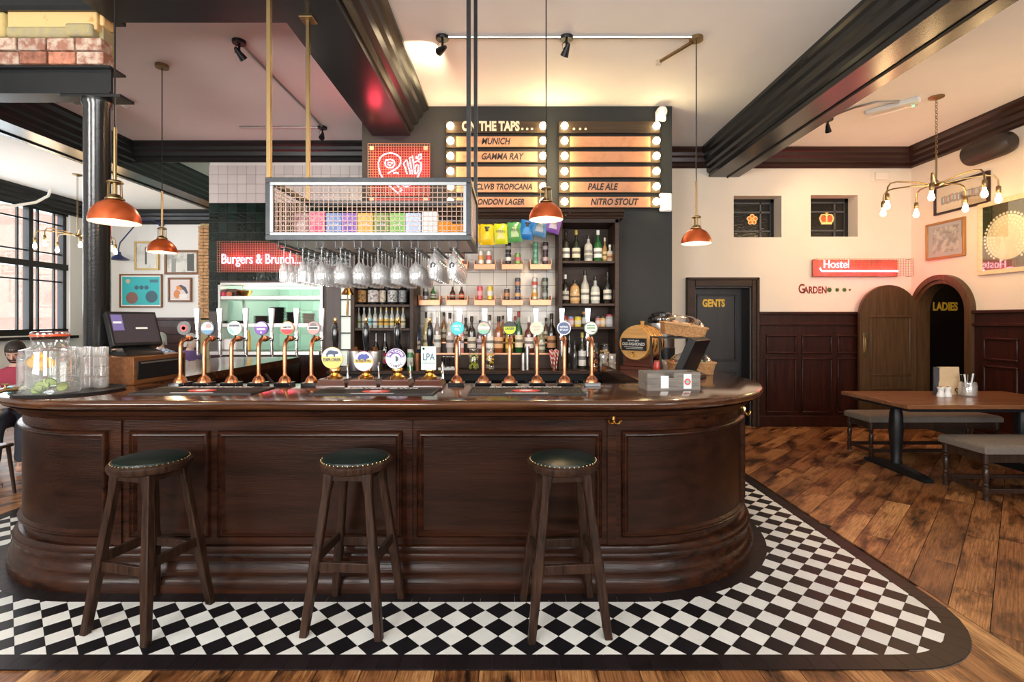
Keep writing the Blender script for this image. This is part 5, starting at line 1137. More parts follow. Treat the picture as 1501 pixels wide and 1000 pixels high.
tap(338.8, 'copper beer tap with white rimmed teal and grey picture badge', (.40,.44,.45), Wc, [(disc(.8,170,280),(.20,.45,.45)),(disc(.4,0,360,.1,-.05),(.62,.58,.58)),(hband(.25,.5,.8),(.06,.08,.12))], [], g)
tap(378.6, 'copper beer tap with purple badge and white top', (.17,.05,.36), (.10,.03,.22), [(disc(.88,15,165),(.78,.78,.78)),(disc(.12,0,360,0,-.62),Wc),([(-.6,-.28),(.6,-.28),(.6,.0),(-.6,.0)],(.55,.45,.68))], [], g)
tap(417, 'copper beer tap with red and white badge lettered AMSTEL', (.78,.76,.72), (.50,.25,.06), [(disc(.88,190,350),(.60,.02,.03))], [('AMSTEL',.018,BKc,.006)], g)
tap(455.9, 'copper beer tap with pink badge and pale band, rightmost of the left group', (.60,.25,.22), (.25,.20,.20), [(hband(-.2,.25),(.75,.72,.70)),(disc(.5,0,180,0,.3),(.15,.15,.16)),([(-.65,-.08),(.65,-.08),(.65,.12),(-.65,.12)],(.16,.16,.18))], [], g)
g = 'copper beer taps on the right of the bar'
tap(669, 'copper beer tap with turquoise badge lettered NECK OIL', (.02,.50,.52), (.02,.35,.40), [], [('NECK',.022,Wc,.014),('OIL',.024,Wc,-.008)], g)
tap(708, 'copper beer tap with rainbow landscape badge', (.65,.42,.32), (.05,.07,.13), [(disc(.86,200,340),(.20,.5,.36)),(hband(-.1,.25),(.75,.68,.66)),(disc(.3,0,180,0,.3),(.2,.45,.3))], [], g)
tap(746.6, 'copper beer tap with lime green and black badge lettered LAGER', (.50,.62,.02), BKc, [(disc(.88,15,165),(.03,.03,.03))], [('LAGER',.022,BKc,-.004)], g)
tap(786.7, 'copper beer tap with pale peach badge', (.75,.55,.42), (.45,.60,.42), [([(-.5,.12),(.5,.12),(.5,.3),(-.5,.3)],(.72,.38,.30)),([(-.4,-.3),(.4,-.3),(.4,-.12),(-.4,-.12)],(.72,.38,.30))], [], g)
tap(827, 'copper beer tap with navy badge lettered NITRO STOUT', (.05,.08,.20), Wc, [], [('NITRO',.019,Wc,.008),('STOUT',.019,Wc,-.012)], g)
tap(867, 'copper beer tap with cream and green badge, rightmost', (.66,.68,.52), (.05,.07,.04), [(hband(.28,.42,.7),(.10,.25,.12)),([(-.6,-.12),(.6,-.12),(.6,.16),(-.6,.16)],(.22,.34,.22)),([(.0,-.55),(.6,-.6),(.65,-.5),(.1,-.42)],BKc)], [], g)
# hand pumps
def pump(px, lab, build_clip):
    Y = 3.45; t = thing('hand_pump', lab, 'beer pump', (xat(px,Y),Y,BH), group='hand pumps in the middle of the bar')
    def fr(w0, w1, d0, d1, z0, z1): 
        mb = MB(); mb.sweep([[(-w,-d,z),(w,-d,z),(w,d,z),(-w,d,z)] for w,d,z in ((w0,d0,z0),(w1,d1,z1))], closed=True); mb.f += [(3,2,1,0),(4,5,6,7)]; mb.m += [0,0]; return mb
    M['mahog'] = M.get('mahog') or wood('mahogany', (.11,.03,.014), (.05,.014,.008), .25, 0, .4, 0, 3)
    fr(.098,.096,.10,.098,0,.022).build('base', M['mahog'], t, smooth=0, bev=.003); fr(.096,.082,.098,.084,.022,.05).build('base_slope', M['mahog'], t, smooth=0)
    fr(.088,.085,.09,.085,.05,.06).build('base_top', M['mahog'], t, smooth=0, bev=.003)
    MB().lathe([(.05,.06),(.052,.068),(.04,.078),(.028,.085),(.026,.092),(.034,.105),(.036,.12),(.030,.132),(.030,.15),(.022,.16),(0,.16)], 24).build('brass_collar', M['brass'], t)
    MB().lathe([(.012,.16),(.012,.24),(.016,.27),(.022,.32),(.024,.36),(.022,.40),(.014,.425),(.012,.43)], 18).build('handle', M['blackgloss'], t)
    MB().lathe([(.013,.43),(.015,.435),(.008,.443),(.011,.455),(.008,.468),(0,.472)], 14).build('finial', M['brass'], t)
    MB().tube([(.075,.03,.06),(.078,.03,.13),(.082,.02,.165),(.088,.0,.165),(.09,-.02,.13),(.095,-.03,.06)], .0055, 8).build('spout', M['chrome'], t)
    build_clip(t)
def clip_round(t, r, z, c, rim, extra, words):
    b_ = MB().lathe([(0,-.005),(r*.96,-.005),(r,0),(r*.96,.004),(0,.004)], 36, (0,-.055,z), RX90).build('pump_clip', flat(rim,.35), t)
    MB().lathe([(0,.0065),(r*.94,.0065),(r*.94,.004)], 36, (0,-.055,z), RX90).build('clip_face', flat(c,.35), b_)
    for k, (poly, cc) in enumerate(extra): MB().prism([(u*r,z+v*r) for u,v in poly], -.0635-.0004*k, -.0612, 'xz').build('clip_print', flat(cc,.4), b_, smooth=0)
    for s, sz, cc, dz in words: text(s, sz, flat(cc,.4), b_, (0,-.0665,z+dz), ext=.0004, bold=.0006, sx=.85)
    MB().box(-.01,.01,-.05,-.012,z-.05,z-.03).build('clip_bracket', M['brass'], t, smooth=0)
bear = [(-.55,.38),(-.52,.12),(-.40,.10),(-.36,.30),(-.1,.34),(.12,.30),(.16,.10),(.28,.10),(.30,.34),(.52,.36),(.62,.48),(.5,.62),(.2,.66),(-.1,.74),(-.35,.66)]
pig = [(-.62,.22),(-.50,.20),(-.42,.05),(-.32,.05),(-.28,.22),(0,.2),(.15,.02),(.25,.02),(.28,.22),(.55,.32),(.58,.5),(.4,.62),(.3,.78),(.15,.70),(-.2,.74),(-.48,.60)]
pump(491, 'hand pump with round yellow and white badge showing a bear', lambda t: clip_round(t, .073, .2, (.78,.56,.10), (.72,.62,.30), [(disc(.94,10,170),(.80,.80,.76)),(bear,(.02,.04,.10))], [('EXPLORER',.029,(.03,.05,.10),-.012)]))
pump(536.3, 'hand pump with round pink badge lettered ROSIES PIG', lambda t: clip_round(t, .067, .178, (.80,.76,.76), (.75,.35,.50), [(hband(-.18,.22,.94),(.78,.56,.08)),(pig,(.02,.04,.28))], [("ROSIE'S PIG",.024,(.10,.06,.03),.001)]))
def por(t):
    ring_ = lambda a0, a1, r0, r1: [(r0*math.cos(R(a0+(a1-a0)*i/14)), r0*math.sin(R(a0+(a1-a0)*i/14))) for i in range(15)]+[(r1*math.cos(R(a1-(a1-a0)*i/14)), r1*math.sin(R(a1-(a1-a0)*i/14))) for i in range(15)]
    clip_round(t, .069, .195, (.45,.48,.55), (.70,.70,.74), [(ring_(15,165,.94,.5),(.14,.03,.30)),(ring_(195,345,.94,.5),(.78,.78,.80)),(disc(.46),(.75,.75,.78)),(disc(.28,90,270),(.5,.52,.56)),(disc(.28,-90,90),(.03,.03,.06))], [])
    b_ = [k for k in kids(t) if k.name.startswith('pump_clip')][0]
    for word, rad, a0, step, cc, flip in (('PLUM PORTER', .050, 152, -12.4, (.8,.78,.85), 0), ('TITANIC', .050, 222, 16, (.05,.05,.12), 1)):
        for i, ch in enumerate(word):
            if ch == ' ': continue
            an = R(a0+step*i); text(ch, .022, flat(cc,.4), b_, (rad*math.cos(an), -.0665, .195+rad*math.sin(an)), (PI/2, -(an-PI/2) if not flip else -(an+PI/2), 0), ext=.0004, bold=.0006)
pump(582.5, 'hand pump with round purple and grey badge lettered PLUM PORTER', por)
def lpa(t):
    b_ = MB().box(-.05,.05,-.06,-.052,.12,.278).build('pump_clip', flat((.58,.72,.60),.4), t, bev=.002)
    text('LPA', .068, flat((.02,.07,.16),.4), b_, (0,-.0615,.205), ext=.0004, bold=.0003, sx=.72); text('LONDON PALE ALE', .0125, flat((.05,.15,.2),.4), b_, (0,-.0615,.166), ext=.0003, sx=.8)
    MB().lathe([(0,-.002),(.008,-.002),(.008,0)], 10, (-.033,-.06,.262), RX90).build('clip_print', flat((.02,.07,.1)), b_); MB().box(-.01,.01,-.052,-.012,.14,.16).build('clip_bracket', M['brass'], t, smooth=0)
pump(629.8, 'hand pump with pale green rectangular clip lettered LPA', lpa)
# bar mats
def mat(px0, px1, y0, y1, lab, ribs=True):
    yc = (y0+y1)/2; X0, X1 = xat(px0,yc), xat(px1,yc); t = thing('bar_mat', lab, 'mat', ((X0+X1)/2,yc,BH), group='ribbed black bar mats'); w = (X1-X0)/2; d = (y1-y0)/2
    MB().box(-w,w,-d,d,0,.006).box(-w,w,-d,-d+.012,.006,.012).box(-w,w,d-.07,d,.006,.012).box(-w,-w+.012,-d+.012,d-.07,.006,.012).box(w-.012,w,-d+.012,d-.07,.006,.012).build('mat_base', M['rubber'], t, bev=.002)
    mb = MB(); n = int((2*w-.04)/.016)
    for i in range(n): x = -w+.022+i*(2*w-.04)/n; mb.box(x,x+.007,-d+.018,d-.075,.006,.011)
    mb.build('rib', M['rubber'], t, smooth=0, kind='stuff')
    MB().prism(disc(1, 0, 360, 0, 0, 20), 0, 1, 'xy') 
    mb = MB().lathe([(0,.0135),(.085,.0135),(.085,.006)], 24, (0,-.03,0), None, 1, .55); mb.build('printed_emblem', flat((.62,.05,.04),.5), t)
    MB().lathe([(0,.0145),(.04,.0145),(.04,.012)], 20, (0,-.03,0), None, 1, .6).box(-.13,.13,-d+.02,-d+.026,.011,.0125).build('printed_skull', flat((.75,.7,.68),.5), t)
    text('BEAVERTOWN', .062, flat((.72,.70,.66),.5), t, (0,d-.035,.0128), (0,0,0), ext=.0004, bold=.001, sx=1.15)
mat(215, 386, 3.06, 3.38, 'black ribbed bar mat at the left, below the first taps'); mat(465, 640, 3.04, 3.32, 'black ribbed bar mat in the middle, before the hand pumps'); mat(688, 853, 3.05, 3.38, 'black ribbed bar mat at the right with white lettering')
# drinks dispenser, tray and stacked glasses
TX, TY = -2.78, 3.2
ty = thing('serving_tray', 'round black tray under the drinks dispenser and stacked glasses', 'tray', (TX,TY,BH)); MB().lathe([(0,0),(.27,0),(.285,.018),(.278,.018),(.265,.006),(0,.006)], 40).build('tray_base', M['rubber'], ty)
dd = thing('drinks_dispenser', 'glass drinks dispenser of water with orange and cucumber slices', 'dispenser', (-2.79,3.07,BH+.007))
def sq(r, z, n=40, k=3.2):
    o_ = []
    for i in range(n):
        a = 2*PI*i/n; c, s = math.cos(a), math.sin(a); f = (abs(c)**k+abs(s)**k)**(-1/k); o_.append((r*f*c, r*f*s, z))
    return o_
mb = MB(); rows = [sq(.116,0),sq(.127,.012),sq(.129,.03),sq(.129,.225),sq(.123,.25),sq(.125,.268,k=3),sq(.097,.277,k=2.2),sq(.088,.285,k=2),sq(.086,.335,k=2),sq(.090,.34,k=2),sq(.09,.348,k=2)]
mb.sweep(rows, closed=True); mb.build('glass_jar', M['glass'], dd, smooth=50)
mb = MB(); mb.sweep([sq(.01,.008),sq(.118,.010),sq(.123,.03),sq(.123,.215),sq(.01,.2155)], closed=True); mb.build('water', glassy('water', (.95,.97,.96), .03, .03, .3, haze=.16), dd, smooth=50)
MB().lathe([(.088,.348),(.095,.35),(.095,.358),(.09,.36)], 32).build('seal_ring', flat((.65,.08,.02),.5), dd); MB().lathe([(.0,.358),(.092,.358),(.092,.368),(.08,.378),(0,.38)], 32).build('lid', M['glass'], dd)
MB().tube([(-.08,-.12,.045),(-.105,-.175,.045),(-.115,-.205,.035),(-.118,-.21,.02)], [.014,.012,.010,.008], 10).tube([(-.105,-.165,.05),(-.105,-.165,.075)], .006, 8).tube([(-.125,-.165,.078),(-.085,-.165,.078)], .006, 8).build('tap', M['oldbrass'], dd); MB().lathe([(.018,-.004),(.018,.004),(0,.004)], 16, (-.10,-.146,.045), RX90).build('tap_washer', flat((.05,.45,.5)), dd)
random.seed(11)
for k in range(11):
    a = random.uniform(0,2*PI); q_ = Matrix.Rotation(random.uniform(-.6,.6),4,'X') @ Matrix.Rotation(PI/2+random.uniform(-.5,.5),4,'Y') @ Matrix.Rotation(a,4,'Z')
    c = (random.uniform(-.04,.09), random.uniform(-.105,-.05), .2+random.uniform(-.02,.02)); q_ = Matrix.Rotation(PI/2+random.uniform(-.5,.5),4,'X') @ Matrix.Rotation(random.uniform(-.6,.6),4,'Y')
    o = MB().lathe([(0,-.002),(.034,-.002),(.034,.002),(0,.002)], 18, c, q_).build('orange_slice', flat((.85,.38,.02),.4), dd); MB().lathe([(0,-.003),(.027,-.003),(.027,.003),(0,.003)], 16, c, q_).build('orange_flesh', flat((.9,.55,.1),.4), o)
for k in range(9):
    c = (random.uniform(-.07,.09), random.uniform(-.105,.02), random.uniform(.03,.085)); q_ = Matrix.Rotation(PI/2+random.uniform(-.9,.9),4,'X') @ Matrix.Rotation(random.uniform(-.9,.9),4,'Y')
    o = MB().lathe([(0,-.002),(.030,-.002),(.030,.002),(0,.002)], 18, c, q_).build('cucumber_slice', flat((.09,.22,.03),.4), dd); MB().lathe([(0,-.003),(.026,-.003),(.026,.003),(0,.003)], 16, c, q_).build('cucumber_flesh', flat((.50,.60,.22),.4), o)
def ribglass():
    n = 24; rows = []
    for r, z, f in ((.036,0,0),(.040,.004,.5),(.0425,.02,1),(.0435,.055,1),(.0435,.066,0),(.0415,.066,0),(.0405,.05,0),(.037,.012,0),(.001,.011,0)): rows.append([(r*(1-.035*f*(k % 2))*math.cos(2*PI*k/n), r*(1-.035*f*(k % 2))*math.sin(2*PI*k/n), z) for k in range(n)])
    mb = MB(); mb.sweep(rows, closed=True); mb.f.append(tuple(range(n))[::-1]); mb.m.append(0); return mb
rg = None; cn = {(-2.815,3.352):'left front',(-2.712,3.352):'right front',(-2.92,3.36):'back left',(-3.0,3.19):'far left'}
for (x, y), nm in cn.items():
    for j in range(4):
        if rg is None: o = rg = ribglass().build('ribbed_tumbler', M['wine'], None, (x,y,BH+.007+j*.0675), smooth=30)
        else: o = rg.copy(); col.objects.link(o); o.location = (x,y,BH+.007+j*.0675)
        tag(o, '%s ribbed tumbler of the %s stack on the black tray' % (('bottom','second lowest','third','top')[j], nm), 'glass', 'ribbed tumblers stacked on the tray')
# cash drawer and till on the left
cd = thing('cash_drawer', 'wooden cash drawer box carrying the till on the left return', 'cash drawer', (-2.81,3.80,BH))
MB().box(-.19,.19,-.28,.28,0,.195).build('box', M['walnut'], cd, bev=.004); dr_ = MB().box(.185,.198,-.25,.25,.035,.165).build('drawer_front', M['blackmetal'], cd, bev=.003); MB().box(.197,.204,-.22,.22,.145,.155).build('slot', M['steel'], dr_, smooth=0)
def pos(loc, rz, lab, scr):
    t = thing('till', lab, 'till', loc, rz)
    mb = MB(); mb.sweep([[(-.13,-.12,0),(.13,-.12,0),(.13,.12,0),(-.13,.12,0)],[(-.12,-.10,.025),(.12,-.10,.025),(.12,.11,.03),(-.12,.11,.03)],[(-.07,-.01,.06),(.07,-.01,.06),(.07,.06,.06),(-.07,.06,.06)]], closed=True); mb.f += [(8,9,10,11),(3,2,1,0)]; mb.m += [0,0]; mb.build('stand', M['blackmetal'], t, bev=.004)
    T = Matrix.Translation((0,.0,.06)) @ Matrix.Rotation(R(-24),4,'X')
    MB().box(-.165,.165,-.03,.03,0,.275,T).build('monitor', M['blackmetal'], t, bev=.006)
    s = MB().box(-.15,.15,-.033,-.03,.022,.255,T).build('screen', scr, t, smooth=0)
    return t, T, s
ps, T, s = pos((-2.80,3.80,BH+.195), R(62), 'black touch screen till on the wooden cash drawer', pm('dim_screen', (.02,.017,.02), .15, emit=(.10,.07,.09), es=.25))
MB().box(-.145,-.075,-.0345,-.033,.12,.245,T).build('screen_panel', pm('screen_purple', (.1,.08,.2), .2, emit=(.25,.2,.5), es=.35), s, smooth=0)
MB().box(-.138,-.085,-.0355,-.0345,.175,.19,T).box(.0,.08,-.0345,-.033,.13,.142,T).build('screen_text', pm('screen_white', (.5,.5,.5), .2, emit=(.8,.8,.6), es=.5), s, smooth=0)
# right end: condiment caddy, till, baskets, barrel, flask
q_ = thing('wooden_caddy', 'grey weathered wooden caddy box on the right of the bar', 'caddy', (1.035,3.36,BH), R(4)); w, d, h = .175, .09, .115
MB().box(-w,w,-d,d,0,.012).build('bottom', M['greywood'], q_, smooth=0)
MB().box(-w,-.065,-d,-d+.014,.012,h).box(-.065,-.0,-d,-d+.014,.012,h-.035).box(0,.11,-d,-d+.014,.012,h).box(.11,w,-d,-d+.014,.012,h-.0).build('front_panel', M['greywood'], q_, smooth=0)
MB().box(-w,w,d-.014,d,.012,h).build('back_panel', M['greywood'], q_, smooth=0)
for x in (-w,w-.014): MB().box(x,x+.014,-d+.014,d-.014,.012,h).build('end_panel', M['greywood'], q_, smooth=0)
MB().box(-.085,-.035,-d-.002,-d,.015,h-.02).build('paper_label', M['white'], q_, smooth=0)
lb = MB().box(.065,.115,-d-.002,-d,.012,h-.01).build('paper_label', M['white'], q_, smooth=0); MB().lathe([(0,.001),(.022,.001),(.022,0)], 20, (.09,-d-.002,.055), RX90).build('printed_disc', flat((.6,.08,.05)), lb); MB().lathe([(0,.002),(.011,.002),(.011,0)], 20, (.09,-d-.002,.055), RX90).build('printed_disc', flat((.2,.45,.5)), lb)
ps2, T2, s2 = pos((1.36,3.98,BH), R(-130), 'second black till, seen from the side at the right end of the bar', pm('red_lit_back', (.03,.02,.02), .12))
fs = thing('basket_stand', 'black metal stand holding the upper wicker basket', 'stand', (1.42,4.35,BH))
for x in (-.18,.18):
    for y in (-.13,.13): MB().tube([(x,y,0),(x*1.02-.01,y,.31)], .009, 6).build('leg', M['blackmetal'], fs)
MB().box(-.2,.2,-.15,.15,.30,.312).build('shelf_tray', M['blackmetal'], fs, smooth=0)
def basket(loc, rot, lab, fill, w=.155, d=.11, h=.095):
    t = thing('wicker_basket', lab, 'basket', loc, group='wicker baskets on the bar'); t.rotation_euler = rot
    mb = MB(); n = 36
    for j in range(8):
        z = .006+j*h/8; k_ = 1+.12*j/8; mb.tube([(a*k_, b*k_, z+.004*math.sin(i*PI+j*PI)) for i, (a,b) in enumerate([(w*max(-1,min(1,1.35*math.cos(2*PI*i/n))), d*max(-1,min(1,1.35*math.sin(2*PI*i/n)))) for i in range(n)])], .0075, 5, True)
    mb.build('weave', M['wicker'], t); MB().box(-w,w,-d,d,0,.008).build('bottom', M['wicker'], t, smooth=0)
    MB().tube([(1.14*a,1.14*b,h) for a,b in [(w*max(-1,min(1,1.35*math.cos(2*PI*i/n))), d*max(-1,min(1,1.35*math.sin(2*PI*i/n)))) for i in range(n)]], .011, 6, True).build('rim', M['wicker'], t)
    random.seed(len(lab)); 
    for k in range(14):
        s = random.uniform(.03,.042); c = fill[k % len(fill)]; MB().cbox((0,0,0), (s*2,s*1.4,s), Matrix.Rotation(random.uniform(-.6,.6),4,'X') @ Matrix.Rotation(random.uniform(0,3),4,'Z')).build('snack_bag', flat(c,.4), t, (random.uniform(-w*.65,w*.65), random.uniform(-d*.6,d*.6), h*.75+random.uniform(0,.035)), bev=.008)
    rows = [[(w*1.1*math.cos(2*PI*i/28)*f*(1.0), d*1.1*math.sin(2*PI*i/28)*f, h+.004+zz) for i in range(28)] for f, zz in ((1.05,0),(.95,.03),(.75,.06),(.4,.078),(.02,.082))]
    mb = MB(); mb.sweep(rows, closed=True); mb.build('clear_wrap', M['glass'], t, smooth=80)
basket((1.45,4.35,BH+.315), (0,R(9),R(-6)), 'upper wicker basket of bread snacks on the black stand', [(.55,.32,.14),(.62,.42,.22),(.4,.2,.08)]); basket((1.52,4.33,BH+.002), (0,0,R(-4)), 'lower wicker basket of green packets under the black stand', [(.2,.45,.12),(.5,.6,.35),(.15,.35,.5)])
bl = thing('small_barrel', 'small wooden barrel with a chalk sign reading OLD-FASHIONED', 'barrel', (1.21,4.72,BH), R(-40)); cz = .245; RB = .165; Lb = .16
MB().lathe([(0,-Lb+.02),(RB*.84,-Lb+.02),(RB*.84,-Lb),(RB*.9,-Lb),(RB*.97,-Lb*.5),(RB,0),(RB*.97,Lb*.5),(RB*.9,Lb),(0,Lb)], 32, (0,0,cz), RX90).build('staves', M['lightwood'], bl)
for y in (-.11,-.05,.05,.11): rr = RB*(1-.1*(abs(y)/Lb)**2)+.003; MB().lathe([(rr-.004,-.011),(rr,-.011),(rr,.011),(rr-.004,.011)], 32, (0,y,cz), RX90).build('hoop', M['brass'], bl)
MB().lathe([(.014,0),(.02,.04),(0,.04)], 12, (0,0,cz+RB-.005)).build('bung', M['lightwood'], bl)
MB().box(-.15,.15,-.15,.15,0,.03).box(-.14,.14,-.11,-.07,.03,.13).box(-.14,.14,.07,.11,.03,.13).build('cradle', M['mahog'], bl, bev=.004)
sg = MB().box(-.12,.12,-Lb-.02,-Lb-.005,cz-.065,cz+.045).build('chalk_sign', M['blackmetal'], bl, bev=.002); ck = flat((.75,.73,.68),.8)
text('OLD-FASHIONED', .036, ck, sg, (0,-Lb-.0215,cz-.008), ext=.0003, sx=.78); text('barrel aged', .024, ck, sg, (0,-Lb-.0215,cz+.026), ext=.0003)
MB().box(-.09,.09,-Lb-.0215,-Lb-.02,cz-.036,cz-.033).box(-.07,.09,-Lb-.0215,-Lb-.02,cz-.050,cz-.047).build('chalk_line', ck, sg, smooth=0)
MB().tube([(0,-Lb+.01,cz-.10),(0,-Lb-.05,cz-.10),(0,-Lb-.055,cz-.125)], .007, 8).tube([(-.015,-Lb-.035,cz-.08),(.015,-Lb-.035,cz-.08)], .005, 6).tube([(0,-Lb-.035,cz-.1),(0,-Lb-.035,cz-.08)], .004, 6).build('spigot', M['brass'], bl)
fk = thing('drinks_urn', 'steel and black insulated drinks urn behind the wicker basket', 'urn', (1.50,5.1,BH))
MB().lathe([(0,0),(.125,0),(.13,.02),(.13,.18),(.12,.185)], 28).build('base', M['blackmetal'], fk); MB().lathe([(.122,.18),(.125,.185),(.125,.43),(.12,.435)], 28).build('body', M['steel'], fk)
MB().lathe([(.13,.425),(.135,.44),(.132,.475),(.115,.495),(.10,.50),(.098,.52),(.05,.535),(0,.54)], 28).build('lid', M['blackgloss'], fk); MB().tube([(-.03,-.12,.08),(-.03,-.17,.08),(-.03,-.175,.05)], .012, 8).build('spout', M['blackgloss'], fk)
tag(MB().lathe([(0,0),(.03,0),(.04,.02),(.042,.05),(.036,.09),(.02,.1),(0,.1)], 16).build('red_shaker', flat((.55,.05,.03),.3), None, (1.27,4.42,BH)), 'rounded red shaker between the barrel and basket stand', 'shaker')
for k, (x, y) in enumerate(((1.33,4.62),(1.42,4.68))): tumbler((x,y,BH), ('front','rear')[k]+' tumbler behind the right till on the bar', 'tumblers behind the till'); 
# ================================================================ RIGHT HAND SIDE
tb = thing('dining_table', 'long wooden pub table on a pedestal at the right', 'table', (4.68,5.32,0)); tw, td = .92, .49
for k in range(5): y = -td+k*2*td/5; MB().box(-tw,tw,y+.001,y+2*td/5-.001,.725,.765).build('plank', M['table'], tb, bev=.004)
MB().box(-tw+.06,tw-.06,-td+.06,td-.06,.69,.725).build('underframe', M['blackmetal'], tb, smooth=0)
for x in (-.66,.66):
    MB().lathe([(.05,.07),(.055,.09),(.045,.12),(.058,.30),(.066,.45),(.058,.6),(.045,.66),(.06,.69)], 20, (x,0,0)).build('pedestal', M['blackmetal'], tb)
    mb = MB(); mb.sweep([[(x-.05,y,0),(x+.05,y,0),(x+.04,y,h),(x-.04,y,h)] for y,h in ((-.42,.03),(-.34,.055),(-.06,.085),(.06,.085),(.34,.055),(.42,.03))], closed=True); mb.f += [(0,1,2,3),(23,22,21,20)]; mb.m += [0,0]; mb.build('foot', M['blackmetal'], tb, smooth=0, bev=.004)
M['fabric'] = pm('grey_brown_wool', (.15,.125,.105), .9, var=.2, vs=60, bump=.3, bs=150)
M['benchw'] = wood('dark_bench_wood', (.045,.024,.016), (.02,.011,.008), .3, 2, .2, 0, 3)
def bench(x0, x1, y0, y1, lab):
    cx, cy = (x0+x1)/2, (y0+y1)/2; t = thing('upholstered_bench', lab, 'bench', (cx,cy,0), group='upholstered benches at the right table'); a, b = (x1-x0)/2, (y1-y0)/2
    mb = MB(); rows = []
    for z, k in ((.405,-.005),(.412,0),(.455,0),(.472,-.012),(.482,-.04),(.486,-.12)): rows.append([(sx*(a+k), sy*(b+k), z) for sx,sy in ((-1,-1),(1,-1),(1,1),(-1,1))])
    mb.sweep(rows, closed=True); n = len(mb.v); mb.f += [(3,2,1,0), tuple(range(n-4,n))]; mb.m += [0,0]; mb.build('cushion', M['fabric'], t, smooth=60, bev=.012)
    MB().box(-a+.03,a-.03,-b+.03,-b+.055,.33,.405).box(-a+.03,a-.03,b-.055,b-.03,.33,.405).box(-a+.03,-a+.055,-b+.055,b-.055,.33,.405).box(a-.055,a-.03,-b+.055,b-.055,.33,.405).build('apron', M['benchw'], t, smooth=0)
    prof = [(.024,.0),(.022,.04),(.028,.055),(.028,.10),(.016,.115),(.024,.13),(.016,.145),(.022,.18),(.026,.22),(.022,.26),(.015,.275),(.024,.29),(.016,.305),(.028,.32),(.028,.405)]
    for sx in (-1,1):
        for sy in (-1,1): MB().lathe(prof, 14, (sx*(a-.045), sy*(b-.045), 0)).build('leg', M['benchw'], t)
        MB().box(sx*(a-.045)-.014, sx*(a-.045)+.014, -b+.045, b-.045, .06, .10).build('stretcher', M['benchw'], t, bev=.004)
    MB().box(-a+.045,a-.045,-b+.03,-b+.06,.06,.10).build('stretcher', M['benchw'], t, bev=.004); MB().box(-a+.045,a-.045,b-.06,b-.03,.06,.10).build('stretcher', M['benchw'], t, bev=.004)
bench(4.07, 5.6, 5.78, 6.24, 'grey upholstered bench on the far side of the right table'); bench(4.10, 5.6, 4.40, 4.90, 'nearer grey upholstered bench with turned legs at the right edge')
# table top items
TZ = .765
mc = thing('menu_board', 'pale wooden menu board with a burnt heart standing on the table', 'menu', (xat(1393,5.5),5.5,TZ)); w = 16*5.5/F; h = 41*5.5/F
MB().box(-w,w,0,.012,0,h,Matrix.Rotation(R(-6),4,'X')).build('front_cover', pm('pale_ply', (.62,.45,.27), .5, var=.1, vs=8), mc, bev=.003); MB().box(-w-.05,-w+.01,.015,.03,0,h-.004).build('spine', flat((.06,.06,.07)), mc, smooth=0); MB().box(-w,w,.05,.06,0,h*.96,Matrix.Rotation(R(4),4,'X')).build('back_cover', bpy.data.materials['pale_ply'], mc, smooth=0)
hp = [(.03*(16*math.sin(t)**3)/16+w-.04, .05+.03*(13*math.cos(t)-5*math.cos(2*t)-2*math.cos(3*t)-math.cos(4*t))/16) for t in [2*PI*i/24 for i in range(24)]]
MB().tube([(u,-.001-.1*v*0,v) for u,v in hp], .004, 5, True).build('burnt_heart', flat((.06,.025,.01)), mc)
for k, px in enumerate((1378.5,1388.5)):
    t = thing('condiment_mill', ('left' if k == 0 else 'right')+' white ceramic shaker before the menu board', 'shaker', (xat(px,5.38),5.38,TZ), group='white shakers on the table')
    MB().lathe([(0,0),(.034,0),(.036,.012),(.032,.035),(.024,.055),(.026,.075),(.033,.088),(.033,.1),(0,.1)], 18).build('body', M['white'], t); MB().lathe([(.008,.1),(.01,.108),(0,.112)], 10).build('knob', M['oldbrass'], t)
cj = thing('cutlery_jar', 'glass jar of wrapped cutlery beside the menu board', 'jar', (xat(1418,5.42),5.42,TZ)); r = 11*5.42/F
MB().lathe([(0,0),(r*.95,0),(r,.01),(r,.12),(r*.93,.13),(r*.93,.15),(r*.88,.15),(r*.88,.13),(r*.93,.12),(r*.93,.012),(0,.012)], 20).build('glass', M['wine'], cj)
MB().lathe([(0,.012),(r*.9,.014),(r*.9,.10),(0,.10)], 16).build('napkin_wrap', flat((.42,.36,.27),.8), cj); random.seed(4)
for k in range(9): a_ = k*.7; MB().tube([(.02*math.cos(a_),.02*math.sin(a_),.05),(.055*math.cos(a_),.055*math.sin(a_),.22+.03*random.random())], [.006,.009], 6).build('cutlery', M['white'] if k % 2 else M['blackmetal'], cj)
# pictures on the right wall
def rpic(y0, y1, z0, z1, fm, fw, art, lab, mt=.03, cat='picture'):
    t = thing('framed_picture', lab, cat, (XR-.002,(y0+y1)/2,(z0+z1)/2), group='pictures on the right wall'); a, b = (y1-y0)/2, (z1-z0)/2
    mb = MB(); panel_frame(mb, -a, a, -b, b, fw, lambda m,p,q,c,d: m.box(-.035,0,p,q,c,d)); mb.build('frame', fm, t, bev=.004)
    MB().box(-.015,0,-a+fw,a-fw,-b+fw,b-fw).build('mount_board', art[0], t, smooth=0)
    for k, (p, q, c, d, m) in enumerate(art[1]): MB().box(-.016-.0006*k,-.015,p*a,q*a,c*b,d*b).build('print', m, t, smooth=0)
    MB().box(-.0235,-.022,-a+fw,a-fw,-b+fw,b-fw).build('glazing', M['pane'], t, smooth=0)
    return t, a, b
t, a, b = rpic(6.29, 7.11, 3.03, 3.43, M['brown'], .03, (flat((.72,.55,.40)), []), 'long framed picture of a row of tiny figures behind the chandelier'); random.seed(6)
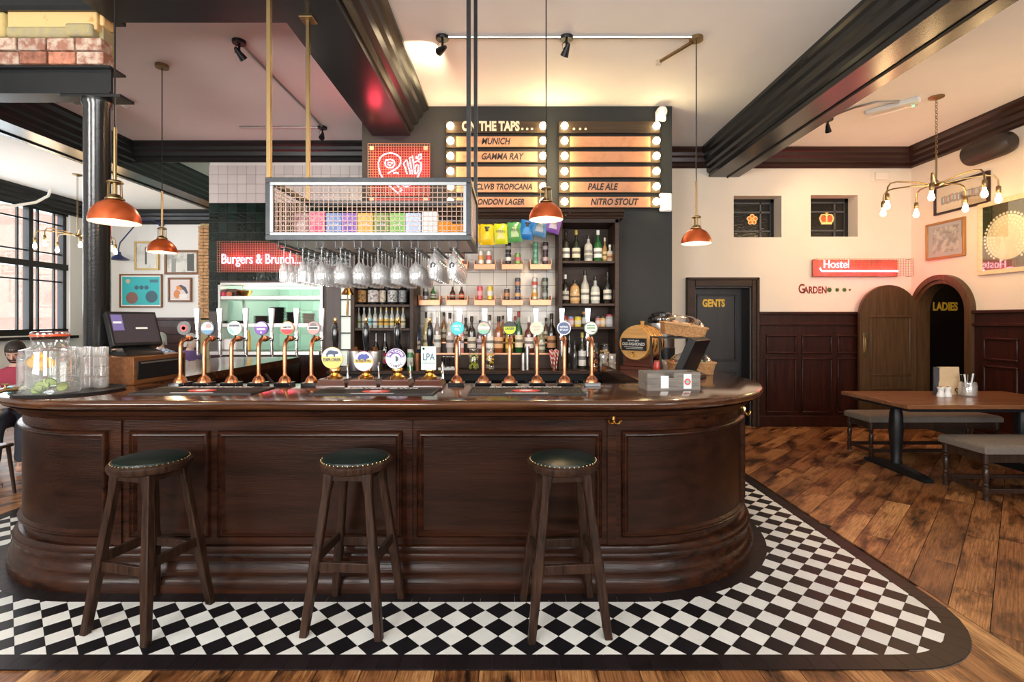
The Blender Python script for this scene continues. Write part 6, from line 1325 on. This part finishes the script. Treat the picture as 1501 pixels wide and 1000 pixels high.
for k in range(34):
    y = -a*.72+k*a*1.44/33; c = random.choice([(.5,.08,.05),(.1,.2,.35),(.6,.6,.58),(.05,.05,.05),(.65,.3,.1),(.3,.35,.4)]); z = -.02+.02*random.random()
    MB().box(-.018,-.016,y-.009,y+.009,z-.03,z+.03).build('print', flat(c), t, smooth=0); MB().box(-.018,-.016,y-.006,y+.006,z-.06,z-.03).box(-.018,-.016,y-.006,y+.006,z+.03,z+.048).build('print', flat((.12,.09,.07)), t, smooth=0)
M['engr'] = pm('engraving', (.42,.38,.36), .6, c2=(.06,.05,.05), vs=14, thr=(.40,.58))
rpic(6.63, 7.25, 2.42, 2.93, pm('gilt_frame', (.40,.20,.07), .4, .5), .03, (flat((.27,.25,.28)), [(-.70,.66,-.66,.70,M['engr'])]), 'gilt framed grey engraving above the ladies arch')
t, a, b = rpic(5.45, 6.44, 2.14, 3.04, pm('cream_frame', (.72,.58,.36), .5, var=.15, vs=30), .055, (pm('dark_olive_print', (.035,.04,.012), .3), []), 'large cream framed print of a white peacock at the right edge')
mb = MB(); wh = pm('feather_print', (.75,.66,.45), .5, c2=(.6,.52,.32), vs=30); yc, zc = .12, -.02
mb.prism([(yc+.27*math.cos(2*PI*k/36), zc+.27*math.sin(2*PI*k/36)) for k in range(36)], -.0165, -.0152, 'yz'); mb.build('feather_fan', wh, t, smooth=0)
for rr, n, sz in ((.29,40,.016),(.255,36,.015),(.215,30,.014),(.17,24,.013)):
    mb = MB()
    for k in range(n):
        an = 2*PI*k/n+(.08 if rr < .27 else 0)
        if -2.1 < an-2*PI*(an > PI) < -1.05: continue
        mb.lathe([(0,-.0175),(sz,-.0175),(sz,-.0155)], 8, (0,0,0), Matrix.Translation((0, yc+rr*math.cos(an), zc+rr*math.sin(an))) @ Matrix.Rotation(PI/2,4,'Y'))
    mb.build('feather_eyes', flat((.85,.78,.60)), t, smooth=0, kind='stuff')
MB().prism([(yc+.05,-.30),(yc+.01,-.18),(yc+.045,-.04),(yc+.055,.0),(yc+.03,.015),(yc+.07,.03),(yc+.09,.0),(yc+.075,-.06),(yc+.12,-.20),(yc+.09,-.30)], -.0185, -.0175, 'yz').build('peacock_body', flat((.80,.68,.50)), t, smooth=0)
# ================================================================ LEFT HAND SIDE
FY = 11.68
def fpic(px0, px1, py0, py1, fm, fw, bg, lab, prints):
    cx, cz = (xat(px0,FY)+xat(px1,FY))/2, (zat(py0,FY)+zat(py1,FY))/2; t = thing('framed_picture', lab, 'picture', (cx,FY+.018,cz), group='pictures on the far left wall'); a, b = (xat(px1,FY)-xat(px0,FY))/2, (zat(py0,FY)-zat(py1,FY))/2
    mb = MB(); panel_frame(mb, -a, a, -b, b, fw, lambda m,p,q,c,d: m.box(p,q,-.04,0,c,d)); mb.build('frame', fm, t, bev=.005); MB().box(-a+fw,a-fw,-.02,0,-b+fw,b-fw).build('mount_board', bg, t, smooth=0)
    for k, (poly, c) in enumerate(prints): MB().prism([(u*a,v*b) for u,v in poly], -.022-.001*k, -.02, 'xz').build('print', flat(c), t, smooth=0)
R4 = lambda u0,u1,v0,v1: [(u0,v0),(u1,v0),(u1,v1),(u0,v1)]
E2 = lambda cx,cy,rx,ry: [(cx+rx*math.cos(2*PI*i/24), cy+ry*math.sin(2*PI*i/24)) for i in range(24)]
fpic(175, 237.5, 402, 451, M['walnut'], .03, flat((.75,.75,.72)), 'teal print with dark and brown circles on the far left wall', [(R4(-.88,.88,-.84,.84),(.03,.42,.46)),(E2(-.42,-.42,.28,.36),(.22,.10,.08)),(E2(.50,-.35,.28,.36),(.04,.10,.14)),(E2(-.2,.2,.1,.13),(.04,.12,.16)),(E2(.03,.2,.1,.13),(.04,.12,.16)),(E2(.26,.2,.1,.13),(.04,.12,.16)),(E2(-.6,.58,.10,.13),(.6,.45,.3)),(R4(.42,.8,.5,.68),(.05,.15,.2))])
fpic(246, 281, 407, 443, M['walnut'], .045, flat((.75,.72,.70)), 'small toucan print in a brown frame on the far left wall', [(R4(-.78,.78,-.76,.76),(.68,.58,.58)),([(-.3,.3),(.1,.42),(.5,.2),(.68,-.25),(.55,-.35),(.3,0),(-.1,.1),(-.3,0)],(.04,.05,.08)),([(-.3,.3),(-.1,.35),(.2,.1),(.1,-.05),(-.1,.05),(-.3,0)],(.7,.25,.04)),(E2(-.25,-.35,.28,.35),(.6,.22,.06)),(R4(-.05,.6,-.72,-.35),(.75,.72,.7))])
fpic(197, 232.5, 354, 396, pm('gold_frame', (.50,.34,.12), .35, .6), .04, pm('pale_print', (.66,.66,.64), .3, c2=(.25,.25,.24), vs=2.2, thr=(.3,.5)), 'gold framed pale print at the upper left of the far wall', [(R4(-.15,.0,-.6,.6),(.10,.10,.10))])
fpic(241, 291.5, 367, 402.5, M['walnut'], .05, pm('photo_print', (.58,.57,.52), .3, c2=(.08,.08,.07), vs=2.6, thr=(.34,.52)), 'dark framed black and white photograph at the upper right of the far wall', [(R4(.3,.7,-.7,.7),(.07,.07,.06)),(R4(-.6,-.35,-.8,.3),(.25,.25,.24))])
wl_ = thing('wall_lamp', 'navy blue swing arm wall lamp on the far left wall', 'lamp', (xat(232,FY-.1),FY,zat(328,FY))); nv = pm('navy_enamel', (.02,.03,.12), .3)
MB().lathe([(.07,-.03),(.07,0),(0,0)], 16, (0,-.02,0), RX90).build('wall_plate', nv, wl_); dx, dz = xat(192,11.2)-xat(232,11.2), zat(385,11.2)-zat(328,11.2)
MB().tube([(0,-.02,0),(0,-.3,.02),(-.2,-.42,.0),(dx*.95,-.5,dz*.6),(dx,-.5,dz*.75),(dx,-.5,dz+.1)], .014, 8).build('arm', nv, wl_); MB().lathe([(.04,.14),(.05,.08),(.10,.04),(.2,-.02),(.19,-.03),(.0,.03)], 24, (dx,-.5,dz)).build('lamp_shade', nv, wl_)
# kitchen: hatch frame, shelves, plates, door
kh = thing('kitchen_hatch', 'stainless steel serving hatch frame with two shelves', 'hatch', ((PASS[0]+PASS[1])/2,KY,PASS[2])); a = (PASS[1]-PASS[0])/2; h = PASS[3]-PASS[2]
for x in (-a,a-.03): MB().box(x,x+.03,-.05,.14,0,h).build('jamb', M['steel'], kh, smooth=0)
MB().box(-a,a,-.05,.14,h-.03,h).build('head', M['steel'], kh, smooth=0); MB().box(-a-.02,a+.02,-.22,.3,-.05,0).build('counter', M['steel'], kh, bev=.004)
sh = [zat(434,KY)-PASS[2], zat(474,KY)-PASS[2]]
for z in sh: MB().box(-a+.03,a-.03,-.04,.5,z-.055,z).build('shelf_board', M['steel'], kh, bev=.004)
for x in (-a+.1, a-.12): MB().box(x,x+.03,.42,.45,0,h).build('post', M['steel'], kh, smooth=0)
tag(MB().box(-a+.2,a-.2,.25,.4,0,.02).build('heat_lamp_tube', emis('warm_white_tube', (1,.92,.78), 5), None, ((PASS[0]+PASS[1])/2,KY,PASS[2]+h-.06)), 'glowing tube lamp at the top of the kitchen hatch', 'lamp')
for x in (-3.9,-3.2,-2.4): lamp((x,8.3,2.9), 22, (1,.95,.85), .2)
def plates(px, y, z, r, n, c, lab):
    t = thing('plate_stack', lab, 'plates', (xat(px,y),y,z), group='stacked crockery in the kitchen hatch')
    for k in range(n): MB().lathe([(0,.0),(r*.6,0),(r,.016),(r*.97,.019),(r*.6,.005),(0,.005)], 22, (0,0,k*.018)).build('plate', flat(c,.45), t)
zs_ = PASS[2]+sh[1]; yq = KY+.22
plates(383, yq, zs_, .115, 6, (.14,.10,.08), 'low stack of brown plates on the hatch shelf'); plates(406.5, yq, zs_, .115, 13, (.05,.048,.048), 'tall stack of dark grey plates on the hatch shelf'); plates(429, yq, zs_, .112, 9, (.05,.05,.052), 'stack of dark bowls on the hatch shelf'); plates(452, yq, zs_, .10, 8, (.62,.58,.52), 'stack of white plates on the hatch shelf'); plates(351, yq, zs_, .13, 2, (.08,.07,.06), 'pair of dark plates at the left of the hatch shelf')
zs3 = PASS[2]+sh[0]
tag(MB().lathe([(0,0),(.05,0),(.09,.05),(.1,.09),(.095,.09),(.085,.05),(0,.01)], 20).build('brass_bowl', M['brass'], None, (xat(359,yq),yq,zs3)), 'brass bowl on the top hatch shelf', 'bowl'); tag(MB().box(-.09,.09,-.1,.1,0,.11).build('brown_box', flat((.12,.06,.035)), None, (xat(342,yq),yq,zs3), bev=.01), 'dark brown box on the top hatch shelf', 'box')
for k, px in enumerate((323,331)): tag(MB().lathe([(0,0),(.035,0),(.04,.03),(.03,.06),(0,.065)], 14).build('red_pot', flat(((.5,.05,.12),(.5,.16,.08))[k]), None, (xat(px+3,KY+.0),KY+.02,zs3)), ('pink red pot','orange red pot')[k]+' at the left end of the top hatch shelf', 'pot')
tag(MB().box(-.10,.10,-.1,.1,0,.17).build('white_tub', M['white'], None, (xat(341,KY+.15),KY+.15,PASS[2]), bev=.02), 'white tub on the hatch counter behind the taps', 'tub')
tag(MB().lathe([(0,0),(.03,0),(.032,.2),(.015,.25),(.012,.29),(0,.29)], 14).build('sauce_bottle', flat((.80,.5,.06),.3), None, (xat(364,KY+.1),KY+.1,PASS[2])), 'yellow sauce bottle on the hatch counter', 'bottle')
kwb = bpy.data.objects['wall_kitchen_back']; tilewall(-4.3, -3.0, .9, 2.6, .2, 9.29, pm('mint_tile', (.40,.66,.54), .15, rnd=.12), kwb)
tag(MB().box(-2.5,-2.05,-.05,0,0,.6).build('kitchen_canopy', M['white'], None, (0,9.3,2.0), bev=.01), 'white cabinet on the kitchen back wall', 'cabinet')
kd = structure(MB().box(KD[0],xat(499,KY),KY-.03,KY+.06,0,KD[3]).box(xat(516.5,KY),KD[1],KY-.03,KY+.06,0,KD[3]).box(xat(499,KY),xat(516.5,KY),KY-.03,KY+.06,0,.9).build('door_4', M['wains'], smooth=0)); kd['label'] = 'dark wooden door with narrow glazed panes beside the hatch'
for k in range(6): z0 = .92+k*.24; MB().box(xat(499,KY),xat(516.5,KY),KY-.02,KY+.05,z0-.02,z0).build('glazing_bar', M['blackmetal'], kd, smooth=0); MB().box(xat(499,KY),xat(516.5,KY),KY+.01,KY+.016,z0,z0+.22).build('pane', pm('backlit_frosted_pane', (.75,.8,.74), .5, emit=(.75,.85,.78), es=.35) if k == 0 else bpy.data.materials['backlit_frosted_pane'], kd, smooth=0)  # panes glow faintly: light behind the door is put into their material
structure(MB().box(PASS[0]-.1,KD[0]+.02,KY-.06,KY-.012,0,PASS[2]-.05).build('trim_16', M['wains'], smooth=0))
# far left tables, chairs and people
M['skin'] = pm('skin', (.52,.30,.22), .5); M['skin2'] = pm('skin_pale', (.62,.40,.32), .5)
def ptable(x, y, lab):
    t = thing('pub_table', lab, 'table', (x,y,0), group='tables at the left'); MB().box(-.55,.55,-.38,.38,.72,.76).build('table_top', M['white'] if y < 6 else M['table'], t, bev=.006)
    MB().lathe([(.25,0),(.25,.02),(.04,.04),(.035,.72)], 16).build('pedestal', M['blackmetal'], t)
ptable(-5.45, 5.0, 'pale topped table before the man in the red top'); ptable(-6.3, 8.05, 'wooden table before the seated customers at the far left')
for k, (x, y) in enumerate(((-5.25,4.85),(-5.12,4.95),(-5.02,4.8),(-5.3,5.1))): tumbler((x,y,.76), ('first','second','third','rear')[k]+' tumbler on the pale table at the far left', 'tumblers on the pale table')
def chair(x, y, rz, lab):
    t = thing('wooden_chair', lab, 'chair', (x,y,0), rz, 'dark chairs at the left'); MB().box(-.2,.2,-.2,.2,.43,.46).build('seat', M['benchw'], t, bev=.01)
    for sx in (-1,1):
        for sy in (-1,1): MB().tube([(sx*.17,sy*.17,.43),(sx*.2,sy*.2,0)], [.017,.013], 8).build('leg', M['benchw'], t)
    MB().tube([(-.19,.17,.45),(-.21,.23,.7),(-.17,.25,.86),(0,.26,.91),(.17,.25,.86),(.21,.23,.7),(.19,.17,.45)], .014, 8).build('back_hoop', M['benchw'], t)
    for u in (-.1,0,.1): MB().tube([(u*.9,.18,.45),(u,.25,.88)], .009, 6).build('spindle', M['benchw'], t)
chair(-4.72, 4.42, R(180), 'dark hoop back chair at the far left edge by the pale table')
def person(loc, rz, lab, skin, shirt, hairc, lean=0, look=0, bald=False, beard=None, plaid=None, turn=0, glasses=False, longhair=False):
    t = thing('person', lab, 'person', loc, rz, 'seated customers at the left')
    def skin_mesh(name, V, Ed, rad, m, par):
        me = bpy.data.meshes.new(name); me.from_pydata([tuple(v) for v in V], Ed, []); o = bpy.data.objects.new(name, me); col.objects.link(o); o.parent = par
        me.materials.append(m); s = o.modifiers.new('skin', 'SKIN'); s.use_smooth_shade = True
        if not me.skin_vertices: me.skin_vertices.new()
        for i, r in enumerate(rad): me.skin_vertices[0].data[i].radius = r if isinstance(r, tuple) else (r, r); me.skin_vertices[0].data[i].use_root = (i == 0)
        sb = o.modifiers.new('sub', 'SUBSURF'); sb.levels = 1; sb.render_levels = 2; return o
    c = math.sin(lean)*.5; hz = 1.12-abs(lean)*.06
    # seated: pelvis at z .52, facing -Y
    P = [(0,0,.55),(0,-c*.3,.72),(0,-c*.7,.90),(0,-c,1.02),(0,-c-.02,1.10),(0,-c-.03,1.20),(.10,-c,.99),(.19,-c+.02,.98),(.24,-c-.06,.76),(.14,-c-.28,.76),(.10,-c-.36,.78),(-.10,-c,.99),(-.19,-c+.02,.98),(-.24,-c-.06,.76),(-.14,-c-.28,.76),(-.10,-c-.36,.78),(.1,-.05,.52),(.12,-.42,.50),(.12,-.45,.08),(.12,-.56,.05),(-.1,-.05,.52),(-.12,-.42,.50),(-.12,-.45,.08),(-.12,-.56,.05)]
    Ed = [(0,1),(1,2),(2,3),(3,4),(4,5),(3,6),(6,7),(7,8),(8,9),(9,10),(3,11),(11,12),(12,13),(13,14),(14,15),(0,16),(16,17),(17,18),(18,19),(0,20),(20,21),(21,22),(22,23)]
    rad = [(.15,.11),(.14,.10),(.15,.10),(.10,.08),.05,.05,.07,.06,.045,.033,.038,.07,.06,.045,.033,.038,.09,.075,.05,.04,.09,.075,.05,.04]
    body = skin_mesh('body', P, Ed, rad, M['trouser'], t)
    body.data.materials[0] = skin
    sh_ = skin_mesh('shirt', P[:10]+P[11:15], [(0,1),(1,2),(2,3),(3,6),(6,7),(7,8),(8,9),(3,10),(10,11),(11,12),(12,13),(3,4)], [(.165,.125),(.155,.115),(.165,.115),(.115,.095),(.058,.058),.02,.085,.075,.058,.048,.085,.075,.058,.048], shirt, t)
    tr_ = skin_mesh('trousers', [P[0]]+P[16:19]+P[20:23], [(0,1),(1,2),(2,3),(0,4),(4,5),(5,6)], [(.16,.12),.105,.09,.065,.105,.09,.065], M['trouser'], t)
    T = Matrix.Translation((0,-c-.035,1.23)) @ Matrix.Rotation(turn,4,'Z') @ Matrix.Rotation(look,4,'X')
    prof = [(0,-.12),(.038,-.115),(.055,-.09),(.066,-.05),(.074,0),(.076,.04),(.07,.08),(.05,.11),(.02,.122),(0,.123)]
    hd = MB().lathe(prof, 22, (0,0,0), T, 1, 1.22)
    hd.tube([T @ Vector((0,-.085,.02)), T @ Vector((0,-.108,-.018)), T @ Vector((0,-.085,-.028))], [.008,.014,.008], 8)
    for s in (-1,1): hd.lathe([(0,-.025),(.012,-.02),(.018,0),(.014,.022),(0,.027)], 8, (0,0,0), T @ Matrix.Translation((s*.076,.01,-.005)))
    ho = hd.build('head', skin, t, smooth=80)
    for s in (-1,1): MB().lathe([(0,-.008),(.011,-.003),(.011,.003),(0,.008)], 8, (0,0,0), T @ Matrix.Translation((s*.028,-.082,.02))).build('eye', flat((.05,.04,.035),.3), ho)
    MB().tube([T @ Vector((-.022,-.082,-.058)), T @ Vector((0,-.088,-.056)), T @ Vector((.022,-.082,-.058))], .005, 6).build('mouth', flat((.35,.12,.10)), ho)
    if not bald:
        mb = MB(); n = 24; rows = []
        for i in range(9):
            f = i/8; rr = []
            for k in range(n):
                an = 2*PI*k/n; front = -math.sin(an); low = .045+.02*front if not longhair else .0; zlow = (.045 if front > .5 else (-.03 if front > -.2 else -.085)); zlow = zlow if not longhair else (.055 if front > .35 else -.14)
                z = zlow+(.14-zlow)*math.sin(f*PI/2); q = max(0, 1-(max(0,z)/.14)**3)**.5
                rr.append(T @ Vector((.084*q*math.cos(an), .101*q*math.sin(an)+.006, z)))
            rows.append(rr)
        mb.sweep(rows, closed=True); mb.build('hair', pm('hair', hairc, .6, bump=.5, bs=120), t, smooth=80)
    if beard: 
        rows = [[T @ Vector((.079*w_*math.sin(R(a_)), -.093*w_*math.cos(R(a_))-.004, z)) for a_ in range(-95,96,19)] for z, w_ in ((-.035,.93),(-.06,.88),(-.09,.76),(-.115,.55),(-.125,.2))]
        MB().sweep(rows).build('beard', pm('beard', beard, .7), t, smooth=80)
    if glasses:
        mb = MB()
        for s in (-1,1): mb.tube([T @ Vector((s*.03+.021*math.cos(2*PI*k/12), -.098, .02+.016*math.sin(2*PI*k/12))) for k in range(12)], .0025, 5, True); mb.tube([T @ Vector((s*.05,-.095,.02)), T @ Vector((s*.078,0,.015))], .0025, 5)
        mb.build('spectacles', M['blackmetal'], t)
    for s in (-1,1):
        hx = Vector((s*.10,-c-.36,.78)); hb = MB(); hb.lathe([(0,-.03),(.03,-.025),(.04,0),(.034,.03),(0,.04)], 10, (0,0,0), Matrix.Translation(hx+Vector((0,-.02,0))) @ Matrix.Rotation(PI/2,4,'X') @ Matrix.Scale(.55,4,(0,1,0)))
        for k in range(4): hb.tube([hx+Vector((-.024+.016*k,-.045,.0)), hx+Vector((-.025+.016*k,-.08+.006*abs(k-1.5),.004)), hx+Vector((-.024+.015*k,-.10+.008*abs(k-1.5),-.012))], [.0085,.008,.006], 6)
        hb.tube([hx+Vector((-s*.03,-.01,0)), hx+Vector((-s*.05,-.04,0)), hx+Vector((-s*.045,-.065,-.005))], [.010,.009,.007], 6); hb.build('hand', skin, t, smooth=80)
M['trouser'] = pm('dark_trousers', (.03,.035,.05), .8)
def plaidmat():
    m, nt, b_ = _new('checked_shirt'); tc = nt.nodes.new('ShaderNodeTexCoord'); ck = nt.nodes.new('ShaderNodeTexChecker'); ck.inputs['Scale'].default_value = 22; ck.inputs['Color1'].default_value = (.62,.66,.74,1); ck.inputs['Color2'].default_value = (.14,.20,.36,1)
    nt.links.new(tc.outputs['Object'], ck.inputs['Vector']); nt.links.new(ck.outputs[0], b_.inputs['Base Color']); return m
dz_ = lambda py, Y: 0.0
person((-5.36,5.62,dz_(517,5.5)), R(25), 'bearded person in a dark red top looking down at the far left edge', M['skin'], pm('red_top', (.30,.03,.06), .8), (.018,.013,.010), lean=.5, look=R(25), beard=(.02,.014,.010))
person((xat(238,8.9),8.9,dz_(498,8.8)), R(10), 'grey haired person in a blue checked shirt and spectacles', M['skin2'], plaidmat(), (.45,.43,.40), lean=.1, glasses=True, turn=R(-25))
person((xat(164,8.4),8.5,dz_(502,8.4)), R(30), 'pale faced person partly hidden behind the till', M['skin2'], pm('black_top', (.03,.03,.035), .8), (.05,.02,.05), lean=.1, longhair=True)
person((xat(268,8.3),8.3,dz_(492,8.3)), R(75), 'person in a purple top seen behind the leftmost taps', M['skin2'], pm('purple_top', (.16,.08,.24), .8), (.5,.46,.42), lean=.25, turn=R(20))
for x, y, rz, lab in ((-5.36,5.66,R(25),'dark chair under the person in the red top'),(xat(238,8.9),8.94,R(10),'dark chair under the person in the checked shirt'),(xat(164,8.4),8.55,R(30),'dark chair under the person behind the till'),(xat(268,8.3),8.32,R(75),'dark chair under the person in the purple top')): chair(x, y, rz, lab)
